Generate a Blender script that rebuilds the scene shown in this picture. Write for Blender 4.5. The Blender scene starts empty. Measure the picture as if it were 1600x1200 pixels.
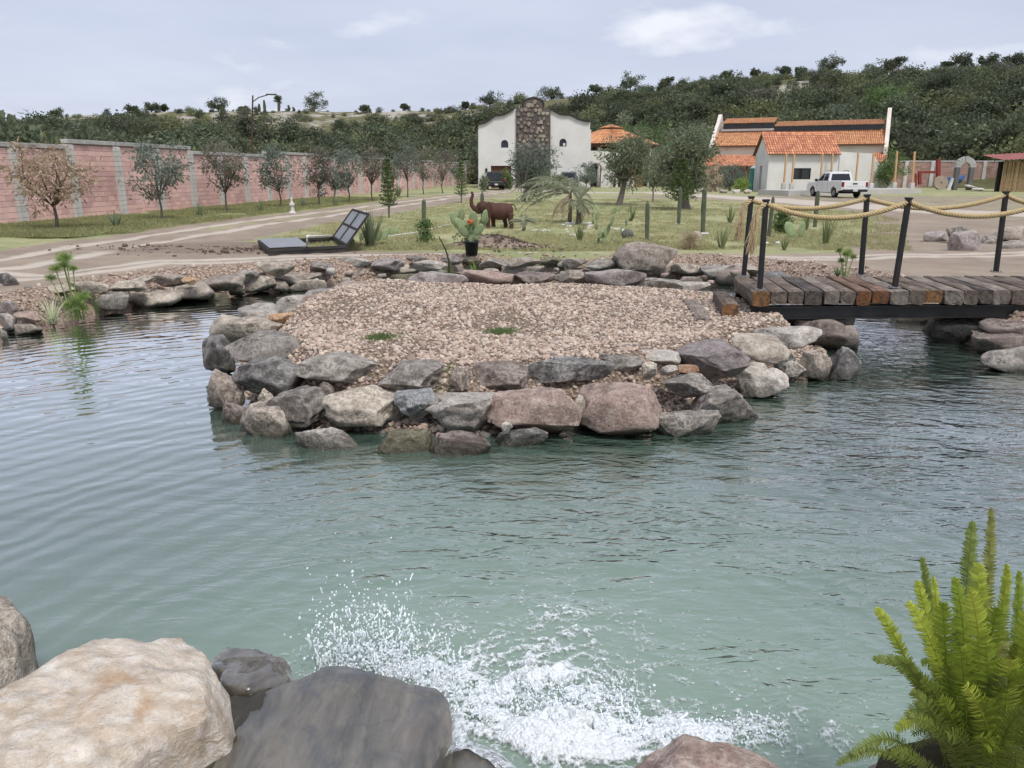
import bpy, bmesh, math, random
import numpy as np
from mathutils import Vector, Matrix
from mathutils.geometry import tessellate_polygon

random.seed(7)
RNG = np.random.default_rng(7)
SC = bpy.context.scene
COL = SC.collection
R = math.radians

# ------------------------------------------------------------------ camera
EYE = 2.3                      # metres above the pond
PITCH = R(15.44)
FPX = 1202.0                   # focal length in pixels of the 1600 px wide photograph
cam_d = bpy.data.cameras.new('camera')
cam_d.sensor_width = 36.0
cam_d.lens = FPX / 1600 * 36
cam_d.clip_start = 0.05
cam_d.clip_end = 3000
cam = bpy.data.objects.new('camera', cam_d)
COL.objects.link(cam)
cam.location = (0, 0, EYE)
cam.rotation_euler = (math.pi / 2 - PITCH, 0, 0)
SC.camera = cam

# ------------------------------------------------------------------ light
SUN_EL, SUN_AZ = R(58), R(152)
world = bpy.data.worlds.new('World')
SC.world = world
world.use_nodes = True
wn = world.node_tree
wn.nodes.clear()
def wnode(t, **k):
    n = wn.nodes.new(t)
    for a, b in k.items():
        setattr(n, a, b)
    return n
out = wnode('ShaderNodeOutputWorld')
bg = wnode('ShaderNodeBackground')
sky = wnode('ShaderNodeTexSky', sky_type='NISHITA', sun_disc=False, sun_elevation=SUN_EL, sun_rotation=SUN_AZ, dust_density=2.0)
skys = wnode('ShaderNodeMixRGB', blend_type='MULTIPLY'); skys.inputs[0].default_value = 1
skys.inputs[2].default_value = (0.13, 0.13, 0.13, 1)
wn.links.new(sky.outputs[0], skys.inputs[1])
tc = wnode('ShaderNodeTexCoord')
sep = wnode('ShaderNodeSeparateXYZ'); wn.links.new(tc.outputs['Generated'], sep.inputs[0])
zz = wnode('ShaderNodeMath', operation='ABSOLUTE'); wn.links.new(sep.outputs[2], zz.inputs[0])
za = wnode('ShaderNodeMath', operation='ADD'); wn.links.new(zz.outputs[0], za.inputs[0]); za.inputs[1].default_value = 0.10
dx = wnode('ShaderNodeMath', operation='DIVIDE'); wn.links.new(sep.outputs[0], dx.inputs[0]); wn.links.new(za.outputs[0], dx.inputs[1])
dy = wnode('ShaderNodeMath', operation='DIVIDE'); wn.links.new(sep.outputs[1], dy.inputs[0]); wn.links.new(za.outputs[0], dy.inputs[1])
cmb = wnode('ShaderNodeCombineXYZ'); wn.links.new(dx.outputs[0], cmb.inputs[0]); wn.links.new(dy.outputs[0], cmb.inputs[1])
cn = wnode('ShaderNodeTexNoise'); cn.inputs['Scale'].default_value = 0.55; cn.inputs['Detail'].default_value = 6; cn.inputs['Roughness'].default_value = 0.55
wn.links.new(cmb.outputs[0], cn.inputs['Vector'])
cr = wnode('ShaderNodeValToRGB')
cr.color_ramp.elements[0].position = 0.30; cr.color_ramp.elements[0].color = (0.615, 0.665, 0.835, 1)
cr.color_ramp.elements[1].position = 0.72; cr.color_ramp.elements[1].color = (0.770, 0.820, 0.970, 1)
wn.links.new(cn.outputs[0], cr.inputs[0])
mixa = wnode('ShaderNodeMixRGB'); mixa.inputs[0].default_value = 0.86
wn.links.new(skys.outputs[0], mixa.inputs[1]); wn.links.new(cr.outputs[0], mixa.inputs[2])
# a few brighter puffs low in the overcast
pm = wnode('ShaderNodeMapping'); pm.inputs['Scale'].default_value = (1.0, 1.0, 2.6); pm.inputs['Location'].default_value = (1.984, 1.728, -0.054)
wn.links.new(tc.outputs['Generated'], pm.inputs[0])
pn = wnode('ShaderNodeTexNoise'); pn.inputs['Scale'].default_value = 4.6; pn.inputs['Detail'].default_value = 7; pn.inputs['Roughness'].default_value = 0.5
wn.links.new(pm.outputs[0], pn.inputs['Vector'])
pr = wnode('ShaderNodeValToRGB')
pr.color_ramp.elements[0].position = 0.59; pr.color_ramp.elements[0].color = (0, 0, 0, 1)
pr.color_ramp.elements[1].position = 0.70; pr.color_ramp.elements[1].color = (0.85, 0.85, 0.85, 1)
wn.links.new(pn.outputs[0], pr.inputs[0])
mixb = wnode('ShaderNodeMixRGB'); mixb.inputs[2].default_value = (0.96, 0.99, 1.06, 1)
wn.links.new(pr.outputs[0], mixb.inputs[0]); wn.links.new(mixa.outputs[0], mixb.inputs[1])
wn.links.new(mixb.outputs[0], bg.inputs[0]); bg.inputs[1].default_value = 1.0
wn.links.new(bg.outputs[0], out.inputs[0])

sun_d = bpy.data.lights.new('sun', 'SUN')
sun_d.energy = 2.6
sun_d.angle = R(14)
sun_d.color = (1.0, 0.965, 0.91)
sun = bpy.data.objects.new('sun', sun_d)
COL.objects.link(sun)
sdir = Vector((-math.cos(SUN_EL) * math.sin(SUN_AZ), -math.cos(SUN_EL) * math.cos(SUN_AZ), -math.sin(SUN_EL)))
sun.rotation_euler = sdir.to_track_quat('-Z', 'Y').to_euler()
sun.location = (0, 0, 60)

SC.view_settings.view_transform = 'Standard'
SC.view_settings.look = 'None'
SC.view_settings.gamma = 1
SC.view_settings.exposure = -0.04
SC.view_settings.use_curve_mapping = False
SC.render.engine = 'CYCLES'
SC.cycles.use_denoising = True
SC.cycles.max_bounces = 4
SC.cycles.diffuse_bounces = 2
SC.cycles.glossy_bounces = 2
SC.cycles.transmission_bounces = 3
SC.cycles.transparent_max_bounces = 6
SC.cycles.use_adaptive_sampling = True
SC.cycles.adaptive_threshold = 0.03
SC.render.use_persistent_data = False
SC.cycles.caustics_reflective = False
SC.cycles.caustics_refractive = False

# ------------------------------------------------------------------ layout helpers
CP, SP = math.cos(PITCH), math.sin(PITCH)
def ray(px, py):
    u, d = 600.0 - py, px - 800.0
    return d, FPX * CP + u * SP, u * CP - FPX * SP
def P(px, py, z=0.5):           # point seen at a pixel on the level plane z
    a, b, c = ray(px, py)
    t = (z - EYE) / c
    return Vector((a * t, b * t, z))
def Q(px, py, Y):               # point seen at a pixel on the upright plane y = Y
    a, b, c = ray(px, py)
    t = Y / b
    return Vector((a * t, Y, EYE + c * t))
def mpp(p):                     # metres per photo pixel at a point
    return (p.y * CP - (p.z - EYE) * SP) / FPX

# ------------------------------------------------------------------ scene helpers
def W(o):
    m = o.matrix_parent_inverse @ o.matrix_basis
    return W(o.parent) @ m if o.parent else m
def tag(o, label=None, cat=None, group=None, kind=None):
    if label: o['label'] = label
    if cat: o['category'] = cat
    if group: o['group'] = group
    if kind: o['kind'] = kind
    return o
def thing(name, label, cat, loc=(0, 0, 0), rz=0.0, group=None):
    o = bpy.data.objects.new(name, None)
    o.empty_display_size = 0.1
    COL.objects.link(o)
    o.location = loc
    o.rotation_euler = (0, 0, rz)
    return tag(o, label, cat, group)
def link(name, me, mat=None, parent=None, world=False, loc=None, rot=None):
    if mat is not None and not me.materials:
        me.materials.append(mat)
    o = bpy.data.objects.new(name, me)
    COL.objects.link(o)
    if loc is not None: o.location = loc
    if rot is not None: o.rotation_euler = rot
    if parent is not None:
        o.parent = parent
        if world:
            o.matrix_parent_inverse = W(parent).inverted()
    return o
def copy_tree(o, parent=None):
    c = o.copy(); COL.objects.link(c)
    c.parent = parent
    for ch in list(o.children):
        copy_tree(ch, c)
    return c

def np_mesh(name, verts, facelists, smooth=False):
    me = bpy.data.meshes.new(name)
    verts = np.asarray(verts, dtype=np.float32)
    loops, starts, n = [], [], 0
    for fa in facelists:
        if len(fa) == 0: continue
        fa = np.asarray(fa, dtype=np.int32)
        k = fa.shape[1]
        starts.append(n + np.arange(len(fa), dtype=np.int32) * k)
        loops.append(fa.ravel()); n += fa.size
    me.vertices.add(len(verts)); me.vertices.foreach_set('co', verts.ravel())
    if n:
        lo = np.concatenate(loops); st = np.concatenate(starts)
        me.loops.add(n); me.loops.foreach_set('vertex_index', lo)
        me.polygons.add(len(st)); me.polygons.foreach_set('loop_start', st)
        me.polygons.foreach_set('use_smooth', np.full(len(st), bool(smooth)))
    me.update(calc_edges=True)
    return me

class MB:
    """collects shapes, builds them as one mesh"""
    def __init__(s): s.v = []; s.f = {}; s.n = 0
    def add(s, verts, faces):
        verts = np.asarray(verts, dtype=float).reshape(-1, 3)
        if isinstance(faces, np.ndarray):
            s.f.setdefault(faces.shape[1], []).append(faces + s.n)
        else:
            for fc in faces:
                s.f.setdefault(len(fc), []).append(np.array([fc]) + s.n)
        s.v.append(verts); s.n += len(verts)
        return s
    def box(s, c, d, rz=0, M=None, taper=1.0, bev=0.0):
        x, y, z = d[0] / 2, d[1] / 2, d[2] / 2
        if bev > 0:
            b = bev
            prof = [(-z, x - b, y - b), (-z + b, x, y), (z - b, x, y), (z, x - b, y - b)]
            vs, fs = [], []
            for (h, a, e) in prof:
                c2 = min(b, a * .5, e * .5)
                vs += [(-a, -e + c2, h), (-a + c2, -e, h), (a - c2, -e, h), (a, -e + c2, h), (a, e - c2, h), (a - c2, e, h), (-a + c2, e, h), (-a, e - c2, h)]
            for r in range(3):
                for i in range(8):
                    j = (i + 1) % 8
                    fs.append((r * 8 + i, r * 8 + j, r * 8 + 8 + j, r * 8 + 8 + i))
            fs.append(tuple(range(7, -1, -1))); fs.append(tuple(range(24, 32)))
            v = np.array(vs)
        else:
            v = np.array([(-x, -y, -z), (x, -y, -z), (x, y, -z), (-x, y, -z), (-x * taper, -y * taper, z), (x * taper, -y * taper, z), (x * taper, y * taper, z), (-x * taper, y * taper, z)])
            fs = [(0, 3, 2, 1), (4, 5, 6, 7), (0, 1, 5, 4), (1, 2, 6, 5), (2, 3, 7, 6), (3, 0, 4, 7)]
        if M is not None:
            v = v @ np.array(M.to_3x3()).T
        elif rz:
            ca, sa = math.cos(rz), math.sin(rz)
            v = np.stack([v[:, 0] * ca - v[:, 1] * sa, v[:, 0] * sa + v[:, 1] * ca, v[:, 2]], 1)
        return s.add(v + np.array(c), fs)
    def bar(s, a, b, w, h=None, up=(0, 0, 1), bev=0.0):
        a, b = Vector(a), Vector(b)
        d = b - a; L = d.length; d.normalize()
        upv = Vector(up)
        if abs(d.dot(upv)) > .99: upv = Vector((0, 1, 0))
        y = upv.cross(d).normalized(); z = d.cross(y)
        M = Matrix((d, y, z)).transposed()
        return s.box((a + b) / 2, (L, w, h or w), M=M, bev=bev)
    def tube(s, pts, rad, seg=6, cap=True):
        pts = [Vector(p) for p in pts]
        n = len(pts)
        if not hasattr(rad, '__len__'): rad = [rad] * n
        vs = []
        nrm = None
        for i, p in enumerate(pts):
            t = (pts[min(i + 1, n - 1)] - pts[max(i - 1, 0)])
            if t.length < 1e-9: t = Vector((0, 0, 1))
            t.normalize()
            if nrm is None:
                nrm = t.cross(Vector((0.31, 0.2, 0.93) if abs(t.z) < .9 else (1, .1, 0))).normalized()
            else:
                nrm = (nrm - t * nrm.dot(t)).normalized()
            bi = t.cross(nrm)
            for k in range(seg):
                a = 2 * math.pi * k / seg
                vs.append(p + (nrm * math.cos(a) + bi * math.sin(a)) * rad[i])
        fs = []
        for i in range(n - 1):
            for k in range(seg):
                k2 = (k + 1) % seg
                fs.append((i * seg + k, i * seg + k2, i * seg + seg + k2, i * seg + seg + k))
        s.add(np.array([tuple(v) for v in vs]), np.array(fs))
        if cap:
            s.add(np.array([tuple(v) for v in vs[:seg]]), [tuple(range(seg - 1, -1, -1))])
            s.add(np.array([tuple(v) for v in vs[-seg:]]), [tuple(range(seg))])
        return s
    def blob(s, c, r, sub=2, seed=0, amp=.12, M=None):
        v, f = ico(sub)
        v = v * (1 + amp * fbm(v * 1.7 + seed * 3.1, 2)[:, None])
        v = v * np.array(r)
        if M is not None: v = v @ np.array(M.to_3x3()).T
        return s.add(v + np.array(c), f)
    def lathe(s, prof, seg=16, c=(0, 0, 0)):
        vs, fs = [], []
        for (r, z) in prof:
            for k in range(seg):
                a = 2 * math.pi * k / seg
                vs.append((c[0] + r * math.cos(a), c[1] + r * math.sin(a), c[2] + z))
        for i in range(len(prof) - 1):
            for k in range(seg):
                k2 = (k + 1) % seg
                fs.append((i * seg + k, i * seg + k2, i * seg + seg + k2, i * seg + seg + k))
        return s.add(vs, np.array(fs))
    def prism(s, outline, holes, o, u, w, thick):
        """flat slab with holes: 2d outline in axes u (right) and w (up) at o, thickness along u x w backwards"""
        o, u, w = Vector(o), Vector(u).normalized(), Vector(w).normalized()
        nb = w.cross(u)                       # away from the viewer
        loops = [outline] + list(holes)
        flat = [p for l in loops for p in l]
        tris = tessellate_polygon([[Vector((p[0], p[1], 0)) for p in l] for l in loops])
        fr = [o + u * p[0] + w * p[1] for p in flat]
        bk = [p + nb * thick for p in fr]
        n = len(flat)
        vs = [tuple(p) for p in fr + bk]
        fs = []
        for t in tris:
            a, b, c = [Vector((flat[i][0], flat[i][1], 0)) for i in t]
            if (b - a).cross(c - a).z < 0: t = (t[0], t[2], t[1])
            fs.append(tuple(t)); fs.append((t[2] + n, t[1] + n, t[0] + n))
        s.add(vs, np.array(fs))
        st = 0
        for l in loops:
            k = len(l)
            side = []
            for i in range(k):
                j = (i + 1) % k
                side.append((st + i, st + j, st + j + n, st + i + n))
            s.add(vs, np.array(side)); st += k
        return s
    def mesh(s, name, smooth=False):
        v = np.concatenate(s.v) if s.v else np.zeros((0, 3))
        return np_mesh(name, v, [np.concatenate(x) for x in s.f.values()], smooth)
    def build(s, name, mat, parent=None, smooth=False, world=False, loc=None, rot=None):
        return link(name, s.mesh(name, smooth), mat, parent, world, loc, rot)

# ------------------------------------------------------------------ noise, rocks
def vnoise(p, seed=0):
    i = np.floor(p).astype(np.int64); f = p - i
    u = f * f * (3 - 2 * f)
    def h(a, b, c):
        n = ((i[:, 0] + a) * 374761393 + (i[:, 1] + b) * 668265263 + (i[:, 2] + c) * 1440662683 + seed * 1274126177) & 0xffffffff
        n = ((n ^ (n >> 13)) * 1274126177) & 0xffffffff
        return ((n ^ (n >> 16)) & 0xffff) / 32767.5 - 1
    x, y, z = u[:, 0], u[:, 1], u[:, 2]
    def L(a, b, t): return a + (b - a) * t
    return L(L(L(h(0, 0, 0), h(1, 0, 0), x), L(h(0, 1, 0), h(1, 1, 0), x), y), L(L(h(0, 0, 1), h(1, 0, 1), x), L(h(0, 1, 1), h(1, 1, 1), x), y), z)
def fbm(p, o=4, seed=0, gain=.5):
    r, a = 0, 1.0
    for k in range(o):
        r = r + a * vnoise(p * (2.03 ** k) + 17.3 * k, seed + k); a *= gain
    return r
def fbm2(x, y, o=4, seed=0, gain=.5):
    return fbm(np.stack([np.ravel(x), np.ravel(y), np.zeros(np.size(x)) + .37], 1), o, seed, gain).reshape(np.shape(x))
_ico = {}
def ico(sub):
    if sub not in _ico:
        bm = bmesh.new()
        bmesh.ops.create_icosphere(bm, subdivisions=sub, radius=1)
        v = np.array([tuple(q.co) for q in bm.verts]); f = np.array([[q.index for q in x.verts] for x in bm.faces])
        bm.free(); _ico[sub] = (v, f)
    return _ico[sub]
def rock_verts(size, seed, sub=4, cuts=10, rough=1.0, lo=.46, hi=.80):
    rg = np.random.default_rng(seed)
    v, f = ico(sub)
    v = v.copy()
    v = np.sign(v) * np.abs(v) ** .78
    v += .12 * np.stack([fbm(v * .9 + seed * 1.3 + k * 31, 2, seed) for k in range(3)], 1)
    for k in range(cuts):
        n = rg.normal(size=3); n /= np.linalg.norm(n)
        if k == 0: n = np.array([rg.normal() * .15, rg.normal() * .15, 1.0]); n /= np.linalg.norm(n)
        d = rg.uniform(lo, hi)
        q = v @ n - d
        soft = .012
        q = np.where(q > soft, q - soft * .5, np.where(q > -soft, (q + soft) ** 2 / (4 * soft), 0))
        v -= q[:, None] * n * .96
    nn = v / (np.linalg.norm(v, axis=1)[:, None] + 1e-9)
    rid = 1 - np.abs(fbm(v * 2.2 + seed * .77, 3, seed + 5)) * 2
    v += nn * ((.035 * fbm(v * 2.3 + seed, 2, seed + 9) + .040 * rid - .02 + .026 * fbm(v * 7 + seed, 3, seed + 3)) * rough)[:, None]
    for k in range(cuts):                                  # chipped faces with crisp edges
        n = rg.normal(size=3); n /= np.linalg.norm(n)
        pr_ = v @ n; q = np.maximum(0, pr_ - pr_.max() * rg.uniform(.80, .95))
        v -= q[:, None] * n * .97
    v += nn * (.010 * rough * fbm(v * 11 + seed, 2, seed + 13))[:, None]
    mn, mx = v.min(0), v.max(0)
    v = (v - (mn + mx) / 2) / (mx - mn) * np.array(size)
    return v, f
def ROCK(name, c, size, seed, mat, parent=None, sub=4, cuts=10, rough=1.0, rot=None, label=None, cat=None, group=None):
    v, f = rock_verts(size, seed, sub, cuts, rough)
    o = link(name, np_mesh(name, v, [f], True), mat, parent, world=parent is not None, loc=c, rot=rot)
    return tag(o, label, cat, group)
def poly_sd(x, y, poly):
    """signed distance to a polygon, negative inside"""
    x, y = np.asarray(x, float), np.asarray(y, float)
    d = np.full(x.shape, 1e9); ins = np.zeros(x.shape, bool)
    n = len(poly)
    for i in range(n):
        ax, ay = poly[i][0], poly[i][1]; bx, by = poly[(i + 1) % n][0], poly[(i + 1) % n][1]
        ex, ey = bx - ax, by - ay
        t = np.clip(((x - ax) * ex + (y - ay) * ey) / (ex * ex + ey * ey + 1e-12), 0, 1)
        d = np.minimum(d, np.hypot(x - ax - t * ex, y - ay - t * ey))
        c = (ay > y) != (by > y)
        xi = ax + (y - ay) * ex / (ey if abs(ey) > 1e-12 else 1e-12)
        ins ^= c & (x < xi)
    return np.where(ins, -d, d)
def line_d(x, y, pts):
    d = np.full(np.shape(x), 1e9)
    for (ax, ay), (bx, by) in zip(pts[:-1], pts[1:]):
        ex, ey = bx - ax, by - ay
        t = np.clip(((x - ax) * ex + (y - ay) * ey) / (ex * ex + ey * ey), 0, 1)
        d = np.minimum(d, np.hypot(x - ax - t * ex, y - ay - t * ey))
    return d
def sstep(a, b, x):
    t = np.clip((x - a) / (b - a), 0, 1); return t * t * (3 - 2 * t)
def smooth_poly(pts, n=4):
    pts = [(p[0], p[1]) for p in pts]
    for _ in range(2):
        q = []
        for i in range(len(pts)):
            a, b = pts[i], pts[(i + 1) % len(pts)]
            q += [(a[0] * .75 + b[0] * .25, a[1] * .75 + b[1] * .25), (a[0] * .25 + b[0] * .75, a[1] * .25 + b[1] * .75)]
        pts = q
    return pts

# ------------------------------------------------------------------ materials
class NT:
    def __init__(s, name):
        s.m = bpy.data.materials.new(name); s.m.use_nodes = True
        s.t = s.m.node_tree; s.t.nodes.clear()
        s.out = s.n('ShaderNodeOutputMaterial')
    def n(s, typ, ins=None, **k):
        x = s.t.nodes.new(typ)
        for a, b in k.items(): setattr(x, a, b)
        for a, b in (ins or {}).items(): s.set(x, a, b)
        return x
    def set(s, x, a, b):
        if hasattr(b, 'bl_idname') and hasattr(b, 'outputs'): b = b.outputs[0]
        if isinstance(b, bpy.types.NodeSocket): s.t.links.new(b, x.inputs[a])
        else:
            if isinstance(b, tuple) and len(b) == 3 and x.inputs[a].type == 'RGBA': b = b + (1,)
            x.inputs[a].default_value = b
    def noise(s, vec, scale, detail=5, rough=.55, dist=0):
        return s.n('ShaderNodeTexNoise', {'Vector': vec, 'Scale': scale, 'Detail': detail, 'Roughness': rough, 'Distortion': dist})
    def ramp(s, fac, stops):
        r = s.n('ShaderNodeValToRGB', {0: fac})
        e = r.color_ramp.elements
        while len(e) < len(stops): e.new(.5)
        for q, (p, c) in zip(e, stops):
            q.position = p
            q.color = (c, c, c, 1) if not isinstance(c, tuple) else c + (1,)
        return r
    def mix(s, f, a, b, mode='MIX'):
        return s.n('ShaderNodeMixRGB', {0: f, 1: a, 2: b}, blend_type=mode)
    def math(s, op, a, b=0.0, clamp=False):
        return s.n('ShaderNodeMath', {0: a, 1: b}, operation=op, use_clamp=clamp)
    def pos(s): return s.n('ShaderNodeNewGeometry').outputs['Position']
    def obj(s): return s.n('ShaderNodeTexCoord').outputs['Object']
    def bump(s, h, strength=.3, dist=.02, normal=None):
        b = s.n('ShaderNodeBump', {'Height': h, 'Strength': strength, 'Distance': dist})
        if normal is not None: s.set(b, 'Normal', normal)
        return b
    def principled(s, color, rough=.8, normal=None, **k):
        p = s.n('ShaderNodeBsdfPrincipled', {'Base Color': color, 'Roughness': rough})
        for a, b in k.items(): s.set(p, a.replace('_', ' '), b)
        if normal is not None: s.set(p, 'Normal', normal)
        s.t.links.new(p.outputs[0], s.out.inputs[0])
        return p

def pmat(name, c1, c2=None, scale=4.0, rough=.8, bump=.0, bscale=None, bdist=.01, island=0.0, orand=0.0, spec=.3, coat=0.0, metal=0.0, sss=None, world=False):
    """procedural material: two-tone noise, fine relief and optional variation from piece to piece"""
    t = NT(name)
    v = t.pos() if world else t.obj()
    c2 = c2 or tuple(x * .78 for x in c1)
    nz = t.noise(v, scale, 3, .6)
    col = t.mix(t.ramp(nz, [(.32, 0.0), (.68, 1.0)]), c1, c2)
    if island:
        g = t.n('ShaderNodeNewGeometry')
        hv = t.n('ShaderNodeHueSaturation', {'Color': col, 'Hue': t.math('MULTIPLY_ADD', g.outputs['Random Per Island'], .04 * min(island, 1.5)), 'Value': t.math('MULTIPLY_ADD', g.outputs['Random Per Island'], island)})
        for l, base in ((hv.inputs['Hue'], .5 - .02 * min(island, 1.5)), (hv.inputs['Value'], 1 - island / 2)):
            l.links[0].from_node.inputs[2].default_value = base
        col = hv
    if orand:
        oi = t.n('ShaderNodeObjectInfo')
        m = t.math('MULTIPLY_ADD', oi.outputs['Random'], orand); m.inputs[2].default_value = 1 - orand / 2
        m2 = t.math('MULTIPLY_ADD', oi.outputs['Random'], .03 * min(1, orand * 2)); m2.inputs[2].default_value = .5 - .015 * min(1, orand * 2)
        col = t.n('ShaderNodeHueSaturation', {'Color': col, 'Value': m, 'Hue': m2})
    nm = None
    if bump:
        nm = t.bump(t.noise(v, bscale or scale * 6, 3, .65), bump, bdist)
    k = {'Specular_IOR_Level': spec, 'Metallic': metal}
    if coat: k['Coat_Weight'] = coat
    p = t.principled(col, rough, nm, **k)
    if sss is not None:      # thin leaf: some light passes through
        tr = t.n('ShaderNodeBsdfTranslucent', {'Color': t.mix(.5, col, sss)})
        mx = t.n('ShaderNodeMixShader', {0: .28, 1: p, 2: tr})
        t.t.links.new(mx.outputs[0], t.out.inputs[0])
    return t.m

def rock_mat(name, base, dark, light, wet=True, vein=.5, sc=1.0, rough=.85, patch=None):
    t = NT(name)
    v = t.pos()
    oi = t.n('ShaderNodeObjectInfo')
    off = t.n('ShaderNodeVectorMath', {0: v, 1: oi.outputs['Location']}, operation='ADD')
    n1 = t.noise(off, 3.2 * sc, 4, .62, .6)
    col = t.mix(t.ramp(n1, [(.34, 0.0), (.66, 1.0)]), base, dark)
    n2 = t.noise(off, 9 * sc, 5, .68, .3)
    col = t.mix(t.math('MULTIPLY', t.ramp(n2, [(.47, 0.0), (.62, 1.0)]), .78), col, light)
    n3 = t.noise(off, 42 * sc, 2, .7)
    col = t.mix(t.math('MULTIPLY', t.ramp(n3, [(.40, 1.0), (.56, 0.0)]), .45), col, tuple(x * .35 for x in dark))
    vn = t.ramp(t.noise(off, 6.5 * sc, 4, .55, 1.2), [(.455, 0.0), (.495, 1.0), (.505, 1.0), (.545, 0.0)])
    vm = t.math('MULTIPLY', vn, t.ramp(t.noise(off, 2.4 * sc, 3), [(.40, 0.0), (.58, min(1, vein * 1.3))]))
    col = t.mix(vm, col, tuple(min(1, x * 1.2) for x in light))
    pt = t.n('ShaderNodeNewGeometry').outputs['Pointiness']       # worn, paler edges and darker hollows
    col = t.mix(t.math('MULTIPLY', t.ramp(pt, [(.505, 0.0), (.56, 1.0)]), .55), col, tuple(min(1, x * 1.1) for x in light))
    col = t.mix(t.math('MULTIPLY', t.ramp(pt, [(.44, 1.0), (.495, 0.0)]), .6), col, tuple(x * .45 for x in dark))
    if patch:
        col = t.mix(t.math('MULTIPLY', t.ramp(t.noise(off, 2.1 * sc, 5, .6, .8), [(.55, 0.0), (.66, 1.0)]), .8), col, patch)
    m = t.math('MULTIPLY_ADD', oi.outputs['Random'], .45); m.inputs[2].default_value = .80
    m2 = t.math('MULTIPLY_ADD', oi.outputs['Random'], .014); m2.inputs[2].default_value = .493
    col = t.n('ShaderNodeHueSaturation', {'Color': col, 'Value': m, 'Hue': m2})
    rgh = rough
    if wet:
        sz = t.n('ShaderNodeSeparateXYZ', {0: v})
        zz = t.math('ADD', sz.outputs[2], t.math('MULTIPLY', t.math('SUBTRACT', t.noise(v, 3.5, 3), .5), -.14))
        al = t.ramp(zz, [(.03, 1.0), (.15, 0.0)])
        col = t.mix(t.math('MULTIPLY', al, .75), col, (.040, .038, .022))
        we = t.ramp(zz, [(.02, .25), (.13, rough)])
        rgh = we.outputs[0]
    h = t.math('ADD', t.math('MULTIPLY', t.noise(off, 14 * sc, 5, .7), 1.0), t.math('MULTIPLY', t.noise(off, 60 * sc, 2, .7), .25))
    t.principled(col, rgh, t.bump(h, .95, .030), Specular_IOR_Level=.35)
    return t.m

# ================================================================== GROUND, POND, HILL
G = 0.5                                              # level of the garden above the water
def P2(px, py, z=G):
    p = P(px, py, z); return (p.x, p.y)
POND = smooth_poly([P2(0, 527, 0), P2(70, 512, 0), P2(190, 484, 0), P2(330, 461, 0), P2(460, 451, 0), P2(560, 446, 0), P2(650, 439, 0), (0, 16.9), (2.2, 16.7), (3.9, 16.7), (5.2, 16.0), (6.3, 14.0), (6.4, 12.0), (6.0, 10.4), (6.6, 9.2), (8.6, 8.2), (10, 6), (9.6, 3.4), (6.5, 1.9), (3.0, 1.75), (1.1, 2.3), (0.2, 2.1), (-1.3, 2.25), (-2.0, 2.9), (-3.6, 3.1), (-6.4, 4.4), (-8.6, 7.0), (-8.9, 9.6)])
LAWN = [P2(*q) for q in [(470, 393), (560, 391), (700, 396), (900, 400), (1200, 396), (1425, 394), (1410, 345), (1370, 334), (1190, 317), (1000, 309), (810, 306), (735, 312), (600, 337), (500, 352), (420, 372)]]
TRACK = [(-14, 11.5), P2(0, 415), P2(200, 378), P2(400, 348), P2(560, 327), P2(690, 309), P2(770, 301), (1, 84)]
ROAD = [(1, 84), P2(900, 301), P2(1010, 300), P2(1200, 311), P2(1350, 322), P2(1480, 330), P2(1700, 338), (60, 50)]
SIDE = [P2(1450, 395), P2(1470, 365), P2(1440, 340), P2(1400, 326)]
BANKPATH = [(-13, 14.5), P2(60, 432), P2(250, 412), P2(480, 402), P2(760, 398), P2(1000, 402), P2(1250, 404), P2(1450, 400), P2(1650, 395)]
WALL0 = (-21.3, .129)                               # x = a + b*y of the boundary wall

def axis(segs):
    a = []
    for lo, hi, st in segs: a.append(np.arange(lo, hi, st))
    return np.unique(np.round(np.concatenate(a), 4))
gx = axis([(-900, -120, 60), (-120, -40, 8), (-40, -16, .8), (-16, 14, .13), (14, 40, .5), (40, 120, 8), (120, 901, 60)])
gy = axis([(-60, -8, 6), (-8, 1, .6), (1, 24, .13), (24, 60, .35), (60, 110, 1.0), (110, 200, 8), (200, 1001, 60)])
X, Y = np.meshgrid(gx, gy)
sd = poly_sd(X, Y, POND)
zg = G + .035 * fbm2(X * .7, Y * .7, 3, 3) * sstep(0, 2, sd) + .012 * fbm2(X * 4, Y * 4, 2, 5) * (np.abs(X) < 16)
near = sstep(3.5, 2.0, Y) * (np.abs(X) < 4)
prof = sstep(-.35, .65, sd)
zg = -.62 + (zg + .62) * prof
zg = np.where(Y < 2.2, np.minimum(zg, .35), zg)
dtr = line_d(X, Y, TRACK); drd = line_d(X, Y, ROAD); dsd = line_d(X, Y, SIDE); dbp = line_d(X, Y, BANKPATH)
lawn = -poly_sd(X, Y, LAWN)
wallx = WALL0[0] + WALL0[1] * Y
rut = np.exp(-((np.abs(dtr) - .75) / .28) ** 2)
zg = zg - .035 * rut * (sd > .4) - .05 * np.exp(-(drd / 2.0) ** 2)
mound = P(770, 386)
md = np.hypot((X - mound.x) / 1.0, (Y - mound.y) / .45)
zg = zg + (.30 + .10 * fbm2(X * 5, Y * 5, 3, 8)) * np.exp(-md ** 2 * 1.6)
churn = sstep(2.2, .5, np.hypot((X - P(360, 388).x) / 2.2, (Y - P(360, 388).y) / 1.1))
zg = zg + .07 * churn * np.maximum(0, fbm2(X * 2.1, Y * 3.3, 4, 21)) * (sd > .5)
verts = np.stack([X.ravel(), Y.ravel(), zg.ravel()], 1)
ny, nx = X.shape
idx = np.arange(nx * ny).reshape(ny, nx)
quads = np.stack([idx[:-1, :-1].ravel(), idx[:-1, 1:].ravel(), idx[1:, 1:].ravel(), idx[1:, :-1].ravel()], 1)
me = np_mesh('ground', verts, [quads], True)
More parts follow.
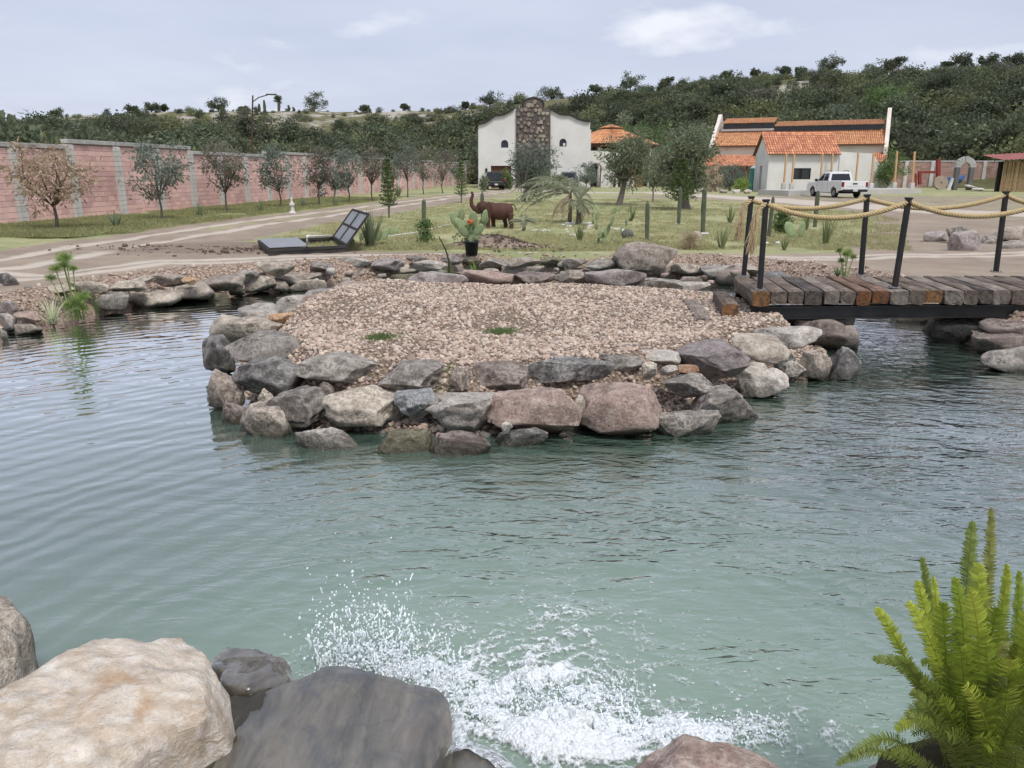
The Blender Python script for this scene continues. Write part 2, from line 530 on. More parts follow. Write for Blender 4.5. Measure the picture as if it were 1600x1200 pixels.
def attr(me, name, arr):
    a = me.attributes.new(name, 'FLOAT', 'POINT'); a.data.foreach_set('value', np.asarray(arr, np.float32).ravel())
strip = np.clip((dtr - 1.9) / 2.0 + .5, 0, 1) * ((X < (-9.3 + .11 * (Y - 28))) | (Y > 60))  # grass between the track and the wall
grass = np.maximum(np.clip(lawn / 1.2 + .5, 0, 1), strip * (sd > .8))
grass = np.maximum(grass, .70 * sstep(.3, 1.8, dtr - 1.6) * (X < -3) * (Y > 20) * (lawn < 0))
grass = np.maximum(grass, .43 * (X > 12) * sstep(1.4, 3.0, drd) * (Y > 30))
grass = np.maximum(grass, (np.abs(X) > 45) * .9)
grass = np.maximum(grass, .9 * (Y > 100))
grass = grass * sstep(1.2, 2.0, drd + .6 * fbm2(X * .3, Y * .3, 2, 4)) * sstep(.5, 1.1, dsd / 2.2)
mid = np.exp(-(dtr / .38) ** 2) * (Y > 25)
grass = np.maximum(grass * sstep(1.0, 1.9, dtr + .3 * fbm2(X * .8, Y * .8, 2, 14)), .55 * mid)
grass = grass * sstep(.9, 2.3, md)
attr(me, 'grass', grass)
attr(me, 'sand', np.maximum(np.maximum(rut, .9 * np.exp(-((np.abs(dbp) - .25) / .22) ** 2)), np.exp(-(drd / 2.4) ** 4)) * (1 - .5 * churn))
attr(me, 'gravel', sstep(1.05, .5, sd) * (X > -9.5))
attr(me, 'soil', np.maximum(np.exp(-md ** 2 * 1.1), churn * .85))
t = NT('ground')
v = t.pos()
def A(n): return t.n('ShaderNodeAttribute', attribute_name=n).outputs['Fac']
nb = t.noise(v, .9, 3, .6); nm_ = t.noise(v, 5, 4, .65); nf = t.noise(v, 38, 3, .7)
def thr(a, amt=.55, w=.12):
    s = t.math('ADD', A(a), t.math('MULTIPLY', t.math('SUBTRACT', nm_, .5), amt))
    s = t.math('ADD', s, t.math('MULTIPLY', t.math('SUBTRACT', nb, .5), amt))
    return t.ramp(s, [(.5 - w, 0.0), (.5 + w, 1.0)])
dirt = t.mix(t.ramp(nb, [(.35, 0.0), (.65, 1.0)]), (.29, .232, .180), (.385, .315, .245))
dirt = t.mix(t.math('MULTIPLY', t.ramp(nf, [(.42, 1.0), (.58, 0.0)]), .35), dirt, (.20, .155, .118))
sand = t.mix(nm_, (.56, .495, .42), (.48, .41, .335))
soil = t.mix(nm_, (.19, .145, .112), (.30, .235, .185))
gr1 = t.mix(t.ramp(t.noise(v, .35, 5, .6), [(.38, 0.0), (.62, 1.0)]), (.385, .375, .205), (.265, .295, .140))
gr2 = t.mix(t.math('MULTIPLY', t.ramp(t.noise(v, 1.6, 6, .7), [(.50, 0.0), (.68, 1.0)]), .7), gr1, (.56, .49, .31))
gr2 = t.mix(t.math('MULTIPLY', t.ramp(t.noise(v, 14, 4, .7), [(.38, 1.0), (.6, 0.0)]), .45), gr2, (.24, .235, .11))
vo = t.n('ShaderNodeTexVoronoi', {'Vector': v, 'Scale': 26.0})
grav = t.mix(t.ramp(vo.outputs['Color'], [(.2, 0.0), (.9, 1.0)]), (.30, .205, .155), (.52, .42, .34))
grav = t.mix(t.ramp(vo.outputs['Distance'], [(.35, 0.0), (.75, .75)]), grav, (.11, .08, .06))
col = t.mix(thr('sand', .5, .22), dirt, sand)
col = t.mix(thr('soil', .45, .15), col, soil)
col = t.mix(thr('gravel', .3, .1), col, grav)
col = t.mix(thr('grass', .7, .10), col, gr2)
hgt = t.math('ADD', t.math('MULTIPLY', nf, .5), nm_)
t.principled(col, .95, t.bump(hgt, .6, .04), Specular_IOR_Level=.15)
ground = link('ground', me, t.m); tag(ground, kind='structure')

# ---- pond water
t = NT('pond_water')
v = t.pos()
def mapped(sx, sy, rz):
    return t.n('ShaderNodeMapping', {'Vector': v, 'Scale': (sx, sy, 1), 'Rotation': (0, 0, rz)}).outputs[0]
big = t.noise(mapped(.55, 1.5, R(12)), 1.5, 2, .5, .4)
medw = t.noise(mapped(1.0, 2.5, R(-6)), 2.7, 3, .52, .5)
fine = t.noise(mapped(1.0, 2.1, R(8)), 9.0, 3, .55, .4)
# rings that spread from the foot of the cascade
cen = t.n('ShaderNodeVectorMath', {0: v, 1: (-.15, -2.75, 0)}, operation='ADD')
wv = t.n('ShaderNodeTexWave', {'Vector': cen, 'Scale': 1.35, 'Distortion': 7.0, 'Detail': 3, 'Detail Scale': .9}, wave_type='RINGS', rings_direction='SPHERICAL')
# calmer water on the sheltered left side
sx = t.n('ShaderNodeSeparateXYZ', {0: v})
calm = t.ramp(t.math('MULTIPLY_ADD', t.math('ADD', sx.outputs[0], t.math('MULTIPLY', t.noise(v, .35, 2), 2.5)), .1), [(.25, .05), (.62, 1.0)])
calm.inputs[0].links[0].from_node.inputs[2].default_value = .42
def ridge(n, pw):
    a = t.math('ABSOLUTE', t.math('SUBTRACT', t.math('MULTIPLY', n, 2.0), 1.0))
    return t.math('POWER', t.math('SUBTRACT', 1.0, a), pw)
crest = ridge(t.noise(mapped(1.0, 2.2, R(-14)), 2.3, 2, .5, .8), 3.0)
crest2 = ridge(t.noise(mapped(1.0, 2.0, R(10)), 5.2, 2, .5, .6), 3.0)
h = t.math('MULTIPLY', t.math('MULTIPLY', big, 1.0), t.math('ADD', t.math('MULTIPLY', calm, .55), .45))
chop = t.math('ADD', t.math('MULTIPLY', medw, .75), t.math('MULTIPLY', fine, .26))
chop = t.math('ADD', chop, t.math('MULTIPLY', crest, .36))
chop = t.math('ADD', chop, t.math('MULTIPLY', crest2, .16))
h = t.math('ADD', h, t.math('MULTIPLY', chop, t.math('MULTIPLY', calm, t.ramp(t.noise(mapped(.6, 1.1, R(20)), .55, 2), [(.36, .26), (.62, .80)]))))
h = t.math('ADD', h, t.math('MULTIPLY', wv.outputs['Fac'], .09))
bm_ = t.bump(h, 1.0, .034)
tint = t.mix(t.ramp(t.noise(v, .5, 3), [(.3, 0.0), (.7, 1.0)]), (.215, .305, .235), (.245, .335, .262))
dc = t.n('ShaderNodeVectorMath', {0: v, 1: (.2, 2.2, 0)}, operation='DISTANCE').outputs['Value']
milk = t.ramp(t.math('ADD', t.math('MULTIPLY', dc, .12), t.math('MULTIPLY', t.math('SUBTRACT', t.noise(v, .6, 3), .5), .25)), [(.15, 0.0), (.50, 1.0)])
tint = t.mix(milk, tint, (.080, .132, .100))           # milkier where the cascade stirs in air and silt
dif = t.n('ShaderNodeBsdfDiffuse', {'Color': tint})
tr = t.n('ShaderNodeBsdfTransparent', {'Color': (.78, .90, .80, 1)})
body = t.n('ShaderNodeMixShader', {0: .18, 1: dif, 2: tr})
gl = t.n('ShaderNodeBsdfGlossy', {'Color': (1, 1, 1, 1), 'Roughness': .03, 'Normal': bm_})
fr = t.math('MULTIPLY', t.n('ShaderNodeFresnel', {'IOR': 1.33, 'Normal': bm_}), 3.1, True)
ms = t.n('ShaderNodeMixShader', {0: fr, 1: body, 2: gl})
t.t.links.new(ms.outputs[0], t.out.inputs[0])
MB().add([(-15, .2, 0), (15, .2, 0), (15, 19, 0), (-15, 19, 0)], [(0, 1, 2, 3)]).build('pond_water', t.m).__setitem__('kind', 'structure')

# ---- hill behind
cx = [-2500, -600, 0, 100, 200, 400, 560, 750, 850, 950, 1100, 1300, 1500, 1600, 2200, 4000]
cy = [215, 205, 190, 187, 179, 179, 180, 168, 160, 146, 130, 114, 105, 104, 110, 130]
az = np.radians(np.linspace(-78, 78, 300))
rr = np.concatenate([np.linspace(60, 260, 130), np.linspace(270, 700, 25)])
AZ, RR = np.meshgrid(az, rr)
pxa = 800 + np.tan(AZ) * (FPX * CP + 430 * SP)
cyy = np.interp(pxa, cx, cy)
u = 600 - cyy
RC = np.interp(np.degrees(AZ), [-40, -10, 5, 40], [215, 235, 210, 200])
hc = RC * np.cos(AZ) * (u * CP - FPX * SP) / (FPX * CP + u * SP) + EYE
foot = np.interp(np.degrees(AZ), [-60, -35, -3, 4, 34, 60], [60, 80, 128, 118, 92, 70])
tt = np.clip((RR - foot) / (RC - foot), 0, None)
hz = G - .6 + (hc - G + .6) * np.where(tt < 1, sstep(0, 1, tt) * .55 + .45 * tt, 1 - .04 * (tt - 1))
HX, HY = RR * np.sin(AZ), RR * np.cos(AZ)
hz = hz + (1.3 * fbm2(HX * .035, HY * .035, 4, 31) * sstep(0, .3, tt) * sstep(1.15, .9, tt))
hz = np.where(tt <= 0, G - .8, hz)
hv = np.stack([HX.ravel(), HY.ravel(), hz.ravel()], 1)
n2, n1 = HX.shape
ii = np.arange(n1 * n2).reshape(n2, n1)
hq = np.stack([ii[:-1, :-1].ravel(), ii[:-1, 1:].ravel(), ii[1:, 1:].ravel(), ii[1:, :-1].ravel()], 1)
t = NT('hill')
v = t.pos()
col = t.mix(t.ramp(t.noise(v, .06, 6, .65), [(.36, 0.0), (.64, 1.0)]), (.135, .135, .062), (.185, .165, .095))
col = t.mix(t.ramp(t.noise(v, .7, 6, .7), [(.5, 0.0), (.66, .8)]), col, (.085, .095, .045))
sv = t.n('ShaderNodeSeparateXYZ', {0: v})
rk = t.math('MULTIPLY', t.ramp(t.noise(v, .055, 5, .68, .5), [(.49, 0.0), (.55, 1.0)]), t.ramp(t.math('MULTIPLY', sv.outputs[2], .05), [(.10, 0.0), (.45, 1.0)]))
col = t.mix(rk, col, t.mix(t.noise(v, .9, 5, .7), (.30, .265, .22), (.56, .52, .45)))
t.principled(col, .95, t.bump(t.noise(v, .8, 8, .7), .9, .6), Specular_IOR_Level=.1)
tag(link('hill', np_mesh('hill', hv, [hq], True), t.m), kind='structure')
HILL = dict(az=az, hz=hz, rr=rr, n1=n1, n2=n2)
def hill_z(x, y):
    H = HILL; h_ = H['hz']
    a = math.atan2(x, y); r = math.hypot(x, y)
    j = np.clip((a - H['az'][0]) / (H['az'][1] - H['az'][0]), 0, H['n1'] - 1.001); k = np.clip(np.interp(r, H['rr'], np.arange(len(H['rr']))), 0, H['n2'] - 1.001)
    j0, k0 = int(j), int(k); fj, fk = j - j0, k - k0
    return float((h_[k0, j0] * (1 - fj) + h_[k0, j0 + 1] * fj) * (1 - fk) + (h_[k0 + 1, j0] * (1 - fj) + h_[k0 + 1, j0 + 1] * fj) * fk)

# ---- scattering with geometry nodes (only for what cannot be counted)
def scatter(name, pts, scale, rz, protos, label, cat, tilt=None, mat=None):
    src = bpy.data.collections.new(name + '_source')
    for i, m in enumerate(protos):
        src.objects.link(bpy.data.objects.new('%s_piece_%02d' % (name, i), m))
    n = len(pts)
    me = np_mesh(name, pts, [])
    attr(me, 'sc', scale); attr(me, 'rz', rz)
    attr(me, 'tx', tilt[0] if tilt else np.zeros(n)); attr(me, 'ty', tilt[1] if tilt else np.zeros(n))
    a = me.attributes.new('ix', 'INT', 'POINT'); a.data.foreach_set('value', RNG.integers(0, len(protos), n).astype(np.int32))
    o = link(name, me)
    ng = bpy.data.node_groups.new(name, 'GeometryNodeTree')
    ng.interface.new_socket('Geometry', in_out='INPUT', socket_type='NodeSocketGeometry')
    ng.interface.new_socket('Geometry', in_out='OUTPUT', socket_type='NodeSocketGeometry')
    N = ng.nodes.new; L = ng.links.new
    gi, go = N('NodeGroupInput'), N('NodeGroupOutput')
    ci = N('GeometryNodeCollectionInfo'); ci.inputs[0].default_value = src
    ci.inputs['Separate Children'].default_value = True; ci.inputs['Reset Children'].default_value = True
    ip = N('GeometryNodeInstanceOnPoints'); ip.inputs['Pick Instance'].default_value = True
    def na(nm, dt='FLOAT'):
        q = N('GeometryNodeInputNamedAttribute'); q.data_type = dt; q.inputs[0].default_value = nm; return q.outputs[0]
    cx_ = N('ShaderNodeCombineXYZ'); L(na('tx'), cx_.inputs[0]); L(na('ty'), cx_.inputs[1]); L(na('rz'), cx_.inputs[2])
    L(gi.outputs[0], ip.inputs['Points']); L(ci.outputs[0], ip.inputs['Instance'])
    L(na('ix', 'INT'), ip.inputs['Instance Index']); L(cx_.outputs[0], ip.inputs['Rotation']); L(na('sc'), ip.inputs['Scale'])
    L(ip.outputs[0], go.inputs[0])
    o.modifiers.new('scatter', 'NODES').node_group = ng
    tag(o, label, cat, kind='stuff')
    return o

# ================================================================== ISLAND
ISLE = smooth_poly([P2(330, 595, 0), P2(345, 645, 0), P2(385, 672, 0), P2(470, 688, 0), P2(570, 690, 0), P2(665, 700, 0), P2(770, 698, 0), P2(860, 686, 0), P2(1000, 678, 0), P2(1100, 668, 0), P2(1175, 645, 0), P2(1225, 610, 0), P2(1300, 590, 0), P2(1345, 570, 0), (4.6, 10.6), (4.3, 12.0), (3.3, 13.0), (1.4, 13.6), (-.6, 13.9), (-2.0, 14.5), (-2.9, 14.4), P2(470, 482, 0), P2(380, 520, 0), P2(335, 560, 0)])
def isle_z(x, y):
    s = -poly_sd(x, y, ISLE)
    z = -.55 + .60 * sstep(-.1, .40, s) + .44 * sstep(.46, 1.02, s)
    return z + .035 * fbm2(np.asarray(x) * 1.1, np.asarray(y) * 1.1, 3, 12) * sstep(.3, .8, s)
ix = np.arange(-4.9, 5.4, .09); iy = np.arange(5.4, 15.4, .09)
IX, IY = np.meshgrid(ix, iy)
IZ = isle_z(IX, IY)
k2, k1 = IX.shape
jj = np.arange(k1 * k2).reshape(k2, k1)
iq = np.stack([jj[:-1, :-1].ravel(), jj[:-1, 1:].ravel(), jj[1:, 1:].ravel(), jj[1:, :-1].ravel()], 1)
keep = (IZ.ravel()[iq].max(1) > -.5)
t = NT('island_gravel_bed')
v = t.pos()
vo = t.n('ShaderNodeTexVoronoi', {'Vector': v, 'Scale': 30.0})
c = t.mix(vo.outputs['Color'], (.40, .31, .24), (.22, .165, .125))
c = t.mix(t.ramp(vo.outputs['Distance'], [(.3, 0.0), (.7, .8)]), c, (.10, .075, .055))
c = t.mix(t.ramp(t.noise(v, 1.2, 4), [(.66, 0.0), (.72, .5)]), c, (.13, .13, .06))
t.principled(c, .95, t.bump(vo.outputs['Distance'], .6, .03), Specular_IOR_Level=.15)
isle = link('island', np_mesh('island', np.stack([IX.ravel(), IY.ravel(), IZ.ravel()], 1), [iq[keep]], True), t.m)
tag(isle, kind='structure')

# pebbles
def pebble_mat(name, stops):
    t = NT(name)
    oi = t.n('ShaderNodeObjectInfo')
    c = t.ramp(oi.outputs['Random'], stops)
    c = t.mix(t.ramp(t.noise(t.obj(), 1.5, 4), [(.35, 0.0), (.7, .45)]), c, (.24, .18, .14))
    t.principled(c, .8, Specular_IOR_Level=.3)
    return t.m
PEB = pebble_mat('river_pebble', [(0.0, (.26, .18, .13)), (.18, (.46, .34, .27)), (.40, (.54, .42, .34)), (.60, (.59, .47, .37)), (.80, (.70, .61, .50)), (.90, (.40, .33, .28)), (1.0, (.17, .15, .14))])
def pebble_protos(n, seed):
    r = []
    for i in range(n):
        rv, rf = rock_verts((1.0, .8, .58), seed + i, 2, 4, .5, .65, .95)
        m = np_mesh('pebble', rv, [rf], True); m.materials.append(PEB); r.append(m)
    return r
PEBM = pebble_protos(5, 900)
N = 105000
qx = RNG.uniform(-4.2, 4.7, N); qy = RNG.uniform(5.9, 14.6, N)
qs = -poly_sd(qx, qy, ISLE)
ok = (qs > .06) & (RNG.uniform(size=N) < np.where(qy < 9, 1.0, .62) * np.clip(.95 + .9 * fbm2(qx * .9, qy * .9, 3, 64), .28, 1))
qx, qy = qx[ok], qy[ok]
qz = isle_z(qx, qy) + .006
m = len(qx)
scatter('gravel', np.stack([qx, qy, qz], 1), RNG.gamma(4, .0076, m).clip(.012, .10), RNG.uniform(0, 6.28, m), PEBM, 'loose tan and pink river gravel covering the island', 'gravel', (RNG.normal(0, .4, m), RNG.normal(0, .4, m)))
N = 26000
qx = RNG.uniform(-10, 7.5, N); qy = RNG.uniform(9.5, 19, N)
qs = poly_sd(qx, qy, POND)
ok = (qs > .22) & (qs < .4 + .65 * RNG.uniform(size=N) ** 2)
qx, qy = qx[ok], qy[ok]; m = len(qx)
qz = -.62 + (G + .62) * sstep(-.35, .65, qs[ok]) + .035 * fbm2(qx * .7, qy * .7, 3, 3)
scatter('bank_gravel', np.stack([qx, qy, qz + .012], 1), RNG.gamma(4, .011, m).clip(.016, .12), RNG.uniform(0, 6.28, m), PEBM, 'pinkish gravel strip along the far pond bank', 'gravel', (RNG.normal(0, .4, m), RNG.normal(0, .4, m)))

# ---- boulders
RM = {
 'grey': rock_mat('grey_boulder', (.255, .222, .190), (.135, .117, .102), (.46, .42, .37)),
 'dark': rock_mat('dark_slate_boulder', (.135, .124, .114), (.070, .066, .062), (.34, .32, .30), vein=.35),
 'tan': rock_mat('tan_boulder', (.375, .315, .255), (.225, .185, .150), (.55, .48, .40)),
 'pink': rock_mat('pink_boulder', (.375, .255, .210), (.215, .155, .133), (.48, .38, .32), vein=.3),
 'brown': rock_mat('brown_boulder', (.235, .182, .150), (.125, .098, .085), (.40, .34, .29)),
 'light': rock_mat('pale_boulder', (.46, .41, .35), (.28, .24, .205), (.60, .55, .49)),
 'purple': rock_mat('purple_boulder', (.345, .290, .272), (.225, .188, .178), (.47, .42, .39), vein=.25),
 'orange': rock_mat('orange_boulder', (.44, .25, .14), (.30, .16, .09), (.55, .40, .27), vein=.2),
 'moss': rock_mat('mossy_boulder', (.16, .135, .085), (.075, .068, .040), (.28, .25, .18), vein=.25),
 'blue': rock_mat('blue_grey_boulder', (.205, .208, .203), (.125, .128, .126), (.36, .36, .35)),
}
_seed = [100]
def bb(parent, x0, y0, x1, y1, zb, tone, label=None, name='boulder', sub=4, dep=.78, cuts=11, cat=None, group=None, seed=None):
    """boulder whose outline fills a box in the photograph, standing at level zb"""
    _seed[0] += 1
    zf_ = max(zb, 0.0)                                   # what the water hides is below the visible foot
    p = P((x0 + x1) / 2, y1, zf_)
    s = mpp(p)
    w = (x1 - x0) * s * 1.12; hm = (y1 - y0) * s * 1.06
    el = math.atan2(EYE - p.z, p.y)
    d = min(dep * w, .85)
    h = (hm - d * .55 * math.sin(el)) / math.cos(el)
    if h < .30 * w:
        h = .30 * w; d = max(.35 * w, (hm - h * math.cos(el) * .9) / (.55 * math.sin(el) + .05)); d = min(d, 1.1 * w)
    h += zf_ - zb
    c = Vector((p.x, p.y + d * .44, zb + h * .5))
    return ROCK(name, c, (w, d, h), seed or _seed[0], RM[tone], parent, sub, cuts, label=label, cat=cat, group=group)

edge = thing('stone_edging', 'dry-stacked boulders ringing the gravel island in the pond', 'stone edging', (0, 6.4, 0))
for q in [
 (372, 630, 447, 684, -.10, 'tan'), (414, 604, 506, 672, .03, 'grey'), (461, 672, 553, 702, -.16, 'grey'), (511, 605, 630, 682, .0, 'tan'),
 (586, 668, 668, 710, -.20, 'moss'), (661, 612, 786, 688, .0, 'light'), (664, 685, 762, 711, -.2, 'brown'), (617, 611, 676, 664, .10, 'blue'),
 (766, 601, 901, 692, -.08, 'pink'), (902, 596, 1036, 690, -.08, 'pink'), (1018, 644, 1126, 684, -.14, 'grey'), (1088, 604, 1196, 668, -.08, 'grey'),
 (768, 668, 852, 698, -.14, 'dark'), (1040, 583, 1116, 630, .18, 'grey'), (1153, 566, 1231, 624, -.05, 'light'),
 (1066, 535, 1168, 602, .22, 'purple'), (1153, 522, 1235, 570, .28, 'tan'), (1197, 507, 1281, 552, .28, 'light'), (1250, 498, 1327, 552, .0, 'brown'),
 (1256, 546, 1306, 598, -.05, 'tan'), (1225, 563, 1263, 594, .02, 'light'), (1298, 543, 1347, 594, -.14, 'dark'), (1212, 548, 1242, 592, .02, 'dark'),
 (465, 547, 597, 610, .27, 'grey'), (592, 567, 691, 628, .22, 'grey'), (729, 567, 823, 620, .25, 'brown'), (824, 561, 956, 606, .28, 'dark'),
 (925, 552, 1004, 594, .30, 'grey'), (1002, 549, 1066, 580, .35, 'light'), (704, 574, 734, 612, .33, 'tan'), (1004, 566, 1027, 597, .36, 'tan'),
 (1034, 571, 1059, 590, .38, 'light'), (1062, 569, 1093, 587, .38, 'orange'), (895, 618, 914, 652, .2, 'tan'),
 (354, 552, 466, 640, .05, 'dark'), (349, 520, 456, 578, .25, 'grey'), (314, 527, 357, 590, .0, 'dark'), (349, 497, 433, 529, .27, 'tan'),
 (417, 488, 453, 507, .42, 'orange'), (322, 578, 374, 646, -.1, 'brown'), (342, 628, 382, 664, -.14, 'brown'), (403, 608, 428, 642, .1, 'tan'),
 (500, 598, 520, 625, .2, 'brown'), (790, 640, 820, 672, .1, 'tan'), (783, 660, 800, 680, .12, 'light'), (640, 560, 700, 580, .4, 'tan'),
 (468, 470, 532, 484, .30, 'pink'), (547, 453, 579, 467, .32, 'orange'), (577, 444, 627, 461, .30, 'tan'), (640, 433, 727, 455, .35, 'purple'),
 (722, 431, 802, 450, .38, 'pink'), (752, 421, 782, 442, .42, 'tan'), (806, 427, 867, 452, .38, 'brown'), (862, 428, 920, 446, .4, 'grey'),
 (880, 422, 918, 446, .42, 'tan'), (918, 423, 1007, 452, .38, 'purple'), (1003, 435, 1062, 455, .34, 'grey'), (1060, 442, 1110, 458, .36, 'light')]:
    bb(edge, *q, sub=5 if q[3] > 590 else 4)
# second look-behind row so the ring closes where the camera cannot see well
for (x, y) in [(4.35, 10.2), (4.5, 10.9), (4.3, 11.6), (3.9, 12.3), (-3.55, 12.6), (-3.3, 13.4), (-3.0, 14.1), (-3.85, 11.6), (-3.95, 10.8), (-2.3, 14.4), (.2, 13.8), (-.6, 13.9), (1.0, 13.7), (1.9, 13.4), (2.7, 13.15)]:
    ROCK('boulder', (x, y, .1), (.7, .6, .5), int(x * 77 + y * 13 + 400), RM[random.choice(['grey', 'tan', 'brown', 'pink'])], edge, 3)
# cobbles caught between the boulders
cobs = []
for k in range(70):
    a = random.random(); px = random.choice([random.uniform(470, 1120), random.uniform(540, 1060)]); py = random.uniform(585, 672)
    cobs.append((px, py))
for (px, py) in cobs:
    r_ = random.uniform(.035, .075)
    p = P(px, py, np.interp(py, [585, 680], [.44, .08]))
    z = float(isle_z(np.array([p.x]), np.array([p.y]))[0])
    ROCK('cobble', (p.x, p.y, z + r_ * .4), (r_ * 2.1, r_ * 1.7, r_ * 1.5), random.randint(1, 9999), RM[random.choice(['tan', 'light', 'light', 'pink', 'orange'])], edge, 2, 4, .5)

bank = thing('bank_stone_wall', 'low dry-stacked boulder wall lining the far pond bank', 'stone wall', (0, 16.8, 0))
# explicit stones read off the photograph, lower then upper course
for q in [
 (0, 470, 22, 492, .25, 'purple'), (0, 490, 22, 522, .0, 'purple'), (18, 488, 52, 508, .15, 'pink'), (20, 503, 55, 524, -.05, 'brown'), (0, 515, 10, 534, -.05, 'grey'),
 (56, 448, 112, 466, .32, 'tan'), (106, 444, 166, 460, .34, 'grey'), (66, 464, 118, 490, .05, 'moss'), (150, 457, 194, 490, .02, 'grey'), (164, 438, 216, 460, .3, 'grey'),
 (192, 452, 266, 482, -.02, 'tan'), (205, 432, 236, 449, .34, 'tan'), (234, 427, 282, 450, .28, 'brown'), (256, 442, 326, 474, -.02, 'grey'), (284, 433, 304, 446, .36, 'orange'),
 (304, 428, 373, 458, .12, 'tan'), (303, 445, 330, 462, -.02, 'tan'), (318, 462, 354, 470, -.12, 'moss'), (368, 430, 426, 460, .0, 'grey'), (354, 450, 378, 464, .0, 'brown'),
 (372, 422, 400, 434, .34, 'dark'), (400, 408, 455, 436, .28, 'brown'), (422, 428, 472, 446, .08, 'grey'), (424, 440, 448, 458, -.02, 'tan'), (452, 439, 506, 456, -.05, 'grey'), (480, 410, 516, 424, .32, 'dark'),
 (495, 416, 566, 442, .02, 'tan'), (470, 426, 500, 442, .1, 'tan'), (474, 432, 516, 446, -.04, 'dark'), (522, 401, 576, 420, .3, 'light'), (566, 420, 607, 440, .0, 'light'), (580, 403, 630, 424, .25, 'purple'),
 (603, 432, 658, 447, -.06, 'moss'), (614, 414, 660, 434, .1, 'brown'), (642, 407, 696, 426, .22, 'light'), (630, 402, 666, 412, .34, 'grey'), (660, 421, 690, 438, .02, 'dark'), (690, 400, 720, 416, .32, 'dark'), (686, 414, 730, 436, .02, 'grey'),
 (722, 402, 752, 416, .3, 'moss'), (750, 404, 798, 426, .18, 'blue'), (742, 422, 790, 440, .0, 'brown'), (796, 404, 848, 420, .28, 'grey'), (786, 419, 848, 436, .05, 'brown'),
 (845, 402, 884, 416, .3, 'moss'), (846, 414, 892, 430, .08, 'tan'), (882, 404, 918, 424, .22, 'brown'), (884, 420, 925, 440, .0, 'grey'), (916, 406, 970, 426, .22, 'dark'), (930, 424, 972, 440, .0, 'brown'),
 (964, 408, 1012, 430, .12, 'brown'), (1010, 404, 1057, 438, .0, 'tan'), (1055, 412, 1104, 432, .14, 'brown'), (1100, 414, 1154, 440, .08, 'dark'), (1150, 412, 1190, 432, .18, 'grey'),
 (1215, 422, 1262, 440, .1, 'dark'), (1252, 418, 1284, 436, .16, 'tan'), (1286, 424, 1316, 440, .1, 'brown'), (1040, 440, 1066, 448, -.05, 'tan'), (1062, 436, 1100, 446, -.05, 'brown')]:
    bb(bank, *q[:5], {'dark': 'grey', 'brown': 'tan', 'blue': 'grey', 'grey': 'tan' if q[0] % 3 else 'grey'}.get(q[5], q[5]))
for k in range(90):
    px = random.uniform(60, 1250); py = np.interp(px, [0, 330, 560, 800, 1250], [480, 440, 424, 420, 424]) + random.uniform(-10, 12)
    r_ = random.uniform(.05, .11)
    p = P(px, py, .2)
    ROCK('cobble', (p.x, p.y + .02, .18 + random.uniform(-.1, .2)), (r_ * 2.1, r_ * 1.7, r_ * 1.5), random.randint(1, 9999), RM[random.choice(['tan', 'light', 'grey', 'pink', 'brown'])], bank, 2, 4, .5)

rb = thing('bridgehead_stone_bank', 'boulders shoring the bank under the right end of the bridge', 'stone bank', (6.4, 10, 0))
for q in [(1484, 496, 1582, 540, -.05, 'grey'), (1545, 498, 1625, 530, .2, 'brown'), (1534, 518, 1640, 558, -.05, 'brown'), (1548, 552, 1660, 582, -.12, 'grey'), (1600, 480, 1680, 520, .2, 'tan')]:
    bb(rb, *q)
for (x, y, z, s) in [(7.2, 8.9, .05, .9), (8.1, 8.4, .05, .8), (9.2, 7.6, .1, .9), (9.8, 6.4, .1, .8), (6.5, 11.2, .1, .7), (6.5, 12.2, .1, .8), (6.4, 13.3, .1, .8), (6.0, 14.6, .1, .8), (5.3, 15.6, .1, .7), (4.6, 16.2, .1, .7)]:
    ROCK('boulder', (x, y, z), (s, s * .8, s * .7), int(x * 91 + y * 7), RM[random.choice(['grey', 'tan', 'brown', 'dark'])], rb, 3)

# loose boulders on the garden ground
for q, lab in [
 ((1445, 362, 1482, 383, .42, 'purple'), 'flat low boulder left of the rock heap beyond the bridge'),
 ((1481, 355, 1522, 386, .42, 'grey'), 'upright grey boulder at the back of the heap beyond the bridge'),
 ((1490, 362, 1536, 399, .40, 'purple'), 'smooth mauve boulder in front of the heap beyond the bridge'),
 ((1537, 368, 1562, 386, .42, 'grey'), 'small grey boulder between the two rock heaps beyond the bridge'),
 ((1562, 354, 1612, 382, .42, 'tan'), 'tan boulder behind the last far bridge post'),
 ((1568, 376, 1612, 394, .42, 'grey'), 'flat grey boulder at the right picture edge beyond the bridge'),
 ((0, 427, 25, 451, .44, 'dark'), 'dark boulder lying on the dirt at the left picture edge'),
 ((1084, 362, 1096, 379, .47, 'light'), 'small white rock beside the dark brush on the lawn')]:
    bb(None, *q, label=lab, cat='boulder', dep=.5)

_p = P(1010, 409, .46)
ROCK('boulder', (_p.x, _p.y + .28, .56), (1.40, .75, .60), 4333, RM['tan'], None, 5, 14, 1.1, label='big pale angular boulder set on top of the far bank wall', cat='boulder')

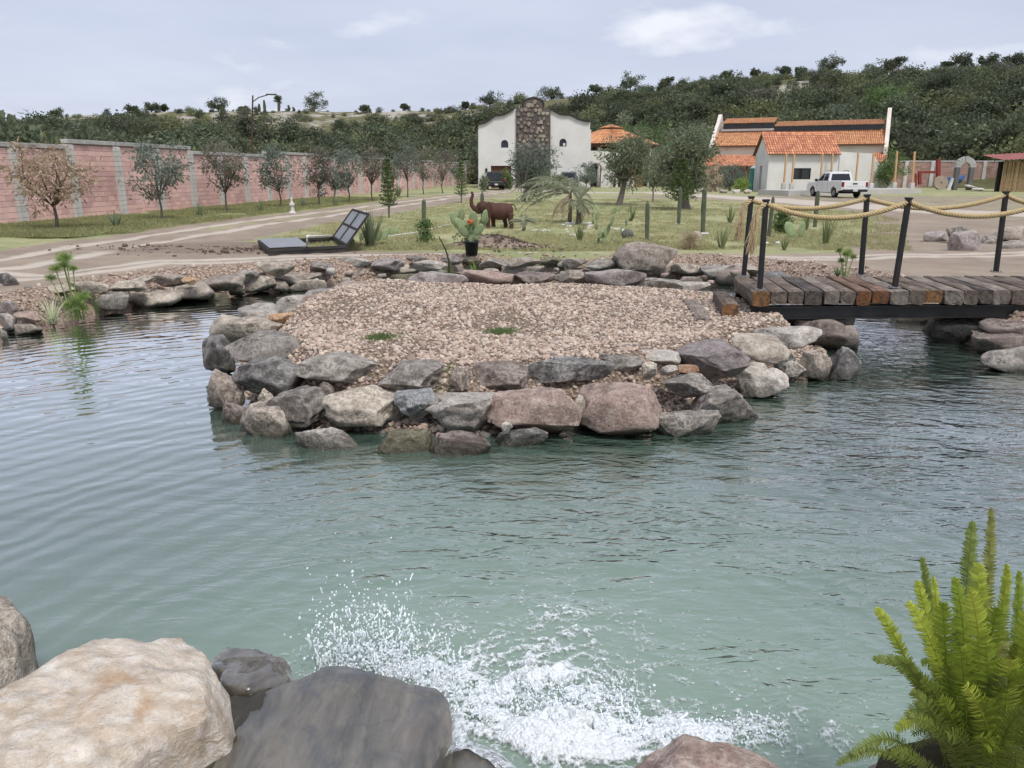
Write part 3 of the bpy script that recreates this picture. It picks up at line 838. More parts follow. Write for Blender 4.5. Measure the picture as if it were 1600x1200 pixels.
# ================================================================== BRIDGE
DZ = .80
A0, A1 = P(1176, 455, DZ), P(1597, 452, DZ)          # near edge of the deck
u_ = (A1 - A0).normalized(); u_.z = 0; u_.normalize()
B0 = P(1147, 432, DZ)
w_ = (B0 - A0); TL = w_.length; w_ = w_.normalized()
def tie_mat(name, top, end, dark):
    t = NT(name)
    v = t.obj()
    st = t.n('ShaderNodeMapping', {'Vector': v, 'Scale': (9.0, .9, 9.0)}).outputs[0]
    g = t.noise(st, 3.0, 6, .7, .4)
    c = t.mix(t.ramp(g, [(.35, 0.0), (.65, 1.0)]), top, dark)
    c = t.mix(t.ramp(t.noise(v, 7, 4, .6), [(.55, 0.0), (.7, .6)]), c, tuple(min(1, x * 1.5) for x in top))
    # sawn end grain: rings and a check in the middle
    nrm = t.n('ShaderNodeTexCoord').outputs['Normal']
    sn = t.n('ShaderNodeSeparateXYZ', {0: nrm})
    isend = t.ramp(t.math('ABSOLUTE', sn.outputs[1]), [(.80, 0.0), (.90, 1.0)])
    rg = t.n('ShaderNodeTexWave', {'Vector': v, 'Scale': 22.0, 'Distortion': 2.0, 'Detail': 2}, wave_type='RINGS', rings_direction='Y')
    ec = t.mix(rg.outputs['Fac'], end, tuple(x * .62 for x in end))
    ec = t.mix(t.ramp(t.noise(v, 13, 4, .7), [(.42, 0.0), (.62, .95)]), ec, dark)
    c = t.mix(isend, c, ec)
    h = t.math('ADD', g, t.math('MULTIPLY', t.noise(v, 30, 3), .3))
    t.principled(c, .9, t.bump(h, .9, .02), Specular_IOR_Level=.2)
    return t.m
TM = [tie_mat('weathered_tie', (.235, .185, .148), (.22, .18, .145), (.085, .066, .053)),
      tie_mat('weathered_tie_orange_end', (.215, .168, .132), (.34, .17, .07), (.070, .054, .043)),
      tie_mat('tarred_tie', (.135, .112, .098), (.15, .125, .105), (.040, .036, .034)),
      tie_mat('reddish_tie', (.26, .165, .118), (.27, .115, .05), (.095, .06, .044)),
      tie_mat('grey_tie', (.31, .262, .218), (.29, .25, .21), (.125, .10, .084))]
BLACK = pmat('black_painted_steel', (.012, .012, .013), (.022, .021, .020), 6, .45, .15, 40, .002, spec=.4)
STEEL = pmat('galvanised_plate', (.35, .35, .35), (.28, .28, .28), 10, .5, metal=.6)
br = thing('footbridge', 'timber footbridge of old railway ties on black steel beams', 'bridge', (A0.x, A0.y, 0))
def tie_mesh(wd, ln, th, seed):
    """timber with worn edges, warped top, chipped ends; runs along y"""
    rg = np.random.default_rng(seed)
    ny = 14
    prof = []
    b = .005 + rg.uniform(0, .010)
    pr = np.array([(-1, -1), (-.45, -1), (0, -1), (.45, -1), (1, -1), (1, 0), (1, 1), (.45, 1), (0, 1), (-.45, 1), (-1, 1), (-1, 0)], float)
    vs = []
    for j in range(ny + 1):
        yy = -ln / 2 + ln * j / ny
        sh = 1 if 0 < j < ny else .965
        px = pr[:, 0] * (wd / 2 - b * (np.abs(pr[:, 1]) * np.abs(pr[:, 0]) > .9)) * sh
        pz = pr[:, 1] * (th / 2 - b * .6 * (np.abs(pr[:, 1]) * np.abs(pr[:, 0]) > .9)) * sh
        pts = np.stack([px, np.full(12, yy), pz], 1)
        pts[:, 2] += .012 * fbm(pts * np.array([9, 2.4, 9]) + seed * 1.7, 3, seed)
        pts[:, 0] += .008 * fbm(pts * np.array([9, 2.4, 9]) + seed * 2.7 + 40, 2, seed)
        if j in (0, ny): pts[:, 1] += rg.normal(0, .006, 12)
        vs.append(pts)
    vs = np.concatenate(vs)
    m_ = MB()
    q = []
    for j in range(ny):
        for k in range(12):
            k2 = (k + 1) % 12
            q.append((j * 12 + k, j * 12 + k2, j * 12 + 12 + k2, j * 12 + 12 + k))
    m_.add(vs, np.array(q)[:, ::-1])
    m_.f.setdefault(12, []).append(np.array([list(range(12))]))
    m_.f[12].append(np.array([list(range(ny * 12 + 11, ny * 12 - 1, -1))]))
    return m_.mesh('tie')
ang = math.atan2(-w_.x, w_.y)
x = 0.0; k = 0
pick = [1, 0, 0, 2, 4, 0, 3, 3, 4, 0, 1, 4, 0, 2, 4, 0, 1, 0, 2, 4, 0, 1, 0]
while x < 4.75 and k < len(pick):
    wd = random.uniform(.195, .255) if k else .25
    th = random.uniform(.17, .20)
    ln = TL + random.uniform(-.06, .05)
    c = A0 + u_ * (x + wd / 2) + w_ * (TL / 2 + random.uniform(-.03, .03)) + Vector((0, 0, -th / 2 - random.uniform(0, .012)))
    link('tie', tie_mesh(wd, ln, th, 50 + k), TM[pick[k]], br, world=True, loc=c, rot=(random.uniform(-.006, .006), random.uniform(-.02, .02), ang + random.uniform(-.012, .012)))
    x += wd + random.uniform(.006, .02); k += 1
L_ = x
for off in (.10, TL - .12):                           # two I-beams under the ties
    m_ = MB()
    a = A0 + w_ * off + u_ * .02; b = A0 + w_ * off + u_ * (L_ + .3)
    z0, z1 = DZ - .212 - .17, DZ - .212
    for (zc, hh, ww) in (((z0 + .008), .016, .12), ((z1 - .008), .016, .12), ((z0 + z1) / 2, z1 - z0 - .034, .012)):
        m_.bar(Vector((a.x, a.y, zc)), Vector((b.x, b.y, zc)), ww, hh)
    m_.build('beam', BLACK, br, world=True)
for s_ in np.arange(.3, L_, .9):
    a = A0 + u_ * s_ + w_ * .17; b = A0 + u_ * s_ + w_ * (TL - .19)
    MB().bar(Vector((a.x, a.y, DZ - .30)), Vector((b.x, b.y, DZ - .30)), .05, .10).build('cross_brace', BLACK, br, world=True)
# posts
POSTS_N = [(1187, 452, 1197, 313), (1398, 449, 1420, 310), (1614, 447, 1648, 306)]
POSTS_F = [(1162, 431, 1174, 308), (1345, 430, 1355, 305), (1556, 425, 1572, 300)]
def post(q):
    b = P(q[0], q[1], DZ + .002); tp = Q(q[2], q[3], b.y)
    m_ = MB()
    m_.bar(b, tp, .062, .062, bev=.006)
    po = m_.build('post', BLACK, br, world=True)
    cap = MB().bar(tp - (tp - b).normalized() * .012, tp + (tp - b).normalized() * .014, .080, .080, bev=.004).build('cap', BLACK, po, world=True)
    MB().box((b.x, b.y, DZ + .006), (.13, .13, .010), ang).build('base_plate', STEEL, po, world=True)
    bl = MB()
    for sx_ in (-1, 1):
        for sy_ in (-1, 1):
            bl.lathe([(0.0, .012), (.011, .012), (.011, 0), (.011, -.002)], 6, (b.x + sx_ * .047, b.y + sy_ * .047, DZ + .011))
    bl.build('bolts', STEEL, po, world=True)
    # ring the rope passes through
    ri = MB()
    c = tp - (tp - b).normalized() * .05
    ri.tube([c + Vector((math.cos(a) * .0, math.cos(a) * .045, math.sin(a) * .045)) for a in np.linspace(0, 2 * math.pi, 13)], .008, 5, False)
    ri.build('rope_ring', BLACK, po, world=True, smooth=True)
    return tp
tn = [post(q) for q in POSTS_N]; tf = [post(q) for q in POSTS_F]
ROPEM = pmat('sisal_rope', (.56, .44, .245), (.45, .34, .175), 22, .9, .6, 120, .004, spec=.15)
FRAY = pmat('frayed_sisal', (.62, .50, .31), (.48, .37, .21), 30, .95, island=.35, spec=.1)
def rope(tops, sags, tail, label):
    rt = thing('handrail_rope', label, 'rope', tuple(tops[0]), group='rope handrails of the footbridge')
    pts = []
    pins = [t_ + Vector((0, -.0, -.045)) for t_ in tops]
    ext = pins[-1] + (pins[-1] - pins[-2]) * .5 + Vector((0, 0, -.2))
    pins2 = pins + [ext]
    # the rope climbs the first post on its outer side then swings from post to post
    o0 = pins[0] + Vector((-.075, -.03, -.12))
    for s_ in np.linspace(0, 1, 8, endpoint=False):
        a = math.pi * (1 - s_)
        pts.append(pins[0] + Vector((-.045 + .045 * math.cos(a), -.02, -.12 * (1 - s_) + .035 * math.sin(a))))
    for i in range(len(pins2) - 1):
        a, b = pins2[i], pins2[i + 1]
        n = 60 if i < len(pins2) - 2 else 20
        for s_ in np.linspace(0, 1, n, endpoint=False):
            sg = sags[min(i, len(sags) - 1)]
            p = a.lerp(b, s_); p = p + Vector((0, 0, -sg * 4 * s_ * (1 - s_) * (1 if i < len(pins2) - 2 else .4)))
            pts.append(p)
    # three laid strands
    acc = 0.0; D = [0.0]
    for a, b in zip(pts[:-1], pts[1:]):
        acc += (b - a).length; D.append(acc)
    m_ = MB()
    n = int(acc / .021)
    ts = np.linspace(0, acc, n)
    arr = np.array([tuple(p) for p in pts])
    sm = np.stack([np.interp(ts, D, arr[:, i]) for i in range(3)], 1)
    tg = np.gradient(sm, axis=0); tg /= np.linalg.norm(tg, axis=1)[:, None]
    up = np.array([0, 1.0, 0]); nx_ = np.cross(tg, up); nx_ /= np.linalg.norm(nx_, axis=1)[:, None]; bx_ = np.cross(tg, nx_)
    for s_ in range(3):
        ph = ts / .125 * 2 * math.pi + s_ * 2 * math.pi / 3
        q = sm + (nx_ * np.cos(ph)[:, None] + bx_ * np.sin(ph)[:, None]) * .0178
        m_.tube(q, .0195, 6)
    m_.build('laid_rope', ROPEM, rt, True, world=True)
    # frayed tail hanging down the first post
    m_ = MB()
    rg = np.random.default_rng(int(tail * 1000))
    s0 = pins[0] + Vector((-.085, -.035, -.10))
    for k in range(150):
        a = rg.uniform(0, 6.28); rr_ = abs(rg.normal(0, .4))
        dx_, dy_ = math.cos(a) * rr_, math.sin(a) * rr_
        ln = tail * rg.uniform(.72, 1.06)
        pt = []
        ph = rg.uniform(0, 6.28)
        for j in range(8):
            s_ = j / 7
            spread = .030 + .060 * s_ ** 1.4
            wob = .012 * math.sin(ph + s_ * 9)
            pt.append((s0.x - .015 - .055 * s_ + dx_ * spread + wob, s0.y + dy_ * spread + wob * .6, s0.z + .06 - ln * s_))
        m_.tube(pt, [.0075, .008, .007, .006, .005, .0045, .004, .003], 4, False)
    m_.build('frayed_end', FRAY, rt, world=True)
    return rt
rope(tn, [.19, .20], .58, 'thick pale twisted rope along the near side of the footbridge')
rope(tf, [.13, .17], .52, 'thick pale twisted rope along the far side of the footbridge')
# the two timbers laid as steps at the bridge foot
c0, c1 = P(1108, 452, .66), P(1142, 478, .66)
st_ = tie_mesh(.21, 1.15, .20, 88)
d = (P(1132, 452, .66) + P(1108, 452, .66)) / 2
a_, b_ = P(1122, 451, .64), P(1146, 481, .64)
cc = (a_ + b_) / 2
tag(link('step_timber', st_, TM[1], None, loc=(cc.x, cc.y, .545), rot=(0, 0, math.atan2(-(a_ - b_).x, (a_ - b_).y))), 'short weathered timber step at the foot of the bridge', 'timber')
a_, b_ = P(1078, 466, .53), P(1102, 497, .53)
cc = (a_ + b_) / 2
tag(link('sunken_plank', tie_mesh(.22, (a_ - b_).length, .10, 89), TM[4], None, loc=(cc.x, cc.y, .475), rot=(0, 0, math.atan2(-(a_ - b_).x, (a_ - b_).y))), 'flat grey plank sunk level into the island gravel', 'plank')

# ================================================================== FOREGROUND: cascade rocks
def outline_rock(name, pix, ztop, zbot, mat, label, cat, seed=1, sub=5, power=4.0, bumpy=1.0, tilt=(0, 0), rim=.10, facets=()):
    """flat-topped rock whose top rim follows an outline on the level ztop"""
    pts = [P(a, b, ztop - rim * .5) for a, b in pix]
    cx_ = sum(p.x for p in pts) / len(pts); cy_ = sum(p.y for p in pts) / len(pts)
    pa = np.array([math.atan2(p.y - cy_, p.x - cx_) for p in pts]); pr = np.array([math.hypot(p.x - cx_, p.y - cy_) for p in pts])
    o = np.argsort(pa); pa, pr = pa[o], pr[o]
    v, f = ico(sub); v = v.copy()
    a = np.arctan2(v[:, 1], v[:, 0]); rad = np.interp(a, pa, pr, period=2 * math.pi)
    hr = np.hypot(v[:, 0], v[:, 1]); zc = v[:, 2]
    # superellipsoid section: flat top, rounded shoulder, slightly undercut below
    hr2 = hr ** (2 / power * 1.1); z2 = np.sign(zc) * np.abs(zc) ** (2 / power * 1.35)
    zz = np.where(z2 > 0, ztop - rim + rim * z2, (ztop - rim) + (ztop - rim - zbot) * z2)
    und = np.where(z2 < 0, 1 - .12 * np.abs(z2), 1.0)
    x = np.cos(a) * rad * hr2 * und; y = np.sin(a) * rad * hr2 * und
    zz = zz + tilt[0] * x + tilt[1] * y
    q = np.stack([x, y, zz], 1)
    for (nx_, ny_, nz_, k_) in facets:                 # broken faces
        n_ = np.array([nx_, ny_, nz_]); n_ /= np.linalg.norm(n_)
        top_ = q[q[:, 2] > zbot + .3]
        pr_ = q @ n_; e_ = np.maximum(0, pr_ - (top_ @ n_).max() + k_)
        q -= e_[:, None] * n_ * .97
    s = q + seed * 3.7
    nn = q - np.array([0, 0, (ztop + zbot) / 2]); nn /= np.linalg.norm(nn, axis=1)[:, None]
    rid = 1 - 2 * np.abs(fbm(s * 3.1, 4, seed))
    q += nn * (bumpy * (.020 * fbm(s * 2.4, 3, seed) + .012 * rid + .007 * fbm(s * 12, 3, seed + 2) + .003 * fbm(s * 40, 2, seed + 4)))[:, None]
    ob = link(name, np_mesh(name, q, [f], True), mat, None, loc=(cx_, cy_, 0))
    return tag(ob, label, cat)
# pale sandstone with orange staining
t = NT('pale_sandstone')
v = t.pos()
st = t.n('ShaderNodeMapping', {'Vector': v, 'Scale': (1.0, 1.35, 1.2), 'Rotation': (0, 0, R(28))}).outputs[0]
n1 = t.noise(st, 5, 6, .65, .7)
c = t.mix(t.ramp(n1, [(.36, 0.0), (.62, 1.0)]), (.74, .655, .545), (.55, .445, .335))
c = t.mix(t.ramp(t.noise(st, 13, 5, .7, .4), [(.50, 0.0), (.66, .75)]), c, (.78, .73, .66))
c = t.mix(t.ramp(t.noise(v, 3.2, 5, .6, .9), [(.56, 0.0), (.70, .75)]), c, (.52, .30, .15))
c = t.mix(t.ramp(t.noise(v, 2.4, 4, .6, .5), [(.60, 0.0), (.68, .55)]), c, (.50, .47, .46))
c = t.mix(t.ramp(t.noise(v, 85, 3, .7), [(.33, .40), (.40, 0.0)]), c, (.30, .24, .18))
h = t.math('ADD', t.noise(st, 13, 6, .74, .8), t.math('MULTIPLY', t.noise(v, 75, 3, .7), .25))
t.principled(c, .85, t.bump(h, 1.0, .026), Specular_IOR_Level=.3)
SAND = t.m
# wet slate with a film of running water
t = NT('wet_slate')
v = t.pos()
st = t.n('ShaderNodeMapping', {'Vector': v, 'Scale': (2.6, .8, 1), 'Rotation': (0, 0, R(-38))}).outputs[0]
n1 = t.noise(st, 3.2, 5, .6, .8)
c = t.mix(t.ramp(n1, [(.34, 0.0), (.64, 1.0)]), (.062, .058, .050), (.175, .155, .122))
c = t.mix(t.ramp(t.noise(v, 5, 5, .6, .8), [(.52, 0.0), (.66, .7)]), c, (.062, .068, .074))
c = t.mix(t.ramp(t.noise(st, 10, 4, .7), [(.55, 0.0), (.66, .18)]), c, (.28, .25, .20))
crk = t.n('ShaderNodeTexVoronoi', {'Vector': t.n('ShaderNodeVectorMath', {0: st, 1: t.noise(v, 3, 3).outputs['Color']}, operation='ADD').outputs[0], 'Scale': .7}, feature='DISTANCE_TO_EDGE')
c = t.mix(t.ramp(crk.outputs[0], [(.0, .35), (.012, 0.0)]), c, (.05, .046, .042))
flow = t.noise(t.n('ShaderNodeMapping', {'Vector': v, 'Scale': (6, 1.2, 1), 'Rotation': (0, 0, R(-25))}).outputs[0], 4, 3, .5, .8)
t.principled(c, .30, t.bump(t.noise(st, 14, 5, .7), .3, .010), Specular_IOR_Level=.4, Coat_Weight=1.0, Coat_Roughness=.04, Coat_IOR=1.45, Coat_Normal=t.bump(flow, .35, .014))
SLATE = t.m
outline_rock('sandstone_boulder', [(-60, 1110), (-25, 1075), (20, 1040), (60, 995), (125, 981), (180, 990), (205, 987), (250, 981), (295, 990), (330, 1030), (362, 1068), (352, 1098), (330, 1105), (280, 1132), (225, 1160), (180, 1200), (120, 1290), (-20, 1320), (-80, 1220)], .63, -.25, SAND, 'large pale tan flat-topped boulder with orange stains in the foreground', 'boulder', 3, 6, rim=.10, tilt=(.02, .03), facets=[(.55, -.55, .62, .16), (-.3, .2, .93, .05), (.25, .3, .92, .05), (.75, .3, .55, .07), (-.1, .65, .75, .06), (-.55, .35, .75, .10), (.2, -.2, .96, .035)])
outline_rock('wet_boulder', [(330, 1022), (352, 1008), (400, 1004), (432, 1022), (452, 1048), (440, 1072), (395, 1100), (365, 1098), (352, 1066)], .34, -.35, SLATE, 'dark wet boulder between the tan boulder and the cascade slab', 'boulder', 5, 5, tilt=(-.10, -.25), rim=.05, power=7.0, facets=[(.6, .2, .75, .03), (-.5, .3, .8, .03), (.1, .7, .7, .02)])
outline_rock('cascade_slab', [(400, 1078), (448, 1052), (478, 1042), (520, 1040), (585, 1056), (640, 1074), (684, 1088), (700, 1104), (705, 1130), (712, 1160), (690, 1180), (640, 1250), (520, 1330), (400, 1330), (330, 1260), (340, 1160)], .40, -.4, SLATE, 'broad dark slate slab with water running over its lip', 'rock slab', 8, 6, rim=.04, bumpy=.55, power=9.0, tilt=(.07, .0), facets=[(-.35, .45, .82, .02), (.75, -.1, .65, .02)])
outline_rock('cascade_stone', [(640, 1172), (690, 1152), (730, 1158), (765, 1172), (800, 1192), (800, 1260), (660, 1270), (620, 1215)], .26, -.4, SLATE, 'dark wet stone below the lip of the cascade slab', 'stone', 9, 5, rim=.08)
RM['edge'] = rock_mat('mottled_rose_boulder', (.42, .30, .245), (.27, .19, .16), (.62, .52, .43), wet=False, vein=.2, patch=(.55, .42, .28))
outline_rock('mottled_boulder', [(966, 1205), (1000, 1178), (1050, 1165), (1110, 1163), (1160, 1172), (1210, 1188), (1245, 1206), (1230, 1300), (1000, 1310)], .44, -.3, RM['edge'], 'mottled rosy boulder at the bottom edge below the splash', 'boulder', 12, 5, rim=.14, facets=[(.4, .4, .82, .03), (-.45, .3, .84, .04)])
outline_rock('rough_boulder', [(-70, 925), (-30, 920), (2, 932), (22, 960), (24, 1005), (14, 1040), (-20, 1075), (-80, 1080), (-110, 1000)], .46, -.3, RM['tan'], 'rough brown boulder cut by the left picture edge', 'boulder', 14, 5, rim=.2, bumpy=1.6)
# shallow pool above the slab, pebbles under clear water
t = NT('clear_pool_water')
v = t.pos()
bmp = t.bump(t.noise(v, 6, 3, .5, .5), .35, .02)
tr = t.n('ShaderNodeBsdfTransparent', {'Color': (.62, .60, .50, 1)})
gl = t.n('ShaderNodeBsdfGlossy', {'Color': (1, 1, 1, 1), 'Roughness': .02, 'Normal': bmp})
df = t.n('ShaderNodeBsdfDiffuse', {'Color': (.11, .10, .075, 1)})
bd = t.n('ShaderNodeMixShader', {0: .30, 1: tr, 2: df})
ms = t.n('ShaderNodeMixShader', {0: t.n('ShaderNodeFresnel', {'IOR': 1.33, 'Normal': bmp}), 1: bd, 2: gl})
t.t.links.new(ms.outputs[0], t.out.inputs[0])
CLEAR = t.m
pool = [P(a, b, .368) for a, b in [(372, 1085), (420, 1080), (470, 1075), (560, 1110), (600, 1180), (600, 1300), (150, 1300), (140, 1230), (200, 1170), (260, 1135), (330, 1100)]]
pw = MB().add([tuple(p) for p in pool], [tuple(range(len(pool)))[::-1]]).build('feeder_pool_water', CLEAR); tag(pw, kind='structure')
bed = MB().add([(p.x * 1.06, p.y * 1.0, .30) for p in pool], [tuple(range(len(pool)))[::-1]]).build('feeder_pool_bed', pmat('wet_silt', (.115, .098, .068), (.075, .066, .05), 8, .8, .5, 40)); tag(bed, kind='structure')
_wetp = pmat('wet_pebble', (.22, .18, .125), (.13, .115, .09), 5, .5, island=.0, orand=.6)
pp = thing('pool_pebbles', 'rounded pebbles lying under the shallow pool by the slate slab', 'pebbles', tuple(P(330, 1180, .3)))
rg = np.random.default_rng(4)
for k in range(70):
    p = P(rg.uniform(255, 420), rg.uniform(1135, 1230), .33)
    s_ = rg.uniform(.012, .032)
    if k % 3 == 0 and p.x < -.9: continue
    ROCK('pebble', (p.x, p.y, .315 + s_ * .4), (s_ * 2, s_ * 1.6, s_ * 1.2), 3000 + k, _wetp, pp, 2, 4, .4)
# water curling over the lip
t = NT('falling_water')
v = t.pos()
st = t.n('ShaderNodeMapping', {'Vector': v, 'Scale': (14, 14, 2.0)}).outputs[0]
n1 = t.noise(st, 3, 5, .6, .6)
bmp = t.bump(n1, .8, .03)
gl = t.n('ShaderNodeBsdfGlossy', {'Color': (1, 1, 1, 1), 'Roughness': .08, 'Normal': bmp})
tr = t.n('ShaderNodeBsdfTransparent', {'Color': (.90, .94, .93, 1)})
wh = t.n('ShaderNodeBsdfDiffuse', {'Color': (.78, .82, .84, 1)})
a1 = t.n('ShaderNodeMixShader', {0: t.ramp(n1, [(.40, .12), (.62, .85)]), 1: tr, 2: wh})
a2 = t.n('ShaderNodeMixShader', {0: .22, 1: a1, 2: gl})
t.t.links.new(a2.outputs[0], t.out.inputs[0])
FALL = t.m
def curtain(lip, drop, out_, seed):
    n = 40; m = 16
    lp = np.array([tuple(p) for p in lip]); d_ = np.linspace(0, 1, len(lp)); s = np.linspace(0, 1, n)
    L = np.stack([np.interp(s, d_, lp[:, i]) for i in range(3)], 1)
    tg = np.gradient(L, axis=0); nr = np.stack([tg[:, 1], -tg[:, 0], 0 * tg[:, 0]], 1); nr /= np.linalg.norm(nr, axis=1)[:, None]
    nr = np.where((nr[:, 1] < -0.4)[:, None], -nr, nr)
    vs = []
    for j in range(m):
        q = j / (m - 1)
        o_ = out_ * (1 - (1 - q) ** 2) * (1 + .12 * fbm2(s * 7 + seed, s * 0 + q * 2, 2, seed))
        zz = L[:, 2] + .012 - (L[:, 2] + .02) * q ** 1.8 * drop
        vs.append(np.stack([L[:, 0] + nr[:, 0] * (o_ - .05), L[:, 1] + nr[:, 1] * (o_ - .05), zz + .004 * fbm2(s * 10, s * 0 + q * 3, 2, seed + 3)], 1))
    vs = np.concatenate(vs); id_ = np.arange(n * m).reshape(m, n)
    return np_mesh('falling_water', vs, [np.stack([id_[:-1, :-1].ravel(), id_[:-1, 1:].ravel(), id_[1:, 1:].ravel(), id_[1:, :-1].ravel()], 1)], True)
fall = thing('cascade', 'clear water spilling over the lip of the slate slab', 'cascade', tuple(P(700, 1110, 0)))
link('water_sheet', curtain([P(a, b, .385) for a, b in [(575, 1055), (610, 1067), (640, 1077), (686, 1092), (702, 1114), (708, 1150), (700, 1175)]], 1.0, .15, 2), FALL, fall, world=True)
link('water_sheet', curtain([P(a, b, .25) for a, b in [(700, 1155), (740, 1160), (775, 1178), (800, 1200)]], 1.0, .16, 6), FALL, fall, world=True)

# ---- foam on the pond and droplets in the air
t = NT('foam')
v = t.pos()
n1 = t.noise(v, 60, 3, .7)
vo = t.n('ShaderNodeTexVoronoi', {'Vector': v, 'Scale': 70.0})
c = t.mix(n1, (.70, .76, .77), (.93, .95, .96))
p = t.principled(c, .5, t.bump(vo.outputs[0], .8, .012), Specular_IOR_Level=.5)
thk = t.n('ShaderNodeAttribute', attribute_name='thick').outputs['Fac']
al = t.math('ADD', t.math('MULTIPLY', thk, 2.6), t.math('MULTIPLY', t.math('SUBTRACT', t.noise(v, 45, 3, .7), .52), 2.2))
al = t.math('SUBTRACT', al, t.math('MULTIPLY', t.ramp(vo.outputs[0], [(.0, 1.0), (.45, 0.0)]), .35))
ms = t.n('ShaderNodeMixShader', {0: t.ramp(al, [(.05, 0.0), (.80, .92)]), 1: t.n('ShaderNodeBsdfTransparent'), 2: p})
t.t.links.new(ms.outputs[0], t.out.inputs[0])
FOAM = t.m
st = .0065
fx = np.arange(-1.5, 1.9, st); fy = np.arange(1.9, 4.9, st)
FX, FY = np.meshgrid(fx, fy)
def gsp(c, sx_, sy_, r=0):
    a = FX - c.x; b = FY - c.y
    return np.exp(-((a * math.cos(r) + b * math.sin(r)) / sx_) ** 2 - ((-a * math.sin(r) + b * math.cos(r)) / sy_) ** 2)
dens = .34 * gsp(P(800, 1150, 0), .20, .13) + .26 * gsp(P(940, 1185, 0), .22, .10) + .27 * gsp(P(820, 1075, 0), .72, .46) + .13 * gsp(P(820, 1000, 0), .85, .75) + .34 * gsp(P(900, 1150, 0), .24, .14) + .26 * gsp(P(840, 1060, 0), .13, .14) + .28 * gsp(P(650, 1050, 0), .26, .15) + .24 * gsp(P(740, 1100, 0), .16, .12) + .34 * gsp(P(1110, 1150, 0), .32, .10) + .16 * gsp(P(870, 970, 0), .13, .44) + .20 * gsp(P(1230, 1140, 0), .38, .24) + .20 * gsp(P(430, 1035, 0), .08, .13)
wx = FX + .10 * fbm2(FX * 3, FY * 3, 2, 71); wy = FY + .10 * fbm2(FX * 3 + 9, FY * 3, 2, 72)
cell = 1 - np.abs(fbm2(wx * 8.5, wy * 11, 2, 70)) * 2.4
cell2 = 1 - np.abs(fbm2(wx * 24, wy * 32, 2, 75)) * 2.2
big_ = fbm2(FX * 2.4, FY * 3.4, 2, 79)
fo = dens * (1 + .5 * big_) + .20 * np.maximum(cell, -.6) + .15 * np.maximum(cell2, -.6) + .06 * fbm2(FX * 50, FY * 60, 2, 77) - .33
fo = np.where(dens < .03, -1, fo)
zf = .004 + np.clip(fo, 0, .8) * .040 + .006 * np.clip(fbm2(FX * 40, FY * 40, 2, 80), 0, 1) * (fo > .1) + .05 * np.clip(gsp(P(850, 1055, 0), .11, .08) + gsp(P(880, 1140, 0), .18, .12), 0, 1) * (1 + .7 * fbm2(FX * 14, FY * 14, 3, 84)) * np.clip(fo * 3, 0, 1)
e2, e1 = FX.shape
ee = np.arange(e1 * e2).reshape(e2, e1)
fq = np.stack([ee[:-1, :-1].ravel(), ee[:-1, 1:].ravel(), ee[1:, 1:].ravel(), ee[1:, :-1].ravel()], 1)
fk = (fo.ravel()[fq].max(1) > 0)
fq = fq[fk]
us, inv = np.unique(fq, return_inverse=True)
fvv = np.stack([FX.ravel(), FY.ravel(), zf.ravel()], 1)[us]
fme = np_mesh('foam', fvv, [inv.reshape(-1, 4)], True)
attr(fme, 'thick', np.clip(fo.ravel()[us], 0, 1))
tag(link('foam', fme, FOAM), 'white lacy foam floating where the cascade meets the pond', 'foam', kind='stuff')
t = NT('water_droplet')
fr = t.n('ShaderNodeLayerWeight', {'Blend': .35})
p1 = t.n('ShaderNodeBsdfTransparent', {'Color': (.93, .97, .96, 1)})
p2 = t.n('ShaderNodeBsdfGlossy', {'Color': (1, 1, 1, 1), 'Roughness': .05})
p3 = t.n('ShaderNodeAddShader', {0: t.n('ShaderNodeBsdfDiffuse', {'Color': (.80, .82, .83, 1)}), 1: t.n('ShaderNodeBsdfTranslucent', {'Color': (.45, .47, .48, 1)})})
ms = t.n('ShaderNodeMixShader', {0: .70, 1: t.n('ShaderNodeMixShader', {0: fr.outputs[0], 1: p1, 2: p2}), 2: p3})
t.t.links.new(ms.outputs[0], t.out.inputs[0])
DROP = t.m
rg = np.random.default_rng(22)
m_ = MB()
iv, if_ = ico(1)
def jets(x0, x1, y0, y1, n, up, out, side, r0, r1):
    """drops and torn strands of water on ballistic paths from the foot of the fall"""
    for k in range(n):
        c = P(rg.uniform(x0, x1), rg.uniform(y0, y1), 0)
        vz = abs(rg.normal(up, up * .35)); vx = rg.normal(side, .22); vy = rg.normal(out, .20)
        t0 = rg.uniform(0.02, 1.0) * vz / 4.9
        z = vz * t0 - 4.9 * t0 * t0
        if z < 0: continue
        p = np.array([c.x + vx * t0, c.y + vy * t0, z + .004])
        vel = np.array([vx, vy, vz - 9.8 * t0]); sp = np.linalg.norm(vel); d = vel / sp
        r_ = rg.uniform(r0, r1) * (1.6 if rg.uniform() < .08 else 1)
        if rg.uniform() < .13:
            q = [p + d * r_ * e + rg.normal(size=3) * r_ * .5 for e in (-5, -2.5, 0, 2.5, 5)]
            m_.tube(q, [r_ * .3, r_ * .8, r_ * .7, r_ * .9, r_ * .3], 5)
        else:
            v = iv * r_; v = v + np.outer(v @ d, d) * rg.uniform(0, 1.2)
            m_.add(v + p, if_)
jets(490, 640, 1040, 1065, 1300, 1.75, .42, .05, .0020, .0056)
jets(560, 720, 1055, 1090, 900, 1.35, .35, .10, .0020, .0048)
jets(700, 1000, 1080, 1150, 1500, .95, .25, .05, .0020, .0046)
jets(950, 1230, 1130, 1170, 700, .75, .15, .0, .0018, .0044)
tag(m_.build('splash', DROP, None, True), 'spray of droplets thrown up at the foot of the cascade', 'splash', kind='stuff')

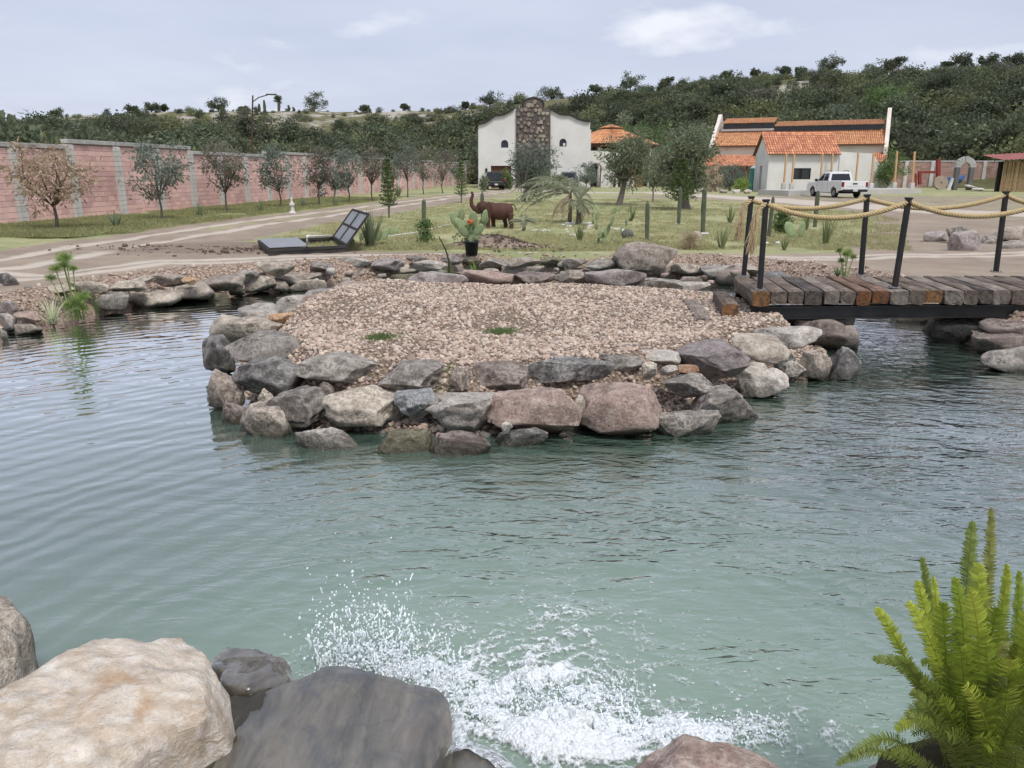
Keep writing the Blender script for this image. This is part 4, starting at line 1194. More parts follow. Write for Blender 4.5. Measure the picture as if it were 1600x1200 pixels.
# ================================================================== BOUNDARY WALL
PINKB = pmat('pink_block', (.82, .54, .49), (.60, .375, .34), .55, .9, .5, 45, .006, orand=.28, spec=.15, world=True)
PINKS = pmat('pink_block_far', (.82, .54, .49), (.60, .375, .34), .55, .9, island=.25, spec=.15, world=True)
MORT = pmat('mortar', (.46, .29, .265), (.38, .24, .22), 3, .95)
CONC = pmat('grey_concrete_block', (.60, .58, .55), (.50, .48, .45), 2.5, .9, .4, 40, .005, orand=.15, spec=.15)
COPE = pmat('concrete_coping', (.50, .485, .46), (.34, .33, .32), 2.0, .9, .5, 30, .006, spec=.15)
wang = math.atan(WALL0[1])
wd_ = Vector((math.sin(wang), math.cos(wang), 0))       # along the wall, away from the camera
wn_ = Vector((math.cos(wang), -math.sin(wang), 0))      # towards the garden
rzw = -wang
def wp(y): return Vector((WALL0[0] + WALL0[1] * y, y, 0))
wall = thing('boundary_wall', 'long pink block wall with grey block pillars along the left', 'wall', tuple(wp(40)))
BAY = 2.95
ys = [28.2 + BAY * math.cos(wang) * i for i in range(-3, 34)]
BH, BL = .2, .4
_bm = MB().box((0, 0, 0), (.12, BL - .012, BH - .012), bev=.006).mesh('block'); _bm.materials.append(PINKB)
_cm = MB().box((0, 0, 0), (.36, .40, BH - .010), bev=.008).mesh('block'); _cm.materials.append(CONC)
def level(i):                                            # every three bays the top steps up or down
    return (2.62, 2.84)[((i - 4) // 3) % 2 == 0]
nblk = 0
far = MB(); farc = MB()
for i, y0 in enumerate(ys[:-1]):
    h = level(i)
    a = wp(y0) + wd_ * .2; n = int(round((BAY - .4) / BL)); bl = (BAY - .4) / n
    core = MB().box((wp(y0) + wd_ * BAY / 2 + Vector((0, 0, G + h / 2 - .1))), (.10, BAY - .38, h + .2), rzw)
    core.build('wall_panel', MORT, wall, world=True)
    nc = int(round(h / BH))
    for c in range(nc):
        off = (c % 2) * .5
        k = 0.0
        cells = []
        s_ = 0.0
        if off: cells.append((0, bl * .5)); s_ = bl * .5
        while s_ < BAY - .4 - .01:
            e = min(s_ + bl, BAY - .4); cells.append((s_, e)); s_ = e
        for (s0, s1) in cells:
            p = a + wd_ * ((s0 + s1) / 2) + wn_ * (.012 + random.uniform(-.003, .003)); p.z = G + c * BH + BH / 2
            if 3 <= i <= 5 and s1 - s0 > bl * .9 and nblk < 298:
                o = link('block', _bm, None, wall, world=True, loc=p, rot=(0, 0, rzw)); o.scale = (1, (s1 - s0) / BL, 1); nblk += 1
            else:
                far.box(p, (.12, s1 - s0 - .012, BH - .012), rzw)
    # coping beam
    MB().box(wp(y0) + wd_ * (BAY / 2 + .02) + Vector((0, 0, G + h + .09)), (.30, BAY + .10 + (.16 if level(i + 1) != h else 0), .16), rzw, bev=.012).build('coping', COPE, wall, world=True)
    hp = max(h, level(i - 1)) - .02
    if 2 <= i <= 9:
        col_ = MB().box(wp(y0) + Vector((0, 0, G + hp / 2)), (.30, .34, hp), rzw).build('pillar', MORT, wall, world=True)
        for c in range(int(hp / BH)):
            o = link('block', _cm, None, col_, world=True, loc=wp(y0) + wn_ * .035 + Vector((0, 0, G + c * BH + BH / 2)), rot=(0, 0, rzw))
    else:
        pm_ = MB()
        for c in range(int(hp / BH)):
            pm_.box(wp(y0) + wn_ * .035 + Vector((0, 0, G + c * BH + BH / 2)), (.36, .40, BH - .010), rzw)
        tag(pm_.build('pillar', CONC, wall, world=True), kind='stuff')
tag(far.build('block_courses', PINKS, wall, world=True), kind='stuff')

# street lamp behind the wall
lb = Q(401, 300, 50); lb.z = G
lamp = thing('street_lamp', 'slim rusty street lamp pole rising behind the pink wall', 'street lamp', tuple(lb))
RUST = pmat('rusty_steel', (.115, .055, .040), (.07, .038, .03), 5, .85, .4, 40, .004)
tp = Q(395, 149, lb.y)
MB().tube([lb, (lb.x - .05, lb.y, 4), (tp.x, lb.y, tp.z)], [.07, .06, .045], 8).build('pole', RUST, lamp, True, world=True)
e_ = Q(424, 148, lb.y)
MB().tube([(tp.x, lb.y, tp.z - .35), (tp.x + .35, lb.y, tp.z - .12), (e_.x - .2, lb.y, e_.z)], .03, 6).build('arm', RUST, lamp, True, world=True)
MB().box((e_.x, lb.y, e_.z + .02), (.62, .22, .07), bev=.02).build('lamp_head', pmat('lamp_housing', (.12, .12, .12)), lamp, world=True)
MB().box((e_.x + .08, lb.y, e_.z - .02), (.30, .15, .02)).build('lens', pmat('lamp_lens', (.5, .5, .48), rough=.3), lamp, world=True)

# ================================================================== BUILDINGS
WHITE = pmat('white_stucco', (.76, .745, .715), (.645, .625, .585), .45, .9, .25, 12, .01, spec=.15)
CREAM = pmat('cream_stucco', (.76, .685, .61), (.70, .62, .545), .6, .9, .25, 12, .01, spec=.15)
TILE = pmat('clay_tile', (.76, .40, .215), (.64, .31, .155), 1.2, .85, island=.35, spec=.2)
TILE2 = pmat('red_clay_tile', (.74, .345, .20), (.58, .25, .145), 1.2, .85, island=.5, spec=.2)
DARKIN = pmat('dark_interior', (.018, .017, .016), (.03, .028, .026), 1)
TRIM = pmat('black_trim', (.03, .028, .027), (.045, .04, .038), 2, .7)
GLASS = pmat('dark_window_glass', (.02, .024, .028), (.03, .034, .038), .5, .08, spec=.6)
WOODB = pmat('brown_wood', (.17, .085, .050), (.11, .055, .034), 3, .75, .3, 30, .006)
PINE = pmat('raw_pine', (.62, .40, .21), (.50, .31, .155), 3, .8, .2, 30, .004)
IRON = pmat('wrought_iron', (.03, .03, .032), rough=.6)
CHAN = pmat('groove_shade_tile', (.34, .15, .085), (.25, .11, .065), 1.5, .9)
def tiles(o, u, v, nu, nv, r=None, mat=TILE, owner=None):
    """barrel tiles on a slope: o eave corner, u along the eave, v up the slope"""
    o, u, v = Vector(o), Vector(u), Vector(v)
    n = u.cross(v).normalized()
    if n.z < 0: n = -n
    du = u / nu; dv = v / nv
    r = r or du.length * .42
    segs = 5
    m_ = MB()
    ud, vd = u.normalized(), v.normalized()
    A_ = [(math.cos(math.pi * k / segs), math.sin(math.pi * k / segs)) for k in range(segs + 1)]
    for i in range(nu):
        for j in range(nv):
            c = o + du * (i + .5) + dv * j
            vs = []
            for (q, lift, rr_) in ((0.0, .035, 1.0), (1.12, .0, .86)):
                for (ca, sa) in A_:
                    vs.append(c + dv * q + ud * (-ca * r * rr_) + n * (sa * r * .75 * rr_ + lift + random.uniform(0, .006)))
            fs = [(k, k + 1, segs + 2 + k, segs + 1 + k) for k in range(segs)]
            m_.add([tuple(p) for p in vs], np.array(fs))
    # flat channel sheet under the barrels, groove shade painted in as dark colour
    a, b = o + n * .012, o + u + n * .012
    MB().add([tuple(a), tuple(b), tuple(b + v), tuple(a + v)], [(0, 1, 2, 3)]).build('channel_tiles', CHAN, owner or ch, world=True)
    return m_
def arch(cx_, z0, w, h, n=8):
    r = w / 2
    return [(cx_ - r, z0), (cx_ + r, z0)] + [(cx_ + r * math.cos(a), z0 + h - r + r * math.sin(a)) for a in np.linspace(0, math.pi, n)]
# ---- the white hall with a stone bay
FY_ = 88.7
def fp(px, py):
    q = Q(px, py, FY_); return (q.x, q.z)
hall = thing('white_hall', 'tall white hall with curved parapet and central stone bay', 'building', (2.5, FY_, G))
def lp(c): return c
zb_ = G - .3
outl = [(fp(747.5, 295)[0], zb_), (fp(808, 295)[0], zb_), fp(808, 169.5), fp(803, 170.5), fp(796, 175), fp(788, 179.3), fp(779, 180.8), fp(774, 181), fp(768, 185.5), fp(758, 192), fp(747.5, 194.8)]
w1 = arch(fp(788, 0)[0], fp(0, 230.8)[1], .80, fp(0, 218.5)[1] - fp(0, 230.8)[1])
gar = [(fp(767, 259)[0], zb_ + .3), (fp(799, 259)[0], zb_ + .3), fp(799, 259), fp(767, 259)]
MB().prism(outl, [w1, gar], (0, FY_, 0), (1, 0, 0), (0, 0, 1), .35).build('wall', WHITE, hall, world=True)
outr = [(fp(859, 295)[0], zb_), (fp(922, 295)[0], zb_), fp(922, 190.4), fp(913, 189.5), fp(903, 186.5), fp(895, 182), fp(890, 179.8), fp(880, 179.8), fp(873, 178), fp(866, 174), fp(859.2, 169.4)]
w2 = arch(fp(883.5, 0)[0], fp(0, 229)[1], .80, fp(0, 216.5)[1] - fp(0, 229)[1])
MB().prism(outr, [w2], (0, FY_, 0), (1, 0, 0), (0, 0, 1), .35).build('wall', WHITE, hall, world=True)
sb = [(fp(806.5, 295)[0], zb_), (fp(860, 295)[0], zb_), fp(860, 169), fp(849, 169)]
sb += [fp(833 + 16.5 * math.cos(a), 166 - 12 * math.sin(a)) for a in np.linspace(0, math.pi, 12)] + [fp(817, 169), fp(806.5, 169)]
STONEB = pmat('stone_mortar', (.14, .12, .105), (.09, .08, .07), 3, .95)
MB().prism(sb, [], (0, FY_ - .22, 0), (1, 0, 0), (0, 0, 1), .5).build('stone_bay', STONEB, hall, world=True)
STONE = pmat('bay_stone', (.36, .30, .245), (.17, .145, .125), .9, .9, island=.9, spec=.15)
m_ = MB()
xs = np.arange(fp(808, 0)[0], fp(859, 0)[0], .50); zs = np.arange(G, 10.4, .46)
for j, z in enumerate(zs):
    for x in xs:
        cx_, cz_ = x + random.uniform(-.16, .16) + (.25 if j % 2 else 0), z + random.uniform(-.14, .14)
        py_ok = poly_sd(np.array([cx_]), np.array([cz_]), sb)[0] < -.18
        if not py_ok: continue
        s_ = random.uniform(.17, .31)
        nn = random.randint(4, 6); a0 = random.uniform(0, 6)
        rim = [(cx_ + s_ * random.uniform(.75, 1.15) * math.cos(a0 + 2 * math.pi * k / nn), cz_ + s_ * random.uniform(.7, 1.1) * math.sin(a0 + 2 * math.pi * k / nn)) for k in range(nn)]
        y0 = FY_ - .225; y1 = FY_ - .225 - random.uniform(.06, .13)
        vs = [(a, y0, b) for a, b in rim] + [(cx_ + (a - cx_) * .90, y1, cz_ + (b - cz_) * .90) for a, b in rim]
        fs = [(k, (k + 1) % nn, nn + (k + 1) % nn, nn + k) for k in range(nn)] + [tuple(range(nn, 2 * nn))]
        m_.add(vs, fs)
tag(m_.build('stone_cladding', STONE, hall, world=True), kind='stuff')
# black coping following the parapet
def coping(pts, name='parapet_trim'):
    m = MB(); n = len(pts)
    for (a, b) in zip(pts[:-1], pts[1:]):
        m.bar(Vector((a[0], FY_ + .06, a[1] + .05)), Vector((b[0], FY_ + .06, b[1] + .05)), .60, .20)
    m.build(name, TRIM, hall, world=True)
coping(outl[2:][1:]); coping(outr[2:]); coping(sb[3:-1])
# sides, back, roof
x0, x1 = outl[0][0], outr[1][0]
MB().box((x0 + .175, FY_ + 7.4, (zb_ + 6.0) / 2), (.35, 14, 6.0 - zb_ + 1.5)).build('side_wall', WHITE, hall, world=True)
MB().box((x1 - .175, FY_ + 7.4, (zb_ + 6.0) / 2), (.35, 14, 6.0 - zb_ + 1.5)).build('side_wall', WHITE, hall, world=True)
MB().box(((x0 + x1) / 2, FY_ + 14.6, 3.2), (x1 - x0, .35, 6.6)).build('back_wall', WHITE, hall, world=True)
MB().box(((x0 + x1) / 2, FY_ + 7.4, 6.2), (x1 - x0 - .7, 14, .25)).build('flat_roof', COPE, hall, world=True)
for wdw in (w1, w2):
    xc = (wdw[0][0] + wdw[1][0]) / 2; zc = (wdw[0][1] + max(p[1] for p in wdw)) / 2
    wo = MB().prism([(xc + (a - xc) * .99, zc + (b - zc) * .99) for a, b in wdw], [], (0, FY_ + .22, 0), (1, 0, 0), (0, 0, 1), .03).build('window', GLASS, hall, world=True)
    fr_ = MB()
    fr_.bar((xc, FY_ + .20, wdw[0][1]), (xc, FY_ + .20, wdw[0][1] + .85), .03).build('mullion', IRON, wo, world=True)
MB().box((w2[0][0] + .55, FY_ + .20, w2[0][1] + .22), (.26, .02, .30)).build('window_light', WHITE, hall, world=True)
MB().box(((gar[0][0] + gar[1][0]) / 2, FY_ + .30, (gar[0][1] + gar[2][1]) / 2), (gar[1][0] - gar[0][0] + .1, .06, gar[2][1] - gar[0][1] + .1)).build('garage_door', pmat('maroon_gate', (.10, .040, .032), (.06, .026, .022), 2, .6), hall, world=True)
for k in range(8):
    xk = gar[0][0] + (gar[1][0] - gar[0][0]) * (k + .5) / 8
    MB().box((xk, FY_ + .255, (gar[0][1] + gar[2][1]) / 2), (.20, .03, gar[2][1] - gar[0][1] - .06)).build('plank', WOODB, hall, world=True)
for (px, py) in ((760, 266), (932.5, 261)):
    q = fp(px, py)
    l_ = thing('wall_lantern', 'black iron wall lantern %s' % ('left of the hall garage door' if px < 800 else 'above the small arch beside the white hall'), 'lantern', (q[0], FY_ - .2, q[1]))
    MB().bar((0, .2, .25), (0, 0, .25), .04).build('bracket', IRON, l_)
    MB().lathe([(0.0, -.30), (.09, -.26), (.15, .10), (.02, .26), (0, .30)], 8).build('lantern_body', IRON, l_)
# ---- white arcade wall and round tiled pavilion to the right of the hall
AY = 94.0
def ap(px, py):
    q = Q(px, py, AY); return (q.x, q.z)
arc = thing('arcade_wall', 'white wall with an arched gateway right of the tall hall', 'wall', (ap(955, 290)[0], AY, G))
ol = [(ap(915, 0)[0], G - .3), (ap(1012, 0)[0], G - .3), ap(1012, 243), ap(958, 237), ap(915, 235)]
h1 = arch(ap(938.5, 0)[0], G - .2, 1.25, ap(0, 256)[1] - G + .2, 10)
h2 = [(ap(966, 0)[0], G - .2), (ap(998, 0)[0], G - .2), ap(998, 261), ap(966, 261)]
h3 = arch(ap(924, 0)[0], ap(0, 243)[1], .4, .35, 6)
MB().prism(ol, [h1, h2, h3], (0, AY, 0), (1, 0, 0), (0, 0, 1), .4).build('wall', WHITE, arc, world=True)
MB().tube([Vector((ap(938.5, 0)[0] + .70 * math.cos(a), AY - .02, ap(0, 256)[1] - .62 + .70 * math.sin(a))) for a in np.linspace(-.2, math.pi, 14)], .09, 6).build('arch_moulding', pmat('arch_stone', (.36, .32, .28)), arc, True, world=True)
MB().box((ap(1006, 0)[0], AY - .2, (G + ap(0, 261)[1]) / 2), (1.35, .12, ap(0, 261)[1] - G)).build('timber_gate', pmat('orange_wood_gate', (.36, .18, .085), (.27, .13, .06), 2, .7), arc, world=True)
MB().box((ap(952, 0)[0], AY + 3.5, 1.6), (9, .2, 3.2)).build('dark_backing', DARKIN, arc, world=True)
for k in range(9):
    xk = ap(928, 0)[0] + k * .62
    if abs(xk - ap(938.5, 0)[0]) < .8: continue
    MB().box((xk, AY - 1.2, G + .65), (.28, .1, 1.6), bev=.03).build('fence_picket', WHITE, arc, world=True)
pc = Q(954, 227, 101.0); pr_ = (1030 - 954) * mpp(pc)
pav = thing('tiled_pavilion', 'round pavilion with orange tiled roof and small cupola', 'building', (pc.x, pc.y, G))
def octa(m, r0, z0, r1, z1, nseg=8):
    pass
ze = pc.z; z1 = Q(954, 203, 101).z; z2 = Q(954, 201, 101).z; z3 = Q(954, 195.5, 101).z
m_ = MB(); NS = 8
def conic(m, r0, za, r1, zb2, ns, nt, nv):
    for s in range(ns):
        a0, a1 = 2 * math.pi * s / ns, 2 * math.pi * (s + 1) / ns
        for k in range(nt):
            for j in range(nv):
                vs = []
                for (q, lift, sc_) in ((j / nv, .05, 1.0), ((j + 1.1) / nv, 0, .85)):
                    q = min(q, 1)
                    r = r0 + (r1 - r0) * q; z = za + (zb2 - za) * q
                    p0 = Vector((r * math.cos(a0), r * math.sin(a0), z)); p1 = Vector((r * math.cos(a1), r * math.sin(a1), z))
                    for e in range(4):
                        f_ = (k + (e / 3 * sc_ + (1 - sc_) / 2)) / nt
                        pt = p0.lerp(p1, f_); pt.z += lift + .10 * math.sin(math.pi * e / 3)
                        vs.append(tuple(pt))
                m.add(vs, np.array([(e, e + 1, e + 5, e + 4) for e in range(3)]))
conic(m_, pr_, ze, 1.25, z1, 8, 14, 9)
po = tag(m_.build('roof_tiles', TILE, pav, world=False, loc=(0, 0, -G)), kind='stuff')
m_ = MB(); conic(m_, 1.5, z2, .05, z3, 8, 4, 3)
tag(m_.build('cupola_tiles', TILE, pav, loc=(0, 0, -G)), kind='stuff')
MB().lathe([(1.1, z1 - G - .3), (1.1, z2 - G + .05)], 8).build('cupola_drum', WOODB, pav)
MB().lathe([(pr_ * .93, ze - G - .02), (pr_ * .93, ze - G - .35), (pr_ * .90, ze - G - .35)], 8).build('eave_beam', WOODB, pav)
for k in range(8):
    a = 2 * math.pi * (k + .5) / 8
    MB().lathe([(.2, 0), (.18, ze - G - .2)], 8, (pr_ * .82 * math.cos(a), pr_ * .82 * math.sin(a), 0)).build('column', WHITE, pav)
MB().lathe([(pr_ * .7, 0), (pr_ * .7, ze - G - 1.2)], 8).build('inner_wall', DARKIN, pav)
# ---- the long church-like building with two tiers of tiled roof
CY0, CY1 = 98.0, 90.0
def cp(px, py):                                     # point on its long front
    f_ = (px - 1105) / (1381 - 1105); return Q(px, py, CY0 + (CY1 - CY0) * f_)
ch = thing('long_tiled_hall', 'long cream building with stepped orange tile roofs and curved gable ends', 'building', tuple(cp(1240, 285)))
ca, cb = cp(1106, 285), cp(1380, 285)
uu = Vector((cb.x - ca.x, cb.y - ca.y, 0)); cl = uu.length; uu.normalize(); vv = Vector((-uu.y, uu.x, 0))
def clz(px, py): return cp(px, py).z
ev = (clz(1107, 229.5) + clz(1374, 222)) / 2
tpz = (clz(1115, 208) + clz(1374, 202)) / 2 + .3
def at_(s, d, z): 
    p = ca + uu * s + vv * d; return Vector((p.x, p.y, z))
def cbox(name, s0, s1, d0, d1, z0, z1_, mat):
    c = at_((s0 + s1) / 2, (d0 + d1) / 2, (z0 + z1_) / 2)
    return MB().box(c, (s1 - s0, d1 - d0, z1_ - z0), math.atan2(uu.y, uu.x)).build(name, mat, ch, world=True)
cbox('front_wall', .3, cl - .3, 0, .3, G - .4, ev, CREAM)
cbox('nave_wall', .6, cl - .6, 3.2, 3.5, ev - .5, tpz + .3, CREAM)
cbox('back_wall', .6, cl - .6, 9, 9.3, G, ev + .3, CREAM)
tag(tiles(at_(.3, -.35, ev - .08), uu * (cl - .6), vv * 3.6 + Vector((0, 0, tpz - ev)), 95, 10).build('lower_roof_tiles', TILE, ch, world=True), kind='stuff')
MB().bar(at_(.3, -.36, ev - .16), at_(cl - .3, -.36, ev - .16), .06, .12).build('eave_board', WOODB, ch, world=True)
sl = (1203 - 1107) / (1381 - 1107) * cl                # where the clerestory steps
zl0, zl1 = tpz + .20, tpz + .85
cbox('clerestory_window', .9, sl, 3.10, 3.14, zl0, zl1, GLASS)
for k in range(5):
    cbox('clerestory_post', .9 + (sl - .95) * k / 4, 1.05 + (sl - .95) * k / 4, 3.02, 3.09, zl0, zl1, WOODB)
cbox('clerestory_sill', .8, sl + .1, 2.9, 3.2, tpz, tpz + .24, WHITE)
cbox('clerestory_window', sl + .1, cl - .6, 3.10, 3.14, tpz - .15, tpz + .40, GLASS)
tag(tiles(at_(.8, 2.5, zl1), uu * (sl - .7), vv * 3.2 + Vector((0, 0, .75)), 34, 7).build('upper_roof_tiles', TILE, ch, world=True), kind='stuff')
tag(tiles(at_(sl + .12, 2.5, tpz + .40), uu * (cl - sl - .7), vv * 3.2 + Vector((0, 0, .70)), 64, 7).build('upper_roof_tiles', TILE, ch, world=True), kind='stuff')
# gable ends: curved silhouettes
def gable(s, px, top, hgt):
    prof = [(-.6, G - .4), (9.6, G - .4), (9.6, ev + .2), (8.2, ev + .9), (7.4, tpz + .5), (6.6, tpz + 1.0), (5.7, tpz + 1.6), (5.4, top - .2), (5.0, top), (4.6, top - .2), (4.2, tpz + 1.6), (3.4, tpz + .9), (2.4, tpz + .35), (1.6, tpz - .1), (.8, ev + .8), (.0, ev + .3), (-.6, ev - .4)]
    MB().prism(prof, [], at_(s, 0, 0), vv, (0, 0, 1), .42).build('gable_wall', CREAM, ch, world=True)
gable(.35, 1119, clz(1118, 177) + .2, 0); gable(cl + .05, 1381, clz(1380, 166) + .2, 0)
# porch roof on the left and the small one at the right end
pz = clz(1140, 260)
tag(tiles(at_(-.3, -3.2, pz), uu * (cl * .335), vv * 3.0 + Vector((0, 0, clz(1140, 248) - pz + .4)), 34, 7).build('porch_roof_tiles', TILE2, ch, world=True), kind='stuff')
for k in range(5):
    p = at_(.2 + k * cl * .08, -2.9, 0)
    MB().box((p.x, p.y, (G + pz) / 2), (.2, .2, pz - G)).build('porch_post', WOODB, ch, world=True)
cbox('porch_backing', .3, cl * .33, -.12, -.04, G, pz - .3, pmat('grey_render', (.40, .37, .34), (.33, .30, .28), 1))
pz2 = clz(1366, 254)
tag(tiles(at_(cl * .93, -2.0, pz2), uu * (cl * .075), vv * 2.0 + Vector((0, 0, clz(1366, 243) - pz2 + .3)), 7, 5).build('side_porch_tiles', TILE2, ch, world=True), kind='stuff')
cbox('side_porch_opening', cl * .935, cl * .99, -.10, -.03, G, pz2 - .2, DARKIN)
# ---- the small white house in front of it
hb = P(1197, 300); hw = P(1307, 298)
hu = Vector((1, .06, 0)).normalized(); hv_ = Vector((-.06, 1, 0)).normalized() ; hv_ = (hv_ + Vector((.16, 0, 0))).normalized()
HW = 111 * mpp(hb); HD = 6.0
house = thing('small_house', 'small white house with red barrel tile roof beside the pickup', 'house', tuple(hb))
ez = Q(1200, 240, hb.y).z; rz_ = Q(1250, 209, hb.y + HD * .45).z
def hp_(s, d, z): 
    p = hb + hu * s + hv_ * d; return Vector((p.x, p.y, z))
wl, wr = (1238 - 1197) * mpp(hb), (1265.5 - 1197) * mpp(hb)
wz0, wz1 = Q(1250, 280.3, hb.y).z, Q(1250, 262.7, hb.y).z
MB().prism([(0, G - .3), (HW, G - .3), (HW, ez), (0, ez)], [[(wl, wz0), (wr, wz0), (wr, wz1), (wl, wz1)]], (hb.x, hb.y, 0), hu, (0, 0, 1), .25).build('wall', WHITE, house, world=True)
wi = MB().prism([(wl, wz0), (wr, wz0), (wr, wz1), (wl, wz1)], [], (hb.x, hb.y + .12, 0), hu, (0, 0, 1), .03).build('window', GLASS, house, world=True)
fm = MB()
for (a, b) in (((wl, wz0), (wr, wz0)), ((wl, wz1), (wr, wz1)), ((wl, wz0), (wl, wz1)), ((wr, wz0), (wr, wz1)), (((wl + wr) / 2, wz0), ((wl + wr) / 2, wz1))):
    pa, pb = hb + hu * a[0], hb + hu * b[0]
    fm.bar((pa.x, pa.y + .06, a[1]), (pb.x, pb.y + .06, b[1]), .07)
fm.build('frame', TRIM, wi, world=True)
MB().prism([(0, G - .3), (HD, G - .3), (HD, ez), (HD * .5, rz_ - .1), (0, ez)], [[(HD * .42, G), (HD * .60, G), (HD * .60, G + 2.3), (HD * .42, G + 2.3)]], (hb.x, hb.y, 0) , hv_, (0, 0, 1), -.25).build('gable_wall', WHITE, house, world=True)
MB().prism([(0, G - .3), (HD, G - .3), (HD, ez), (HD * .5, rz_ - .1), (0, ez)], [], hp_(HW, 0, 0), hv_, (0, 0, 1), .25).build('gable_wall', WHITE, house, world=True)
a = hp_(.35, HD * .51, 0)
MB().bar(hp_(.30, HD * .40, G + 1.1), hp_(.30, HD * .62, G + 1.1), .06, 2.3).build('door', TRIM, house, world=True)
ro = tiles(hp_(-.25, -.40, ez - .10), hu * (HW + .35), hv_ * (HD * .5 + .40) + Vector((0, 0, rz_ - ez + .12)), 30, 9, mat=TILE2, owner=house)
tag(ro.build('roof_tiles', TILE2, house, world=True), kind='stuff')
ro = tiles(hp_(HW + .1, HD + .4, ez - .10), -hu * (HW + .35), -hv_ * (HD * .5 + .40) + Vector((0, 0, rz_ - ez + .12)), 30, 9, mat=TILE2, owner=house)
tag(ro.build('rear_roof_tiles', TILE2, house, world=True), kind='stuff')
rd = MB()
for k in range(24):
    a, b = hp_(-.2 + k * (HW + .3) / 24, HD * .5, rz_ + .06), hp_(-.2 + (k + 1.08) * (HW + .3) / 24, HD * .5, rz_ + .05)
    rd.tube([a, b], [.14, .12], 8)
tag(rd.build('ridge_tiles', TILE2, house, world=True), kind='stuff')
# annex wall right of the house
q0, q1 = Q(1307, 298, 78), Q(1357, 298, 78)
ax = MB().prism([(0, G - .3), (q1.x - q0.x + 3.0, G - .3), (q1.x - q0.x, Q(1357, 240, 78).z), (0, Q(1307, 237, 78).z)], [], (q0.x, 78, 0), (1, 0, 0), (0, 0, 1), .3).build('annex_wall', WHITE)
tag(ax, 'plain white wall standing between the small house and the long hall', 'wall')
# ---- concrete porch platform with raw timber posts
pl = P(1215, 305)
plat = thing('porch_platform', 'low pale concrete platform in front of the small house', 'platform', tuple(pl))
pa, pb = P(1218, 306.5), P(1428, 302.5)
du_ = (pb - pa); dl = du_.length
CONP = pmat('pale_concrete', (.52, .50, .47), (.44, .42, .40), 1.2, .9, .3, 20, .005)
MB().bar(pa + Vector((0, 1.6, .17)), pb + Vector((0, 1.6, .17)), 3.2, .46).build('slab', CONP, plat, world=True)
for i, (px, yb, yt, lab) in enumerate([(1224, 296, 240, 'leftmost timber post before the small house'), (1236, 299, 241, 'timber post left of the small house window'), (1281, 291, 240, 'timber post right of the small house window'), (1297, 288, 240, 'timber post behind the pickup cab'), (1337, 285, 238, 'timber post behind the pickup bed'), (1360, 297, 239, 'timber post at the right rear of the pickup'), (1397, 291, 236, 'tall timber post left of the red frame'), (1424, 296, 237, 'tall timber post nearest the red frame')]):
    Y_ = 66 + (299 - yb) * .55
    Y_ = min(Y_, 73.6)
    b = Q(px, yb, Y_); tp = Q(px + (yb - yt) * .09, yt, Y_)
    t_ = thing('timber_post', 'raw pine ' + lab, 'post', (b.x, b.y, G + .4), group='unfinished porch posts')
    MB().box((0, 0, .16), (.34, .34, .60), bev=.02).build('footing', CONC, t_)
    MB().bar((0, 0, .4), (tp.x - b.x, 0, tp.z - G - .4), .14, .14, bev=.015).build('shaft', PINE, t_)

# ---- rear brick wall, arch, millstone, red frame, shed on the right
BW = 92.0
rw = thing('rear_brick_wall', 'reddish block wall with pale pillars behind the stone arch', 'wall', (Q(1500, 285, BW).x, BW, G))
xa, xb = Q(1395, 0, BW).x, Q(1640, 0, BW).x
ht = Q(1450, 253, BW).z - G
MB().box(((xa + xb) / 2, BW, G + ht / 2 - .1), (xb - xa, .15, ht + .2)).build('wall_panel', MORT, rw, world=True)
m_ = MB()
for c in range(int(ht / .22)):
    x = xa + (c % 2) * .22
    while x < xb - .44:
        m_.box((x + .21, BW - .075, G + c * .22 + .11), (.42, .05, .20)); x += .435
tag(m_.build('block_courses', pmat('brown_block', (.42, .28, .235), (.34, .22, .18), 1, .9, island=.3), rw, world=True), kind='stuff')
for k in range(7):
    x = xa + .8 + k * 3.0
    MB().box((x, BW - .12, G + ht / 2), (.42, .24, ht + .1), bev=.02).build('pillar', CONC, rw, world=True)
MB().box(((xa + xb) / 2, BW, G + ht + .08), (xb - xa, .3, .16)).build('coping', COPE, rw, world=True)
# stone arch
ab = P(1504, 297)
ar = thing('stone_arch', 'carved grey stone arch standing free in the yard', 'arch', tuple(ab))
sA = mpp(ab)
ARS = pmat('arch_stone_grey', (.50, .49, .46), (.38, .37, .35), 1.5, .9, .5, 20, .01)
DSTONE = pmat('dark_pier_stone', (.17, .175, .175), (.12, .12, .122), 2, .9, .4, 20)
xl, xr = (1491 - 1504) * sA, (1513 - 1504) * sA
sp = (297 - 263) * sA
for x in (xl, xr):
    MB().box((x, 0, sp / 2), (.42, .42, sp), bev=.03).build('pier', DSTONE, ar)
R0 = (xr - xl) / 2
for k in range(9):
    a0, a1 = math.pi * k / 9 + .02, math.pi * (k + 1) / 9 - .02
    n_ = 4; o_ = []
    for a in np.linspace(a0, a1, n_): o_.append(((xl + xr) / 2 + (R0 + .32) * math.cos(a), sp + (R0 + .32) * math.sin(a)))
    for a in np.linspace(a1, a0, n_): o_.append(((xl + xr) / 2 + (R0 - .24) * math.cos(a), sp + (R0 - .24) * math.sin(a)))
    e = .06 if k == 4 else 0
    MB().prism([((x - (xl + xr) / 2) * (1 + e) + (xl + xr) / 2, sp + (z - sp) * (1 + e)) for x, z in o_][::-1], [], (0, -.22 - e, 0), (1, 0, 0), (0, 0, 1), .44 + 2 * e).build('voussoir', ARS, ar)
MB().box((xl - .45, .1, .45), (.22, .3, 1.5), M=Matrix.Rotation(.3, 3, 'Y')).build('leaning_slab', WHITE, ar)
ms_ = P(1470, 296)
mill = thing('millstone', 'round tan millstone leaning beside the stone arch', 'millstone', tuple(ms_))
